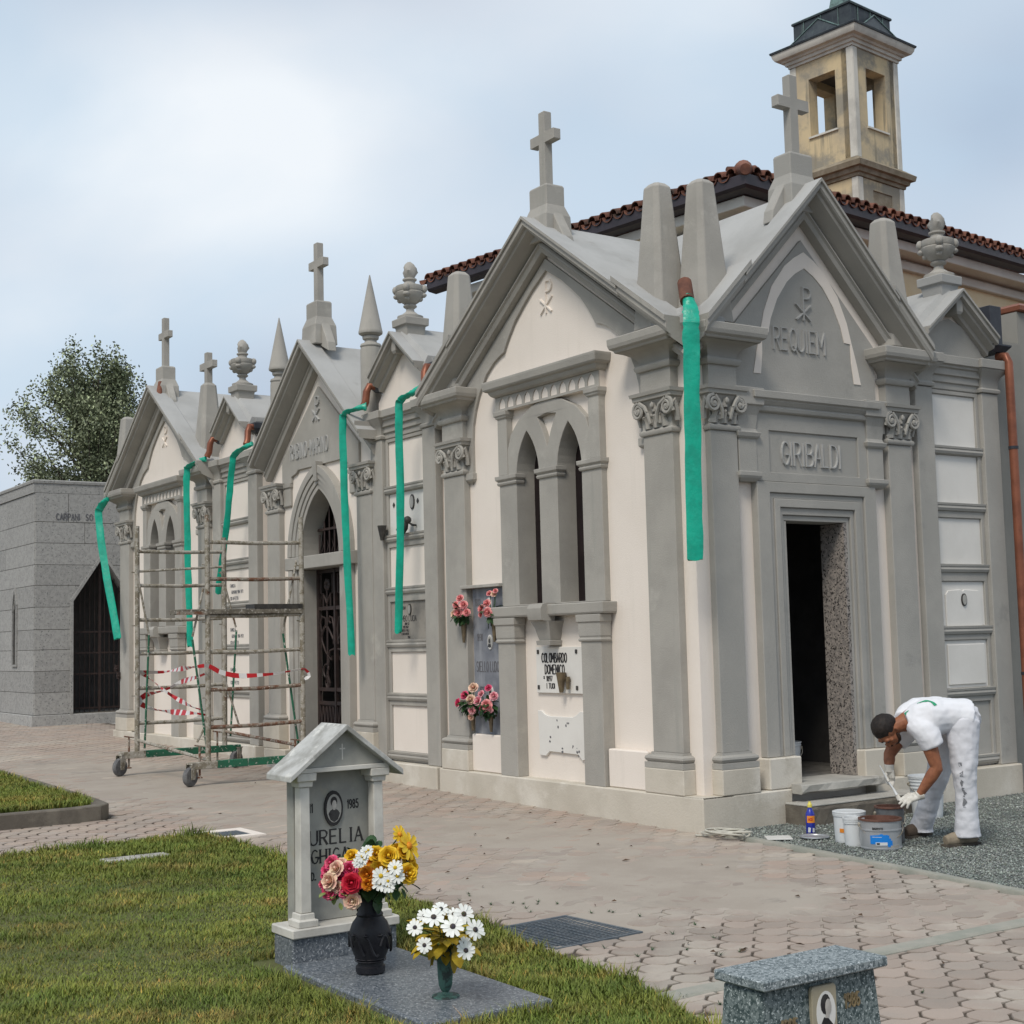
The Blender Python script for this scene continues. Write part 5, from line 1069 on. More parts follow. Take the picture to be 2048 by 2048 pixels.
# tree beyond the mausoleum
def tree(cx, cy, cz, scale, label):
    t = thing('poplar_tree', label, 'tree', (cx, cy, gz(cx)-.05)); z0 = gz(cx)-.05
    ax = lambda a, h, u: Vector((cx+rt.x*a*scale+fw.x*u*scale, cy+rt.y*a*scale+fw.y*u*scale, z0+h*scale))
    tr_ = MB(); tr_.tube([ax(0, 0, 0), ax(.05, 3, .05), ax(-.05, 6, 0), ax(.15, 9, .1), ax(.2, 12.0, 0)], [.28, .23, .17, .10, .03], 10)
    rnd = random.Random(5); tips = []
    for i in range(120):
        h = rnd.uniform(4.0, 11.4); a = rnd.uniform(0, 6.28); L_ = (3.3*(1-max(0, h-5.6)/8.2)+.35)*rnd.uniform(.45, 1.12)
        rise = rnd.uniform(.7, 1.6)*L_; p0 = ax(.05, h-.9, 0); p1 = ax(.55*L_*math.cos(a), h+rise*.35, .55*L_*math.sin(a)); p2 = ax(L_*math.cos(a), h+rise*.75, L_*math.sin(a))
        tr_.tube([p0, p1, p2], [.045, .028, .008], 5); tips += [(p0, p1, p2, L_)]
    tr_.build('trunk', 'bark', t, smooth=60)
    n = 0; VV = []; CC = []
    for p0, p1, p2, L_ in tips:
        for c in range(17):
            s_ = rnd.uniform(.30, 1.12); b = p0.lerp(p1, s_*2) if s_ < .5 else p1.lerp(p2, (s_-.5)*2); b = b+Vector((rnd.gauss(0, .23), rnd.gauss(0, .23), rnd.gauss(0, .26)))*scale; sh_ = rnd.uniform(.75, 1.3)
            for l in range(24):
                o = b+Vector((rnd.gauss(0, .13), rnd.gauss(0, .13), rnd.gauss(0, .17)))*scale; d1 = Vector((rnd.gauss(0, 1), rnd.gauss(0, 1), rnd.gauss(0, 1))).normalized(); d2 = d1.orthogonal().normalized(); s2 = rnd.uniform(.034, .064)*scale
                VV += [o-d1*s2*1.3, o+d2*s2*.7, o+d1*s2*1.3, o-d2*s2*.7]; g = sh_*rnd.uniform(.7, 1.5)*(2.6 if rnd.random() < .14 else 1); CC += [g*1.02, g, g*.98, 1]*4
    n = len(VV)//4; me = bpy.data.meshes.new('crown'); me.from_pydata([tuple(v_-Vector((cx, cy, z0))) for v_ in VV], [], [(4*i, 4*i+1, 4*i+2, 4*i+3) for i in range(n)])
    a = me.attributes.new('tint', 'FLOAT_COLOR', 'POINT'); a.data.foreach_set('color', np.array(CC, np.float32)); me.materials.append(M['leaf_tree']); place('crown', me, Vector((cx, cy, z0)), t)
P = at_depth(186, 960, 56); tree(P.x, P.y, 0, 1.01, 'airy green tree rising behind the granite mausoleum')
# ------------------------------------------------------------------ green film hoses hung from the gutters
def hose(label, pts, w, z_tex=0, twist=0.0):
    P = [Vector(p) for p in pts]; rings = []; path = []
    for i in range(len(P)-1):                                           # Catmull-Rom through the given points
        p0, p1, p2, p3 = P[max(i-1, 0)], P[i], P[i+1], P[min(i+2, len(P)-1)]
        for k in range(7):
            t = k/7; path.append(.5*((2*p1)+(p2-p0)*t+(2*p0-5*p1+4*p2-p3)*t*t+(3*p1-p0-3*p2+p3)*t**3))
    path.append(P[-1]); n = len(path)
    for i, p in enumerate(path):
        t = (path[min(i+1, n-1)]-path[max(i-1, 0)]).normalized(); f = i/(n-1)
        side = (Vector((1, .0, 0))*w[1]+Vector((0, 1, 0))*w[2]).normalized(); ang = twist*f; side = (side-t*side.dot(t)).normalized(); nn = t.cross(side); side = side*math.cos(ang)+nn*math.sin(ang); nn = t.cross(side)
        fl = min(1, f*3.2); hw = w[0]/2*(.62+.38*fl)*(1+.04*math.sin(i*1.9)); th = (.045*(1-fl)+.009)+.003*math.sin(i*1.3)
        cr = .004*math.sin(i*.9)+random.uniform(-.004, .004); hw *= 1+random.uniform(-.05, .05); p = p+nn*random.uniform(-.005, .005)+side*random.uniform(-.003, .003)
        rings.append([tuple(p+side*hw*math.cos(a)+nn*(th*math.sin(a)+cr*math.cos(a*2))) for a in [2*PI*k/12 for k in range(12)]])
    e1, e2 = rings[-1], rings[-2]; rings[-1] = [(x, y, z+random.uniform(-.02, .012)) for x, y, z in e1]
    mb = MB(); mb.sweep(rings); return tag(mb.build('drain_hose', 'film_green', smooth=60), label, 'hose', 'green film hoses hanging from the gutters')
hose('wide green film hose hanging down the corner between the two gables', [(.15, -.11, 4.43), (.20, -.13, 4.36), (.27, -.18, 4.22), (.27, -.19, 4.05), (.24, -.185, 3.2), (.215, -.185, 2.23)], (.135, .56, .83))
hose('green film hose hanging in front of the brown plaque of the niche bay', [(-4.21, -.14, 4.38), (-4.28, -.20, 4.32), (-4.42, -.26, 4.26), (-4.46, -.27, 4.10), (-4.50, -.25, 3.0), (-4.64, -.22, 1.73)], (.085, .56, .83))
hose('green film hose hanging right of the middle chapel doorway', [(-5.50, -.11, 4.36), (-5.58, -.18, 4.35), (-5.74, -.26, 4.30), (-5.79, -.27, 4.15), (-5.79, -.25, 3.0), (-5.74, -.22, 1.49)], (.085, .56, .83))
hose('short green film hose beside the lettered plaques behind the scaffold', [(-8.72, -.12, 4.34), (-8.80, -.18, 4.30), (-8.98, -.26, 4.22), (-9.06, -.27, 4.05), (-9.30, -.26, 3.2), (-9.70, -.22, 2.36)], (.085, .56, .83))
hose('green film hose hanging right of the far twin lancet window', [(-10.36, -.12, 4.33), (-10.46, -.19, 4.30), (-10.66, -.26, 4.24), (-10.72, -.27, 4.08), (-10.74, -.25, 3.0), (-10.74, -.22, 1.64)], (.095, .56, .83))
hose('slanting green film hose at the far left corner of the row', [(-14.40, -.23, 4.13), (-14.46, -.26, 4.08), (-14.58, -.30, 3.98), (-14.61, -.31, 3.85), (-14.46, -.28, 3.2), (-14.05, -.17, 1.80)], (.125, .56, .83))

# ------------------------------------------------------------------ scaffold tower
A_, B_, C_, D_ = Vector((-8.0, -1.97, 0)), Vector((-8.0, -.84, 0)), Vector((-6.3, -1.75, 0)), Vector((-6.3, -.58, 0))
sf = thing('scaffold_tower', 'rusty wheeled scaffold tower with green base beams on the paving', 'scaffold', ((-7.15, -1.28, gz(-7.15))))
def V3(p, z): return (p.x, p.y, z)
for f, b, zb in ((A_, B_, .40), (C_, D_, .36)):
    d = (b-f).normalized(); g = gz(f.x)
    for p in (f, b):
        po = MB().tube([V3(p, zb-.02), V3(p+Vector((.012, 0, 0)), 1.6), V3(p, 3.12 if p is not B_ else 3.0)], .031, 9).build('post', 'steel_worn', sf, smooth=50)
        mb = MB()
        for z in (.62, 1.05, 1.9, 2.55): mb.tube([V3(p-d*.03, z), V3(p-d*.065, z+.004)], .008, 6)
        mb.each('locking_pin', 'steel_worn', po)
        jk = MB(); jp = p-d*.10; jk.tube([V3(jp, zb+.16), V3(jp, g+.10)], .013, 7); jk.tube([V3(jp-d*.06, zb+.17), V3(jp+d*.06, zb+.15)], .009, 6); jk.lathe((jp.x, jp.y, g+.085), [(.03, 0), (.035, .01), (.012, .02)], 10)
        jk.build('screw_jack', 'steel_rust', sf, smooth=50)
    for i, z in enumerate((.72, 1.14, 1.56, 1.97, 2.39, 2.81)):
        MB().tube([V3(f, z), V3(f.lerp(b, .5), z-.006), V3(b, z+.01)], .0225, 8).build('rung', 'steel_rust' if i in (0, 1, 4) and f is C_ else 'steel_worn', sf, smooth=50)
    f0, b0 = f-d*.22, b+d*.20; n_ = Vector((-d.y, d.x, 0))
    mb = MB(); mb.sweep([[tuple(V3(q_+n_*s*.038, z)) for s, z in ((-1, zb-.095), (1, zb-.095), (1, zb-.015), (-1, zb-.015))] for q_ in (f0, f0+d*.32)]); mb.build('beam_end', 'steel_worn', sf, bevel=.004)
    mb = MB(); mb.sweep([[tuple(V3(q_+n_*s*.04, z)) for s, z in ((-1, zb-.096), (1, zb-.096), (1, zb-.013), (-1, zb-.013))] for q_ in (f0+d*.323, b0)]); mb.build('base_beam', 'steel_green', sf, bevel=.004)
    for q_ in (f0+d*.03, b0-d*.03):
        c = Vector((q_.x, q_.y, g+.108)); yaw = math.atan2(d.y, d.x)+.5; ca, sa = math.cos(yaw), math.sin(yaw)
        def WF(u, n, z): return (c.x+u*ca-n*sa, c.y+u*sa+n*ca, c.z+z)
        wh = MB(); wh.sweep([[WF(-.03+r*math.cos(a), n, r*math.sin(a)) for a in [2*PI*k/22 for k in range(22)]] for n, r in ((-.031, .07), (-.029, .098), (-.012, .108), (.012, .108), (.029, .098), (.031, .07))]); wheel = wh.build('wheel', 'rubber', sf, smooth=40)
        hb = MB(WF); hb.sweep([[(-.03+r*math.cos(a), n, r*math.sin(a)) for a in [2*PI*k/14 for k in range(14)]] for n, r in ((-.031, .03), (-.030, .066), (.030, .066), (.031, .03))]); hb.build('hub', 'steel_worn', wheel)
        fk = MB(WF); fk.plate([(-.06, -.03), (.0, -.03), (.035, .10), (.035, .135), (-.05, .135), (-.06, .08)], -.045, -.038); fk.plate([(-.06, -.03), (.0, -.03), (.035, .10), (.035, .135), (-.05, .135), (-.06, .08)], .038, .045); fk.box(-.05, .05, -.046, .046, .136, .150); fk.tube([(0, 0, .15), (0, 0, zb-g-.18)], .02, 8); fk.build('fork', 'steel_worn', wheel)
def onX(X, px, py):
    d = (px-1024)/FPX*r2-(py-1024)/FPX*u2+fw; return CAM+d*((X-CAM.x)/d.x)
for X, seg, m in ((-7.97, [(300, 450), (378, 860)], 'steel_worn'), (-7.97, [(380, 870), (352, 1600)], 'steel_green'), (-6.33, [(730, 570), (660, 880)], 'steel_worn'), (-6.33, [(660, 900), (750, 1580)], 'steel_green'), (-7.96, [(845, 460), (940, 820)], 'steel_worn'), (-7.96, [(943, 840), (905, 1520)], 'steel_green'), (-7.95, [(870, 1160), (960, 1450)], 'steel_worn'), (-6.33, [(1330, 390), (1242, 850)], 'steel_worn'), (-6.33, [(1243, 860), (1345, 1590)], 'steel_green'), (-6.34, [(745, 1450), (690, 1560)], 'steel_worn')):
    a, b = [onX(X, 180+.3105*x, 1000+.3105*y) for x, y in seg]; MB().tube([tuple(a), tuple(b)], .013, 7).build('brace', m, sf, smooth=50)
MB().tube([V3(A_, .52), V3(C_, .36)], .02, 7).build('base_brace', 'steel_worn', sf, smooth=50); MB().tube([V3(B_, .56), V3(D_, .44)], .02, 7).build('base_brace', 'steel_rust', sf, smooth=50)
MB().tube([V3(A_, 2.56), V3(B_, 2.63)], .016, 7).build('rung', 'steel_worn', sf, smooth=50)
dd = (D_-C_).normalized(); nn_ = Vector((-dd.y, dd.x, 0))
def PF(u, n, z): p = C_+dd*u+nn_*n; return (p.x, p.y, z)
pk = MB(PF).box(-.36, 1.17, -.05, .22, 1.99, 2.045).build('platform', 'plank', sf, bevel=.004)
MB(PF).box(.55, 1.16, -.052, .20, 2.046, 2.10).build('toe_board', 'bronze_dark', pk); MB(PF).box(-.362, -.02, -.054, .0, 1.985, 2.02).build('platform_hook', 'steel_rust', pk)
def tape(label, pts, w=.065):
    P = [Vector(p) for p in pts]; path = []
    for i in range(len(P)-1):
        p0, p1, p2, p3 = P[max(i-1, 0)], P[i], P[i+1], P[min(i+2, len(P)-1)]; k_ = max(2, int((p2-p1).length/.06))
        for k in range(k_): t = k/k_; path.append(.5*((2*p1)+(p2-p0)*t+(2*p0-5*p1+4*p2-p3)*t*t+(3*p1-p0-3*p2+p3)*t**3))
    path.append(P[-1]); t_ = thing('barrier_tape', label, 'tape', path[0]); mb = MB(); s = 0; was = 0
    fr_ = []
    for i, p in enumerate(path):
        t = (path[min(i+1, len(path)-1)]-path[max(i-1, 0)]).normalized(); a = .25+.75*math.sin(i*.23+len(pts))
        v = (Vector((0, 0, 1))-t*t.z).normalized(); nn = t.cross(v); v = v*math.cos(a*.8)+nn*math.sin(a*.8); ww = w*(.62+.3*math.cos(i*.31)); fr_.append((p+v*ww/2, p-v*ww/2, t.cross(v)*.0012))
    for i in range(len(fr_)-1):
        s += (path[i+1]-path[i]).length; now = int(s/.115)
        if now != was and mb.v: mb.build(('white_stripe', 'red_stripe')[was % 2], ('tape_white', 'tape_red')[was % 2], t_, weld=True); mb = MB()
        was = now
        a, b, n = fr_[i]; c, d, n2_ = fr_[i+1]; mb.sweep([[tuple(a+n), tuple(b+n), tuple(b-n), tuple(a-n)], [tuple(c+n2_), tuple(d+n2_), tuple(d-n2_), tuple(c-n2_)]])
    if mb.v: mb.build(('white_stripe', 'red_stripe')[was % 2], ('tape_white', 'tape_red')[was % 2], t_, weld=True)
def w1p(X, *pts): return [tuple(onX(X, 180+.3105*x, 1000+.3105*y)) for x, y in pts]
tape('upper red and white barrier tape strung level round the scaffold posts', w1p(-8.03, (285, 1105), (340, 1108), (470, 1108))+w1p(-7.1, (600, 1085))+w1p(-6.26, (700, 1072), (765, 1068), (830, 1105), (920, 1128), (1010, 1132), (1180, 1120), (1290, 1102), (1385, 1090), (1412, 1135), (1380, 1150)))
tape('barrier tape sloping down from the left scaffold post to the middle one', w1p(-8.02, (330, 1115), (380, 1145))+w1p(-7.3, (470, 1220), (560, 1280))+w1p(-6.5, (680, 1340), (750, 1360))+w1p(-6.26, (785, 1395)), .06)
tape('barrier tape rising from the left scaffold post to the middle one', w1p(-8.02, (318, 1290), (360, 1255))+w1p(-7.4, (480, 1225), (580, 1175))+w1p(-6.6, (690, 1140))+w1p(-6.3, (760, 1110)), .075)
tape('lowest barrier tape sagging between the scaffold posts', w1p(-8.02, (312, 1280), (330, 1315), (400, 1345))+w1p(-7.2, (530, 1365))+w1p(-6.4, (690, 1375), (780, 1392)), .075)

# ------------------------------------------------------------------ flowers
def petal_grid(mb, c, ax_r, ax_t, up_, l, w, lift, curl, base=0.0):
    vs = []; fs = []
    for i in range(4):
        t = i/3; r = base+l*t*(1-.12*t); zz = lift*t+curl*t*t; ww = w*math.sin(PI*(.12+.62*t))*.5
        for s in (-1, 0, 1): p = c+ax_r*r+ax_t*ww*s+up_*(zz+(0 if s == 0 else .12*w)); vs.append(tuple(p))
    for i in range(3):
        for k in range(2): a = i*3+k; fs.append((a, a+1, a+4, a+3))
    mb.add(vs, fs)
def rose_mesh():
    mb = MB(); X, Y, Z = Vector((1, 0, 0)), Vector((0, 1, 0)), Vector((0, 0, 1))
    for L_, (n, l, w, lift, curl, b) in enumerate(((3, .10, .55, .70, -.1, .06), (4, .20, .75, .74, -.12, .12), (5, .36, .85, .72, -.16, .16), (6, .58, .95, .60, -.18, .20), (6, .84, .95, .34, -.26, .20))):
        for k in range(n):
            a = 2*PI*(k+.5*(L_ % 2))/n+L_*.4; rr = X*math.cos(a)+Y*math.sin(a); tt = -X*math.sin(a)+Y*math.cos(a); petal_grid(mb, Z*(-.1), rr, tt, Z, l, w, lift, curl, b)
    mb.ball((0, 0, .32), .16, .16, .24, 8, 5); return mb
def daisy_mesh(n=11, w=.36):
    mb = MB(); X, Y, Z = Vector((1, 0, 0)), Vector((0, 1, 0)), Vector((0, 0, 1))
    for k in range(n):
        a = 2*PI*k/n+.1*math.sin(k*5); petal_grid(mb, Z*0, X*math.cos(a)+Y*math.sin(a), -X*math.sin(a)+Y*math.cos(a), Z, .86*(1+.08*math.sin(k*3)), w, .12+.07*math.sin(k*2.2), -.12, .14)
    return mb
def leaf_mesh():
    mb = MB(); vs = []; fs = []
    for i in range(5):
        t = i/4; ww = .36*math.sin(PI*(.08+.86*t))
        for s in (-1, 0, 1): vs.append((t, ww*s, -.25*t*t+(.08 if s else 0)))
    for i in range(4):
        for k in range(2): a = i*3+k; fs.append((a, a+1, a+4, a+3))
    mb.add(vs, fs); return mb
FM = {}
def fmesh(key, mk, m):
    if (key, m) not in FM:
        o = mk().build(key, m, None, smooth=70, loc=(0, 0, 0)); FM[(key, m)] = o.data; bpy.data.objects.remove(o)
    return FM[(key, m)]
def putf(name, me, p, nrm, s, parent):
    o = bpy.data.objects.new(name, me); COL.objects.link(o); WO[o.name] = Vector(p); o.parent = parent; o.location = Vector(p)-WO[parent.name]
    q_ = Vector(nrm).normalized().to_track_quat('Z', 'Y'); o.rotation_mode = 'QUATERNION'; o.rotation_quaternion = q_ @ Matrix.Rotation(random.uniform(0, 6.28), 3, 'Z').to_quaternion(); o.scale = (s, s, s); return o
EYE = lambda: MB().ball((0, 0, .06), .24, .24, .14, 10, 6)
def rose(p, n, s, m, t): return putf('rose', fmesh('rose', rose_mesh, m), p, n, s, t)
def daisy(p, n, s, m, eye, t):
    o = putf('daisy', fmesh('daisy', daisy_mesh, m), p, n, s, t); e = bpy.data.objects.new('flower_eye', fmesh('flower_eye', EYE, eye)); COL.objects.link(e); e.parent = o; WO[e.name] = Vector(p); return o
def leafs(t, c, n, r, s, m, up_=0, face=None):
    for i in range(n):
        d = Vector((random.gauss(0, 1), random.gauss(0, 1), random.gauss(up_, .7))).normalized()
        if face is not None and d.dot(face) < -.1: d -= 2*face*d.dot(face)
        o = bpy.data.objects.new('leaf', fmesh('leaf', leaf_mesh, m)); COL.objects.link(o); p = Vector(c)+d*r*random.uniform(.2, 1); WO[o.name] = p; o.parent = t; o.location = p-WO[t.name]
        o.rotation_mode = 'QUATERNION'; o.rotation_quaternion = (d+Vector((0, 0, -.2))).normalized().to_track_quat('X', 'Z'); k_ = s*random.uniform(.7, 1.25); o.scale = (k_, k_, k_)
TOC = (Vector((CAM.x, CAM.y, 0))-Vector((3, -4.6, 0))).normalized()
RT = Vector((rt.x, rt.y, 0))
def wall_bouquet(c, label, plan, nleaf, lm='leaf_green'):
    t = thing('bouquet', label, 'flowers', c, 'silk bouquets on the bluish stone slab'); c = Vector(c); out_ = Vector((.45, -.9, 0))
    for du, dz, dn, s, m in plan:
        p = c+Vector((du, -.03-dn, dz)); rose(p, out_+Vector((du*3, 0, dz*3+.3)), s, m, t)
    leafs(t, c+Vector((0, -.02, -.02)), nleaf, .09, .075, lm, -.2, out_); leafs(t, c+Vector((0, -.01, -.08)), nleaf//2, .05, .06, 'leaf_green', -.6, out_)
    mb = MB()
    for du, dz, dn, s, m in plan[:5]: mb.tube([tuple(c+Vector((0, 0, -.17))), tuple(c+Vector((du*.5, -.02, -.05))), tuple(c+Vector((du, -.02-dn, dz-.01)))], .004, 5)
    mb.build('stem', 'leaf_green', t)
PK, BL_, CR, MG = 'petal_pink', 'petal_blush', 'petal_cream', 'petal_magenta'
wall_bouquet((-3.60, -.03, 1.93), 'upper left pink bouquet beside the bluish slab', [(-.10, .07, 0, .042, PK), (.02, .13, .02, .046, PK), (.09, .06, .02, .050, PK), (-.06, -.03, .04, .052, CR), (.03, -.02, .05, .056, PK), (.13, -.02, .01, .044, PK), (-.02, .04, .04, .038, PK)], 26)
wall_bouquet((-3.05, -.03, 1.92), 'upper right loose pink bouquet under the window sill', [(.0, .17, 0, .036, PK), (.08, .16, .0, .036, CR), (.11, .19, .0, .03, PK), (-.02, .07, .02, .048, PK), (-.13, .02, .02, .046, PK), (-.17, -.04, .0, .036, PK), (.04, -.02, .05, .055, PK)], 14)
wall_bouquet((-3.47, -.03, 1.00), 'lower left magenta and cream bouquet on the bluish slab', [(-.22, -.02, 0, .052, MG), (-.06, .06, .02, .052, MG), (.08, .14, .0, .058, CR), (.09, .02, .04, .056, CR), (.09, -.09, .03, .046, BL_), (.05, -.16, .02, .036, CR)], 46)
wall_bouquet((-3.13, -.03, .99), 'lower right pink and white bouquet on the bluish slab', [(.02, .15, 0, .042, MG), (-.10, .09, .01, .042, BL_), (-.12, .02, .04, .055, BL_), (.06, -.02, .05, .066, PK), (.13, .07, .01, .05, BL_), (.0, -.05, .05, .05, MG), (.09, -.06, .03, .04, BL_)], 40)

# ------------------------------------------------------------------ graves
GY = -4.535
def FRG(u, n, z): return (n, GY+(u-GY)*.88, z)
hs = thing('headstone', 'grey marble headstone shaped like a small temple with white columns', 'headstone', (2.29, GY, 0))
MB(FRG).box(GY-.335, GY+.335, 2.17, 2.385, -.02, .17).build('base', 'granite_dark', hs, bevel=.006)
MB(FRG).box(GY-.345, GY+.345, 2.155, 2.405, .171, .218).build('plinth', 'marble_white', hs, bevel=.006)
st = MB(FRG).box(GY-.265, GY+.265, 2.20, 2.275, .219, .985).build('stele', 'marble_grey', hs, bevel=.004)
for s in (-1, 1):
    c = GY+s*.238; cl_ = MB(FRG).stack4(c-.034, c+.034, 2.300, 2.368, [(.285, 0), (.905, -.003)]).build('column', 'marble_white', hs, bevel=.004)
    MB(FRG).stack4(c-.034, c+.034, 2.300, 2.366, [(.2185, .028), (.252, .028), (.254, .014), (.284, .012)]).build('column_base', 'marble_white', cl_, bevel=.003)
    MB(FRG).stack4(c-.034, c+.034, 2.300, 2.366, [(.906, .010), (.934, .012), (.936, .026), (.974, .028)]).build('column_capital', 'marble_white', cl_, bevel=.003)
MB(FRG).box(GY-.30, GY+.30, 2.21, 2.392, .975, .999).build('architrave', 'marble_white', hs, bevel=.003)
pd_ = MB(FRG).plate([(GY-.285, 1.0), (GY+.285, 1.0), (GY, 1.185)], 2.22, 2.372).build('pediment', 'marble_grey', hs)
mb = MB(FRG); mb.box(GY-.004, GY+.004, 2.371, 2.3735, 1.03, 1.11); mb.box(GY-.018, GY+.018, 2.371, 2.3737, 1.082, 1.089); mb.build('cross_mark', 'marble_white', pd_)
MB(FRG).rake([(GY-.36, .968), (GY, 1.212), (GY+.37, .963)], [(0, 2.43), (.030, 2.43), (.030, 2.14), (0, 2.14)]).build('roof', 'marble_weathered', hs, bevel=.003)
mb = MB(FRG); letter_parts(FRG, 'AURELIA', GY-.225, .600, .070, .0074, 2.274, 2.2762, 'letter_black', st, ws=1.16, gap=.20, ridge=False, serif=True, thick=1.7); letter_parts(FRG, 'GHIGA', GY-.150, .508, .066, .0072, 2.274, 2.2762, 'letter_black', st, ws=1.02, gap=.22, ridge=False, serif=True, thick=1.7)
letters(mb, 'VED.', GY-.200, .425, .038, .0052, 2.274, 2.2762, ws=.72, gap=.25, ridge=False, serif=True, thick=1.5); letters(mb, '1911', GY-.200, .765, .043, .0065, 2.274, 2.2762, ws=.62, gap=.25, ridge=False); letters(mb, '1985', GY+.085, .770, .043, .0065, 2.274, 2.2762, ws=.62, gap=.22, ridge=False)
kind(mb.build('inscription', 'letter_black', st), 'stuff')
a, b, c_, d_ = MB(FRG), MB(FRG), MB(FRG), MB(FRG); round_photo(a, b, FRG, GY-.01, .778, 2.2752, .060, .090)
def blob(mb, fr, u, z, n, rw, rh, k=12): mb.plate([(u+rw*math.cos(2*PI*i/k), z+rh*math.sin(2*PI*i/k)) for i in range(k)], n, n+.0006)
def body(mb, u, z, n, s): mb.plate([(u-.9*s, z-1.15*s), (u+.9*s, z-1.15*s), (u+.85*s, z-.75*s), (u+.3*s, z-.5*s), (u-.3*s, z-.5*s), (u-.85*s, z-.75*s)], n, n+.0006)
d_.plate([(GY-.047, .752), (GY-.035, .722), (GY-.01, .708), (GY+.015, .722), (GY+.027, .752), (GY+.015, .768), (GY-.003, .776), (GY-.017, .776), (GY-.035, .768)], 2.2905, 2.2911); blob(d_, FRG, GY-.011, .812, 2.2906, .022, .026); blob(c_, FRG, GY-.009, .798, 2.2914, .0145, .022); c_.plate([(GY-.017, .770), (GY-.003, .770), (GY-.003, .782), (GY-.017, .782)], 2.2915, 2.2918)
a.build('portrait_rim', 'letter_black', st, smooth=30); b.build('portrait', 'photo_grey', st); c_.build('portrait_face', 'photo_face', st); d_.build('portrait_clothes', 'photo_dark', st)
sl = MB(FW).stack4(2.39, 3.76, -4.885, -4.24, [(-.02, 0), (.050, 0), (.056, -.006)]).build('grave_slab', 'granite_dark', bevel=.004); tag(sl, 'flat polished dark granite slab carrying two vases', 'grave slab')
va = MB().lathe((2.81, -4.625, .058), [(.064, 0), (.070, .006), (.070, .032), (.062, .038), (.061, .052), (.067, .056), (.067, .063), (.080, .09), (.097, .135), (.101, .165), (.099, .195), (.084, .235), (.066, .258), (.062, .266), (.065, .274), (.058, .284), (.053, .33), (.053, .37), (.060, .41), (.069, .428), (.063, .427), (.05, .38)], 32).build('vase', 'vase_black', None, smooth=35); tag(va, 'tall black bulbous vase standing on the dark granite slab', 'vase')
mb = MB()
for k in range(9):
    a = 2*PI*k/9; mb.tube([(2.81+.099*math.cos(a+t*.5), -4.625+.099*math.sin(a+t*.5), .225-.03+.045*math.sin(t*3+k)) for t in [i*.2 for i in range(7)]], .007, 5)
    mb.ball((2.81+.094*math.cos(a), -4.625+.094*math.sin(a), .245), .016, .016, .01, 6, 4)
for z in (.114, .125): mb.lathe((2.81, -4.625, z), [(.073, 0), (.076, .003), (.073, .006)], 28, False)
mb.build('relief', 'vase_black', va, smooth=50)
bq = thing('bouquet', 'large bouquet of red, cream and yellow roses with daisies in the black vase', 'flowers', (2.81, -4.625, .47)); c = Vector((2.81, -4.625, .47))
def bp(px, py, dd_=0): p = at_depth(600+.207*px, 1640+.207*py, 6.62+dd_); return p
Yl, Rd, Or = 'petal_yellow', 'petal_red', 'petal_orange'
for px, py, s, m, dd_ in ((310, 420, .050, MG, .02), (355, 470, .050, CR, -.03), (480, 480, .050, MG, -.02), (270, 480, .042, MG, .05), (500, 610, .060, Rd, -.08), (290, 590, .056, CR, -.05), (285, 690, .050, MG, -.04), (430, 690, .042, MG, -.06), (505, 780, .052, CR, -.07), (360, 650, .036, CR, -.05), (735, 330, .050, Yl, .0), (855, 350, .060, Yl, -.04), (940, 290, .048, Yl, .05), (500, 350, .046, Yl, .05), (1050, 390, .046, Yl, .05), (1040, 520, .062, Yl, -.03), (780, 470, .060, Yl, -.03), (1000, 310, .045, Yl, .03), (650, 530, .050, Or, -.06), (655, 620, .038, Or, -.08), (410, 545, .040, MG, -.02), (210, 620, .022, MG, .02), (960, 470, .04, Yl, .06)):
    p = bp(px, py, dd_); rose(p, (p-c).normalized()*1.2+TOC*random.uniform(.3, .9)+RT*random.uniform(-.4, .4)+Vector((0, 0, random.uniform(.0, .5))), s*.86, m, bq)
for px, py, s, m, dd_ in ((400, 430, .034, CR, .03), (560, 560, .034, Rd, .0), (340, 540, .036, MG, .0), (700, 420, .038, Or, .03), (800, 420, .036, Yl, .03), (880, 430, .04, Yl, .04), (920, 330, .04, Yl, .05), (250, 540, .03, MG, .05), (450, 580, .036, CR, .02), (1080, 460, .036, Yl, .03), (590, 480, .032, Or, .02)):
    p = bp(px, py, dd_); rose(p, (p-c).normalized()+TOC*.7, s, m, bq)
for px, py, s, nx in ((960, 140, .040, .6), (1050, 250, .062, .8), (670, 500, .05, -.1)): p = bp(px, py); daisy(p, RT*nx+TOC*.5+Vector((0, 0, .3)), s*1.25, Yl, 'petal_orange', bq)
for px, py, s in ((780, 540, .046), (770, 610, .042), (850, 630, .040), (920, 460, .040), (940, 540, .040), (600, 350, .034), (640, 310, .034), (590, 400, .03), (560, 410, .030), (660, 290, .026), (615, 380, .026), (850, 590, .03)): p = bp(px, py, -.09); daisy(p, TOC+RT*random.uniform(-.3, .3)+Vector((0, 0, .3)), s, 'petal_white', 'flower_eye_yellow', bq)
leafs(bq, c+Vector((0, 0, .05))+TOC*.03, 90, .14, .070, 'leaf_green', .1); leafs(bq, c+Vector((0, 0, .02)), 34, .10, .07, 'leaf_green', -.3)
leafs(bq, bp(330, 700, 0), 16, .07, .042, 'leaf_pale', 0); leafs(bq, bp(460, 640, .03), 14, .08, .042, 'leaf_pale', 0); leafs(bq, bp(930, 610, .03), 14, .06, .06, 'leaf_green', -.3)
mb = MB()
for px, py in ((310, 450), (500, 620), (290, 690), (735, 330), (855, 360), (1050, 400), (1040, 520), (960, 160), (505, 780), (640, 330)): p = bp(px, py, .02); mb.tube([tuple(c+Vector((0, 0, -.12))), tuple(c.lerp(p, .4)+Vector((0, 0, .03))), tuple(p)], .0035, 5)
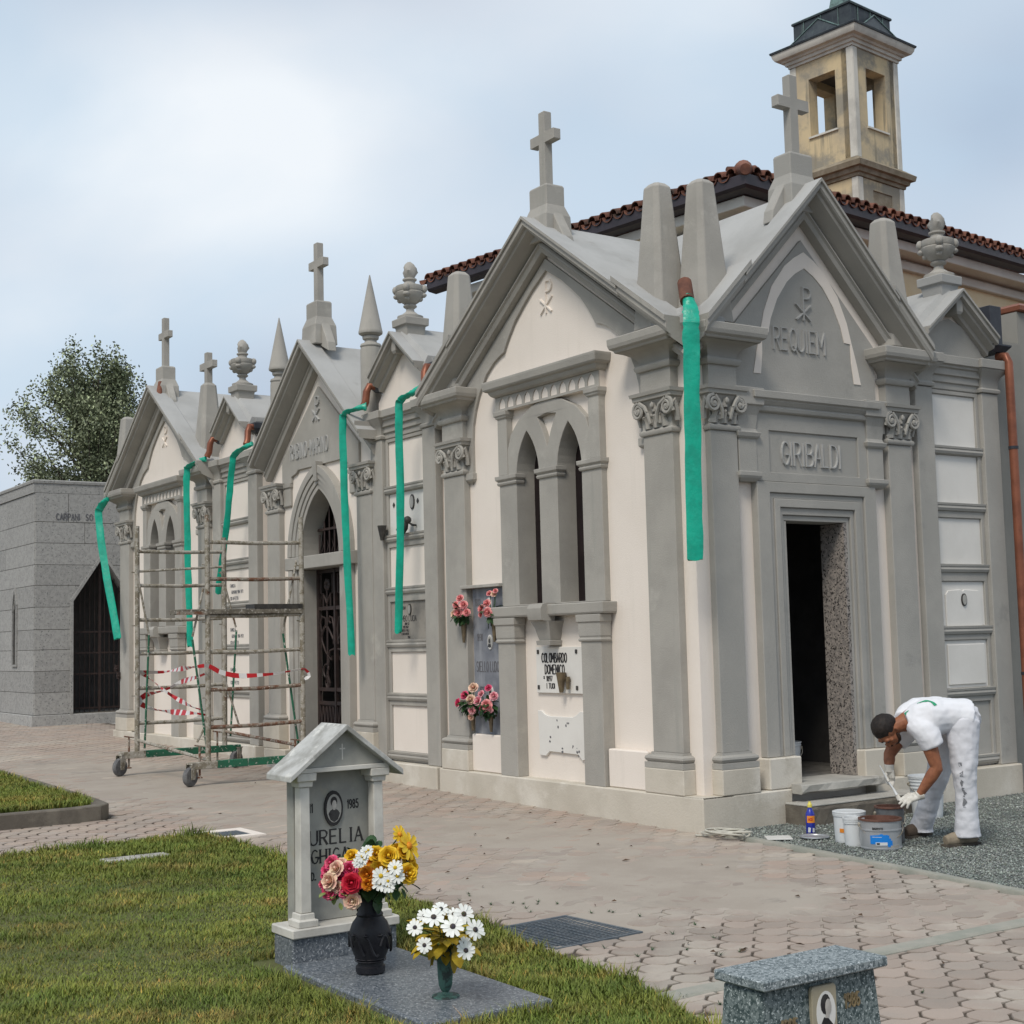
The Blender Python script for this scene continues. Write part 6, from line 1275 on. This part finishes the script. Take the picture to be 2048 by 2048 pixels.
mb.build('stem', 'leaf_green', bq)
v2 = thing('vase', 'slim bronze flower holder with green patina on the granite slab', 'vase', (3.43, -4.585, .057)); vc = (3.43, -4.585, .0565)
MB().lathe(vc, [(.062, 0), (.060, .006), (.045, .010), (.018, .014), (.015, .022)], 24).build('foot', 'bronze_green', v2, smooth=40)
MB().lathe(vc, [(.015, .0225), (.022, .03), (.030, .05), (.034, .10), (.036, .16), (.042, .195), (.056, .208), (.058, .214), (.050, .213), (.034, .18)], 24).build('cup', 'bronze_green', v2, smooth=40)
b2 = thing('bouquet', 'white daisies with mustard leaves in the slim bronze holder', 'flowers', (3.43, -4.585, .27)); c2 = Vector((3.43, -4.585, .27))
def bp2(px, py, dd_=0): return at_depth(600+.207*px, 1640+.207*py, 6.10+dd_)
for px, py, s, dd_ in ((1290, 930, .060, -.03), (1200, 915, .04, .03), (1360, 850, .050, .05), (1475, 1020, .068, -.08), (1580, 900, .058, .04), (1690, 1050, .062, -.02), (1110, 1030, .050, .0), (1200, 1200, .044, -.03), (1600, 1250, .056, -.04), (1480, 900, .045, .05), (1590, 1180, .036, .0)):
    p = bp2(px, py, dd_); daisy(p+TOC*.02, (p-c2).normalized()*1.0+TOC*random.uniform(.35, 1.0)+RT*random.uniform(-.4, .4)+Vector((0, 0, random.uniform(-.1, .6))), s*random.uniform(.74, .90), 'petal_white', 'flower_eye', b2)
leafs(b2, c2+Vector((0, 0, .045))+TOC*.05, 95, .115, .064, 'leaf_mustard', .3); leafs(b2, c2+Vector((0, 0, .0)), 16, .05, .05, 'leaf_mustard', .3)
mb = MB()
for px, py in ((1290, 930), (1360, 850), (1475, 1020), (1580, 900), (1690, 1050), (1110, 1030), (1200, 1200), (1600, 1250)): p = bp2(px, py, .01); mb.tube([tuple(c2+Vector((0, 0, -.08))), tuple(c2.lerp(p, .45)+Vector((0, 0, .02))), tuple(p)], .003, 5)
mb.build('stem', 'leaf_green', b2)
def FRM(u, n, z): return (n, -5.15+(u+5.15)*.86, z)
g2 = thing('grave_marker', 'low granite grave marker with an oval photo plate at the bottom edge', 'headstone', (6.18, -5.15, 0))
MB(FRM).stack4(-5.398, -4.902, 6.105, 6.246, [(0, .04), (.10, .038), (.45, .018), (.724, 0)]).build('body', 'granite_teal', g2, bevel=.01)
MB(FRM).box(-5.415, -4.885, 6.09, 6.278, .7255, .752).build('cap', 'granite_blue', g2, bevel=.004)
pp = MB(FRM).plate([(-5.205, .585), (-5.10, .585), (-5.10, .70), (-5.108, .708), (-5.197, .708), (-5.205, .70)], 6.249, 6.262).build('photo_plate', 'photo_sepia', g2, bevel=.002)
a, b, c_ = MB(FRM), MB(FRM), MB(FRM); blob(a, FRM, -5.148, .638, 6.2622, .041, .055, 24); u, z = -5.146, .655
b.plate([(u-.034, .586), (u+.03, .586), (u+.026, .605), (u+.008, .622), (u-.012, .628), (u-.03, .605)], 6.2630, 6.2634); blob(b, FRM, u-.004, z+.005, 6.2630, .021, .026); blob(c_, FRM, u+.006, z-.003, 6.2640, .013, .021); c_.plate([(u-.006, z-.03), (u+.008, z-.03), (u+.010, z-.015), (u-.004, z-.012)], 6.2641, 6.2645)
a.build('portrait', 'porcelain', pp); b.build('portrait_clothes', 'photo_dark', pp); c_.build('portrait_face', 'photo_face', pp)
mb = MB(FRM); letters(mb, '1986', -5.055, .635, .034, .006, 6.245, 6.256, ws=.7); letters(mb, '1905', -5.325, .605, .034, .006, 6.245, 6.258, ws=.7); kind(mb.build('inscription', 'letter_gold', g2, smooth=30), 'stuff')

# ------------------------------------------------------------------ paint buckets and bits on the gravel
def bucket(nm, lab, c, r0, r1, h, m, paint=None, bands=(), cat='bucket', handle=True, group=None):
    t = thing(nm, lab, cat, c, group); pr = [(r0*.97, 0), (r0, .006)]
    for i in range(1, 9):
        f = i/9; r = r0+(r1-r0)*f; pr.append((r, h*f))
    pr += [(r1, h-.012), (r1+.007, h-.010), (r1+.007, h), (r1-.004, h), (r1-.006, h-.02), (r0-.004, .012 if paint is None else h*.72)]
    MB().lathe(c, pr, 30).build('tub', m, t, smooth=35)
    mb = MB()
    for f in bands: r = r0+(r1-r0)*f; mb.lathe((c[0], c[1], c[2]+h*f), [(r-.002, -.006), (r+.006, -.004), (r+.006, .004), (r-.002, .006)], 30, False)
    if bands: mb.each('band', m, t, smooth=35)
    if paint: MB().lathe((c[0], c[1], c[2]+h*.74), [(r1-.004, -.004), (r1-.008, 0)], 28).build('paint', paint, t); MB().lathe((c[0], c[1], c[2]), [(r1+.0075, h-.013), (r1+.0085, h-.009), (r1+.0085, h+.0015), (r1-.009, h+.0015), (r1-.012, h-.05)], 28, False).build('paint_rim', paint, t)
    if handle:
        s = RT; mb = MB(); P = [Vector(c)+s*(r1+.01)*math.cos(a)+Vector((TOC.x, TOC.y, 0))*(.9*r1)*math.sin(a)+Vector((0, 0, h*.80-.10*math.sin(a))) for a in [PI*k/12 for k in range(13)]]; mb.tube([tuple(p) for p in P], .003, 5)
        for k in (-1, 1): p = Vector(c)+s*k*(r1+.004)+Vector((0, 0, h*.80)); mb.ball(tuple(p), .014, .014, .018, 7, 5)
        mb.build('handle', 'steel_worn', t)
    return t
def wrapped(t, c, r, a0, pts, m, nm, off=.0012):              # label that follows the curve of a tub
    tri = geometry.tessellate_polygon([[Vector((u, z, 0)) for u, z in pts]]); vs = []; fs = []
    us = [p[0] for p in pts]; 
    g = MB(); n = 14; u0, u1 = min(us), max(us)
    for i in range(n):
        a, b = u0+(u1-u0)*i/n, u0+(u1-u0)*(i+1)/n; mid = (a+b)/2; zs = []
        for (p, q_), (e, f) in zip(pts, pts[1:]+pts[:1]):
            if (p > mid) != (e > mid): zs.append(q_+(f-q_)*(mid-p)/(e-p))
        zs.sort()
        for lo_, hi_ in zip(zs[::2], zs[1::2]):
            P = []
            for rr_ in (r-.002, r+off):
                for uu, zz in ((a, lo_), (b, lo_), (b, hi_), (a, hi_)): an = a0+uu/r; P.append((c[0]+rr_*math.cos(an), c[1]+rr_*math.sin(an), c[2]+zz))
            g.add(P, [(0, 1, 2, 3), (4, 5, 6, 7), (0, 1, 5, 4), (1, 2, 6, 5), (2, 3, 7, 6), (3, 0, 4, 7)])
    return g.build(nm, m, t, weld=True)
ca_ = math.atan2(-fw.y, -fw.x)
c = (1.545, .375, 0); t = bucket('paint_tin', 'big silver paint tin with a blue label in front of the others', c, .150, .153, .225, 'tin', 'paint_brown', (.66, .07), 'paint tin')
wrapped(t, c, .1515, ca_, [(-.115, .05), (-.03, .05), (-.03, .04), (.015, .04), (.02, .03), (.045, .03), (.05, .05), (.045, .075), (.035, .085), (.025, .11), (.015, .118), (-.02, .118), (-.022, .124), (-.05, .124), (-.05, .118), (-.115, .112)], 'label_blue', 'label')
wrapped(t, c, .1518, ca_, [(-.075, .042), (.01, .042), (.01, .064), (-.075, .064)], 'bucket_white', 'label', .0022); wrapped(t, c, .1518, ca_, [(.035, .018), (.115, .018), (.115, .04), (.035, .04)], 'photo_grey', 'label', .0016); wrapped(t, c, .1518, ca_, [(-.068, .047), (-.045, .047), (-.045, .06), (-.068, .06)], 'letter_black', 'label', .003)
mb = MB(lambda u, n, z: (c[0]+(.153+n)*math.cos(ca_+u/.153), c[1]+(.153+n)*math.sin(ca_+u/.153), z)); letters(mb, 'RASOCOTTE', -.095, .152, .018, .003, 0, .0016, ws=.62, ridge=False); kind(mb.build('lettering', 'letter_black', t), 'stuff')
wrapped(t, c, .1516, ca_, [(-.10, .100), (-.03, .100), (-.03, .103), (-.10, .103)], 'bucket_white', 'label', .002)
bucket('paint_tin', 'dark paint-stained tin behind the big silver one', (1.385, .665, 0), .105, .107, .275, 'tin_dark', 'paint_brown', (.5,), 'paint tin')
c = (1.17, .45, 0); t = bucket('paint_tub', 'pale grey lidded paint tub with an orange label', c, .112, .120, .225, 'bucket_white', None, (.93,), 'paint tub', False)
MB().lathe((c[0], c[1], .226), [(.126, 0), (.128, .010), (.118, .014), (.105, .010)], 26).build('lid', 'bucket_white', t, smooth=35); wrapped(t, c, .1155, ca_, [(-.105, .085), (-.06, .085), (-.06, .115), (-.105, .115)], 'label_orange', 'label', .003)
bucket('paint_tub', 'narrow white tub between the silver tin and the grey tub', (1.33, .325, 0), .070, .078, .215, 'bucket_white', None, (.82, .88, .94), 'paint tub', False)
bucket('bucket', 'white ribbed bucket standing behind the workman', (.62, 2.02, 0), .125, .150, .36, 'bucket_white', None, (.72, .80, .88, .95))
bucket('bucket', 'nearer white bucket inside the doorway', (-.62, 1.60, .319), .105, .125, .30, 'bucket_white', None, (.9,))
bucket('bucket', 'farther white bucket inside the doorway', (-.93, 1.56, .319), .11, .13, .36, 'bucket_white', None, (.9,))
bt = thing('bottle', 'blue detergent bottle with yellow cap standing by the step', 'bottle', (.66, .55, 0)); c = (.66, .55, 0)
MB().lathe(c, [(.034, 0), (.037, .005), (.037, .155), (.034, .17), (.022, .195), (.017, .205), (.016, .215)], 20).build('body', 'bottle_blue', bt, smooth=40); MB().lathe((c[0], c[1], .2155), [(.019, 0), (.019, .022), (.012, .03), (.009, .045)], 16).build('cap', 'cap_yellow', bt, smooth=40)
wrapped(bt, c, .037, ca_, [(-.035, .095), (.035, .095), (.035, .15), (-.035, .15)], 'label_orange', 'label'); wrapped(bt, c, .037, ca_, [(-.03, .02), (-.01, .02), (-.005, .055), (-.025, .06)], 'bucket_white', 'label'); wrapped(bt, c, .037, ca_, [(.008, .02), (.028, .02), (.028, .05), (.010, .055)], 'bucket_white', 'label')
mb = MB(lambda u, n, z: (c[0]+(.0385+n)*math.cos(ca_+u/.037), c[1]+(.0385+n)*math.sin(ca_+u/.037), z)); letters(mb, 'ACE', -.022, .113, .02, .004, 0, .001, ws=.8, ridge=False); kind(mb.build('lettering', 'tape_red', bt), 'stuff')
o = MB(lambda u, n, z: (.70+u*.8+n*.6, .15+n*.8-u*.6, z)).stack4(-.10, .10, -.10, .10, [(.012, 0), (.020, 0)]).build('tile', 'porcelain', bevel=.002); tag(o, 'square white tile lying on the gravel', 'tile')
o = MB().lathe((.86, .385, .012), [(.112, 0), (.118, .006), (.116, .014), (.100, .010), (.098, .006)], 30).build('bucket_lid', 'tin', smooth=40); tag(o, 'round grey bucket lid lying on the gravel', 'lid')
mb = MB(); path = []
for i in range(150):
    a = i*.21; r = .135+.045*math.sin(a*.37)+.02*math.sin(a*1.7); path.append((.36+r*1.45*math.cos(a)*.85+.02*math.sin(a*.5), -.075+r*.72*math.sin(a)+.012*math.cos(a*.7), .016+.042*abs(math.sin(a*.43+.3*math.sin(a)))+.0022*(i/21)))
path += [(.20, -.16, .012), (.14, -.20, .012), (.10, -.18, .012)]; mb.tube(path, .0085, 7); o = mb.build('hose_coil', 'hose_white', smooth=60); tag(o, 'loosely coiled white hose at the foot of the corner', 'hose')
mb = MB(FR); pr = []
for i in range(14):
    y = .87+i*.112; j = random.uniform(-.006, .006); pr.append([(y, .062, -.03), (y, .36+j, -.03), (y, .365-j, .135), (y, .355, .158), (y, .062, .162)])
mb.sweep(pr); o = mb.build('stone_step', 'concrete_dark', None); MB(FR).stack(.872, 2.32, .062, .352, [(.160, 0), (.172, .004), (.178, -.004)]).build('tread', 'concrete', o, bevel=.004); tag(o, 'rough concrete step below the open doorway', 'step')  # brown stone block darkened to carry the shade of its front; tread paler
# ------------------------------------------------------------------ the workman, bent over the tins
def Q(x, y, d): return at_depth(1680+.1864*x, 1360+.1864*y, d)
FWD = Vector((-.44, -.90, 0)).normalized(); LAT = Vector((-.90, .44, 0)).normalized()      # facing, and towards his far (right) side
pr_ = thing('person', 'workman in white t-shirt and trousers bending over the paint tins', 'person', (1.62, .92, 0))
def vox(name, mb, m, parent, size, sm=3, wr=0, wsc=.1, loc=None, fac=.5):
    o = mb.build(name, m, parent, loc=loc)
    r = o.modifiers.new('remesh', 'REMESH'); r.mode = 'VOXEL'; r.voxel_size = size; r.use_smooth_shade = True
    s = o.modifiers.new('smooth', 'SMOOTH'); s.iterations = sm; s.factor = fac
    if wr:
        t2 = bpy.data.textures.new(name+'_creases', 'CLOUDS'); t2.noise_scale = wsc*.38; t2.noise_depth = 1
        d2_ = o.modifiers.new('creases', 'DISPLACE'); d2_.texture = t2; d2_.strength = wr*.3; d2_.mid_level = .5; d2_.texture_coords = 'LOCAL'
        tx = bpy.data.textures.new(name+'_folds', 'CLOUDS'); tx.noise_scale = wsc; tx.noise_depth = 2
        d = o.modifiers.new('folds', 'DISPLACE'); d.texture = tx; d.strength = wr; d.mid_level = .5; d.texture_coords = 'LOCAL'
    return o
def limb(mb, pts, seg=12): mb.tube([tuple(p) for p, r in pts], [r for p, r in pts], seg)
def oball(mb, c, r, ax, k, seg=12):                          # ellipsoid with a long axis
    ax = ax.normalized(); a = ax.orthogonal().normalized(); b = ax.cross(a); rg = []
    for i in range(9):
        t = PI*(i+.03)/8.06; rg.append([tuple(c+ax*(-math.cos(t)*r*k)+(a*math.cos(2*PI*j/seg)+b*math.sin(2*PI*j/seg))*r*math.sin(t)) for j in range(seg)])
    mb.sweep(rg)
D = 10.72
hipN, hipF = Q(1310, 470, D-.10), Q(1215, 470, D+.17)
kneeN, kneeF = Q(1335, 1010, D-.16), Q(1045, 1020, D+.22); ankN, ankF = Q(1372, 1640, D-.14), Q(872, 1585, D+.40)
pelv = (hipN+hipF)/2+Vector((0, 0, .04)); chest = Q(870, 395, D-.02); neck = Q(655, 470, D-.06)
shN, shF = Q(905, 545, D-.18), Q(640, 600, D+.16); elN, wrN = Q(1040, 945, D-.22), Q(845, 1240, D-.17)
elF, wrF = Q(530, 800, D+.10), Q(528, 955, D+.05)
# body: one continuous skin
b = MB()
for s in (-1, 1):
    limb(b, [(pelv+LAT*s*.06, .115), (pelv.lerp(chest, .45)+LAT*s*.06, .105), (chest+LAT*s*.075, .115), (chest.lerp(neck, .6)+LAT*s*.05, .085)])
limb(b, [(chest.lerp(neck, .35), .10), (neck, .062), (Q(580, 500, D-.07), .056), (Q(530, 545, D-.07), .06)])
hd = Q(492, 540, D-.08); up_h = (Q(395, 440, D-.08)-Q(595, 640, D-.10)).normalized(); up_h = (-RT*.86+TOC*.42+Vector((0, 0, .24))).normalized()
face = (FWD*.10+Vector((0, 0, -.97))+TOC*.12).normalized(); face = (face-up_h*face.dot(up_h)).normalized(); lat_h = up_h.cross(face).normalized()
H = lambda u, f, l: hd+up_h*u+face*f+lat_h*l
oball(b, H(.02, -.012, 0), .083, face*.9+up_h*.1, 1.16); oball(b, H(-.055, .035, 0), .062, up_h, 1.22); oball(b, H(-.095, .052, 0), .034, lat_h, 1.15)
oball(b, H(-.028, .101, 0), .013, up_h*1+face*.35, 2.0); oball(b, H(-.045, .110, 0), .015, lat_h, 1.1)
for s in (-1, 1):
    oball(b, H(.012, .080, s*.032), .016, lat_h, 1.6); oball(b, H(-.022, .062, s*.042), .024, up_h, 1.0)
    oball(b, H(-.026, -.016, s*.080), .012, up_h+face*-.2, 2.2)
oball(b, H(-.074, .092, 0), .011, lat_h, 2.0); oball(b, H(-.086, .088, 0), .011, lat_h, 1.8)
limb(b, [(shN.lerp(elN, -.02), .070), (shN.lerp(elN, .45), .058), (shN.lerp(elN, .9), .047), (elN, .046), (elN.lerp(wrN, .3), .047), (elN.lerp(wrN, .7), .036), (wrN, .029)], 14)
limb(b, [(shF, .068), (shF.lerp(elF, .5), .056), (elF, .045), (elF.lerp(wrF, .4), .044), (elF.lerp(wrF, .8), .035), (wrF, .029)], 14)
for h_, k_, a_ in ((hipN, kneeN, ankN), (hipF, kneeF, ankF)): limb(b, [(h_, .095), (k_, .06), (a_, .042)])
vox('body', b, 'skin', pr_, .0065, 4)
e_ = MB()
for s in (-1, 1): e_.ball(tuple(H(-.004, .088, s*.032)), .011, .011, .007, 8, 6)
e_.build('eyes', 'photo_dark', pr_)
hr = MB(); oball(hr, H(.034, -.022, 0), .089, face*.9+up_h*.1, 1.13)
oball(hr, H(.0, -.055, 0), .074, up_h, 1.05)
vox('hair', hr, 'hair', pr_, .0065, 3, .006, .03)
bd = MB(); oball(bd, H(-.098, .052, 0), .037, lat_h, 1.2)
for s in (-1, 1): limb(bd, [(H(-.05, .012, s*.066), .010), (H(-.078, .030, s*.058), .018), (H(-.100, .052, s*.034), .022)])
oball(bd, H(-.066, .103, 0), .009, lat_h, 2.6)
vox('beard', bd, 'beard', pr_, .006, 3, .004, .02)
# clothes
t_ = MB(); hem = Q(1325, 405, D)
for s in (-1, 1):
    limb(t_, [(hem.lerp(pelv, .45)+LAT*s*.085, .152), (Q(1190, 385, D)+LAT*s*.075, .132), (Q(1060, 375, D)+LAT*s*.075, .136), (chest+LAT*s*.085, .142), (Q(770, 420, D-.03)+LAT*s*.07, .115), (Q(690, 455, D-.05)+LAT*s*.045, .082)], 16)
limb(t_, [(Q(845, 470, D-.12), .115), (shN, .098), (Q(950, 620, D-.19), .094), (Q(1000, 715, D-.20), .083)], 16)
limb(t_, [(Q(740, 500, D+.12), .105), (shF.lerp(elF, .12), .092), (shF.lerp(elF, .38), .080)], 14)
shirt = vox('shirt', t_, 'cloth_white', pr_, .0085, 5, .022, .15)
w_ = MB()
for s, h_ in ((-1, hipN), (1, hipF)):
    limb(w_, [(Q(1225, 385, D)+LAT*s*.07, .112), (pelv+LAT*s*.085, .138), (h_+FWD*-.02, .132)], 16)
limb(w_, [(pelv.lerp(hipN, .5)+Vector((0, 0, .05)), .105), (hipN, .133), (hipN.lerp(kneeN, .45), .113), (kneeN, .092), (kneeN.lerp(ankN, .3), .083), (kneeN.lerp(ankN, .7), .083), (ankN+Vector((0, 0, .03)), .093), (ankN+Vector((0, 0, -.03)), .099)], 18)
limb(w_, [(pelv.lerp(hipF, .5)+Vector((0, 0, .05)), .105), (hipF, .133), (hipF.lerp(kneeF, .45), .112), (kneeF, .090), (kneeF.lerp(ankF, .35), .080), (kneeF.lerp(ankF, .75), .080), (ankF+Vector((0, 0, .02)), .088), (ankF+Vector((0, 0, -.03)), .094)], 18)
trous = vox('trousers', w_, 'cloth_trouser', pr_, .0085, 5, .024, .13)
# printed marks on shirt and trousers
def decal(name, mb, m, target, off=.004):
    o = mb.build(name, m, pr_)
    sw = o.modifiers.new('wrap', 'SHRINKWRAP'); sw.target = target; sw.wrap_method = 'NEAREST_SURFACEPOINT'; sw.offset = off; sw.wrap_mode = 'ABOVE_SURFACE'
    return o
def strip_px(mb, pts, w, d, n=14):
    P = []
    for i in range(len(pts)-1):
        for k in range(n): t = k/n; P.append((pts[i][0]*(1-t)+pts[i+1][0]*t, pts[i][1]*(1-t)+pts[i+1][1]*t))
    P.append(pts[-1]); vs = []; fs = []; m = 5
    for i, p in enumerate(P):
        a, b_ = P[max(i-1, 0)], P[min(i+1, len(P)-1)]; dx, dy = b_[0]-a[0], b_[1]-a[1]; l = math.hypot(dx, dy)
        for k in range(m): f = (k/(m-1)-.5)*w; vs.append(tuple(Q(p[0]-dy/l*f, p[1]+dx/l*f, d)))
    for i in range(len(P)-1):
        for k in range(m-1): q_ = i*m+k; fs.append((q_, q_+1, q_+m+1, q_+m))
    mb.add(vs, fs); return mb
decal('shirt_stripe', strip_px(MB(), [(800, 200), (880, 205), (930, 228), (962, 262), (1000, 312)], 46, D-.16, 8), 'print_green', shirt)
mb = MB(); strip_px(mb, [(645, 300), (715, 318)], 28, D-.14, 6); strip_px(mb, [(632, 332), (700, 348)], 24, D-.14, 6); strip_px(mb, [(640, 356), (695, 370)], 22, D-.14, 6); strip_px(mb, [(680, 300), (690, 372)], 14, D-.14, 6)
decal('shirt_print', mb, 'print_green', shirt)
mb = MB()
def leg_text(t, x0, y0, h_, w_px, adv):
    x, y = x0, y0
    for c in t:
        for ln in FONT.get(c, []):
            pts = [(x+py_*h_, y+px_*w_px) for px_, py_ in ln]; strip_px(mb, pts, 20, D-.32, 5)
        x += adv[0]; y += adv[1]
leg_text('LOTAARAL', 1212, 925, 70, 62, (11.5, 66))
decal('trouser_lettering', mb, 'print_grey', trous, .003)
# boots
for nm, toe, heel, ank, m in (('boot', Q(1230, 1790, D-.14), Q(1455, 1752, D-.08), ankN, 'boot'), ('boot', Q(745, 1672, D+.34), Q(935, 1655, D+.46), ankF, 'boot_dark')):
    toe = Vector((toe.x, toe.y, .0)); heel = Vector((heel.x, heel.y, .0)); ax = (toe-heel).normalized(); toe = heel+ax*.265; b = MB()
    limb(b, [(heel+Vector((0, 0, .062)), .046), (heel.lerp(toe, .35)+Vector((0, 0, .066)), .051), (heel.lerp(toe, .72)+Vector((0, 0, .056)), .052), (toe+Vector((0, 0, .048)), .037)])
    limb(b, [(heel.lerp(toe, .22)+Vector((0, 0, .05)), .046), (heel.lerp(toe, .2)+Vector((0, 0, .13)), .043)])
    bo = vox('boot', b, m, pr_, .007, 3)
    sl = ax.cross(Vector((0, 0, 1))); so = MB(); rg = []
    for z, k_ in ((.0, 1), (.022, 1.0), (.024, .98)): rg.append([tuple(heel.lerp(toe, f)+sl*s*k_+Vector((0, 0, z))) for f, s in ((-.14, .022), (-.08, .038), (.3, .036), (.7, .047), (.98, .038), (1.10, .016), (1.10, -.016), (.98, -.038), (.7, -.047), (.3, -.036), (-.08, -.038), (-.14, -.022))])
    so.sweep(rg); so.build('sole', 'sole', bo)
# gloved hands
def glove(wr, knuck, side, tips, thumb, nm='glove'):
    g = MB(); ax = (knuck-wr).normalized(); sd = (side-ax*side.dot(ax)).normalized()
    limb(g, [(wr-ax*.035, .037), (wr, .034), (wr+ax*.02, .036)], 12)
    for k in range(4): limb(g, [(wr+ax*.01+sd*(k-1.5)*.013, .019), (knuck+sd*(k-1.5)*.0215, .0155)], 9)
    for k, tp in enumerate(tips):
        a = knuck+sd*(k-1.5)*.0215; m_ = a.lerp(tp[1], .5) if len(tp) == 2 and tp[0] is None else tp[0]
        limb(g, [(a-ax*.004, .0135), (m_, .0118), (tp[1], .0092)], 8); g.ball(tuple(tp[1]), .0092, .0092, .0092, 6, 5)
    limb(g, [(wr+ax*.025+sd*-.022, .017), (thumb[0], .0135), (thumb[1], .0105)], 8); g.ball(tuple(thumb[1]), .0105, .0105, .0105, 6, 5)
    return vox(nm, g, 'glove', pr_, .0038, 2)
dn = D-.17
kn = Q(745, 1268, dn)
glove(wrN, kn, Q(700, 1330, dn-.05)-Q(740, 1230, dn+.03), [(Q(690, 1258, dn+.02), Q(640, 1290, dn+.02)), (Q(690, 1285, dn), Q(638, 1325, dn)), (Q(705, 1312, dn-.02), Q(660, 1358, dn-.02)), (Q(735, 1330, dn-.035), Q(722, 1372, dn-.03))], (Q(735, 1225, dn+.03), Q(668, 1268, dn+.04)))
df_ = D+.05
kf = Q(530, 1050, df_)
glove(wrF, kf, Q(580, 1050, df_-.03)-Q(480, 1040, df_+.02), [(Q(495, 1085, df_+.02), Q(515, 1115, df_-.02)), (Q(525, 1095, df_+.01), Q(540, 1125, df_-.03)), (Q(553, 1095, df_), Q(550, 1140, df_-.03)), (Q(575, 1085, df_-.01), Q(560, 1155, df_-.03))], (Q(490, 1030, df_-.03), Q(520, 1085, df_-.05)))
br = thing('paint_brush', 'thin white paint brush held in the gloved hand above the tins', 'brush', tuple(Q(545, 1130, D)))
MB().tube([tuple(Q(425, 915, D+.03)), tuple(Q(520, 1090, D-.0)), tuple(Q(575, 1170, D-.02)), tuple(Q(612, 1235, D-.05))], [.004, .006, .008, .011], 8).build('handle', 'bucket_white', br, smooth=50)
MB().tube([tuple(Q(612, 1237, D-.05)), tuple(Q(640, 1285, D-.07))], [.016, .022], 10, flat=.5).build('bristles', 'glove', br, smooth=50)
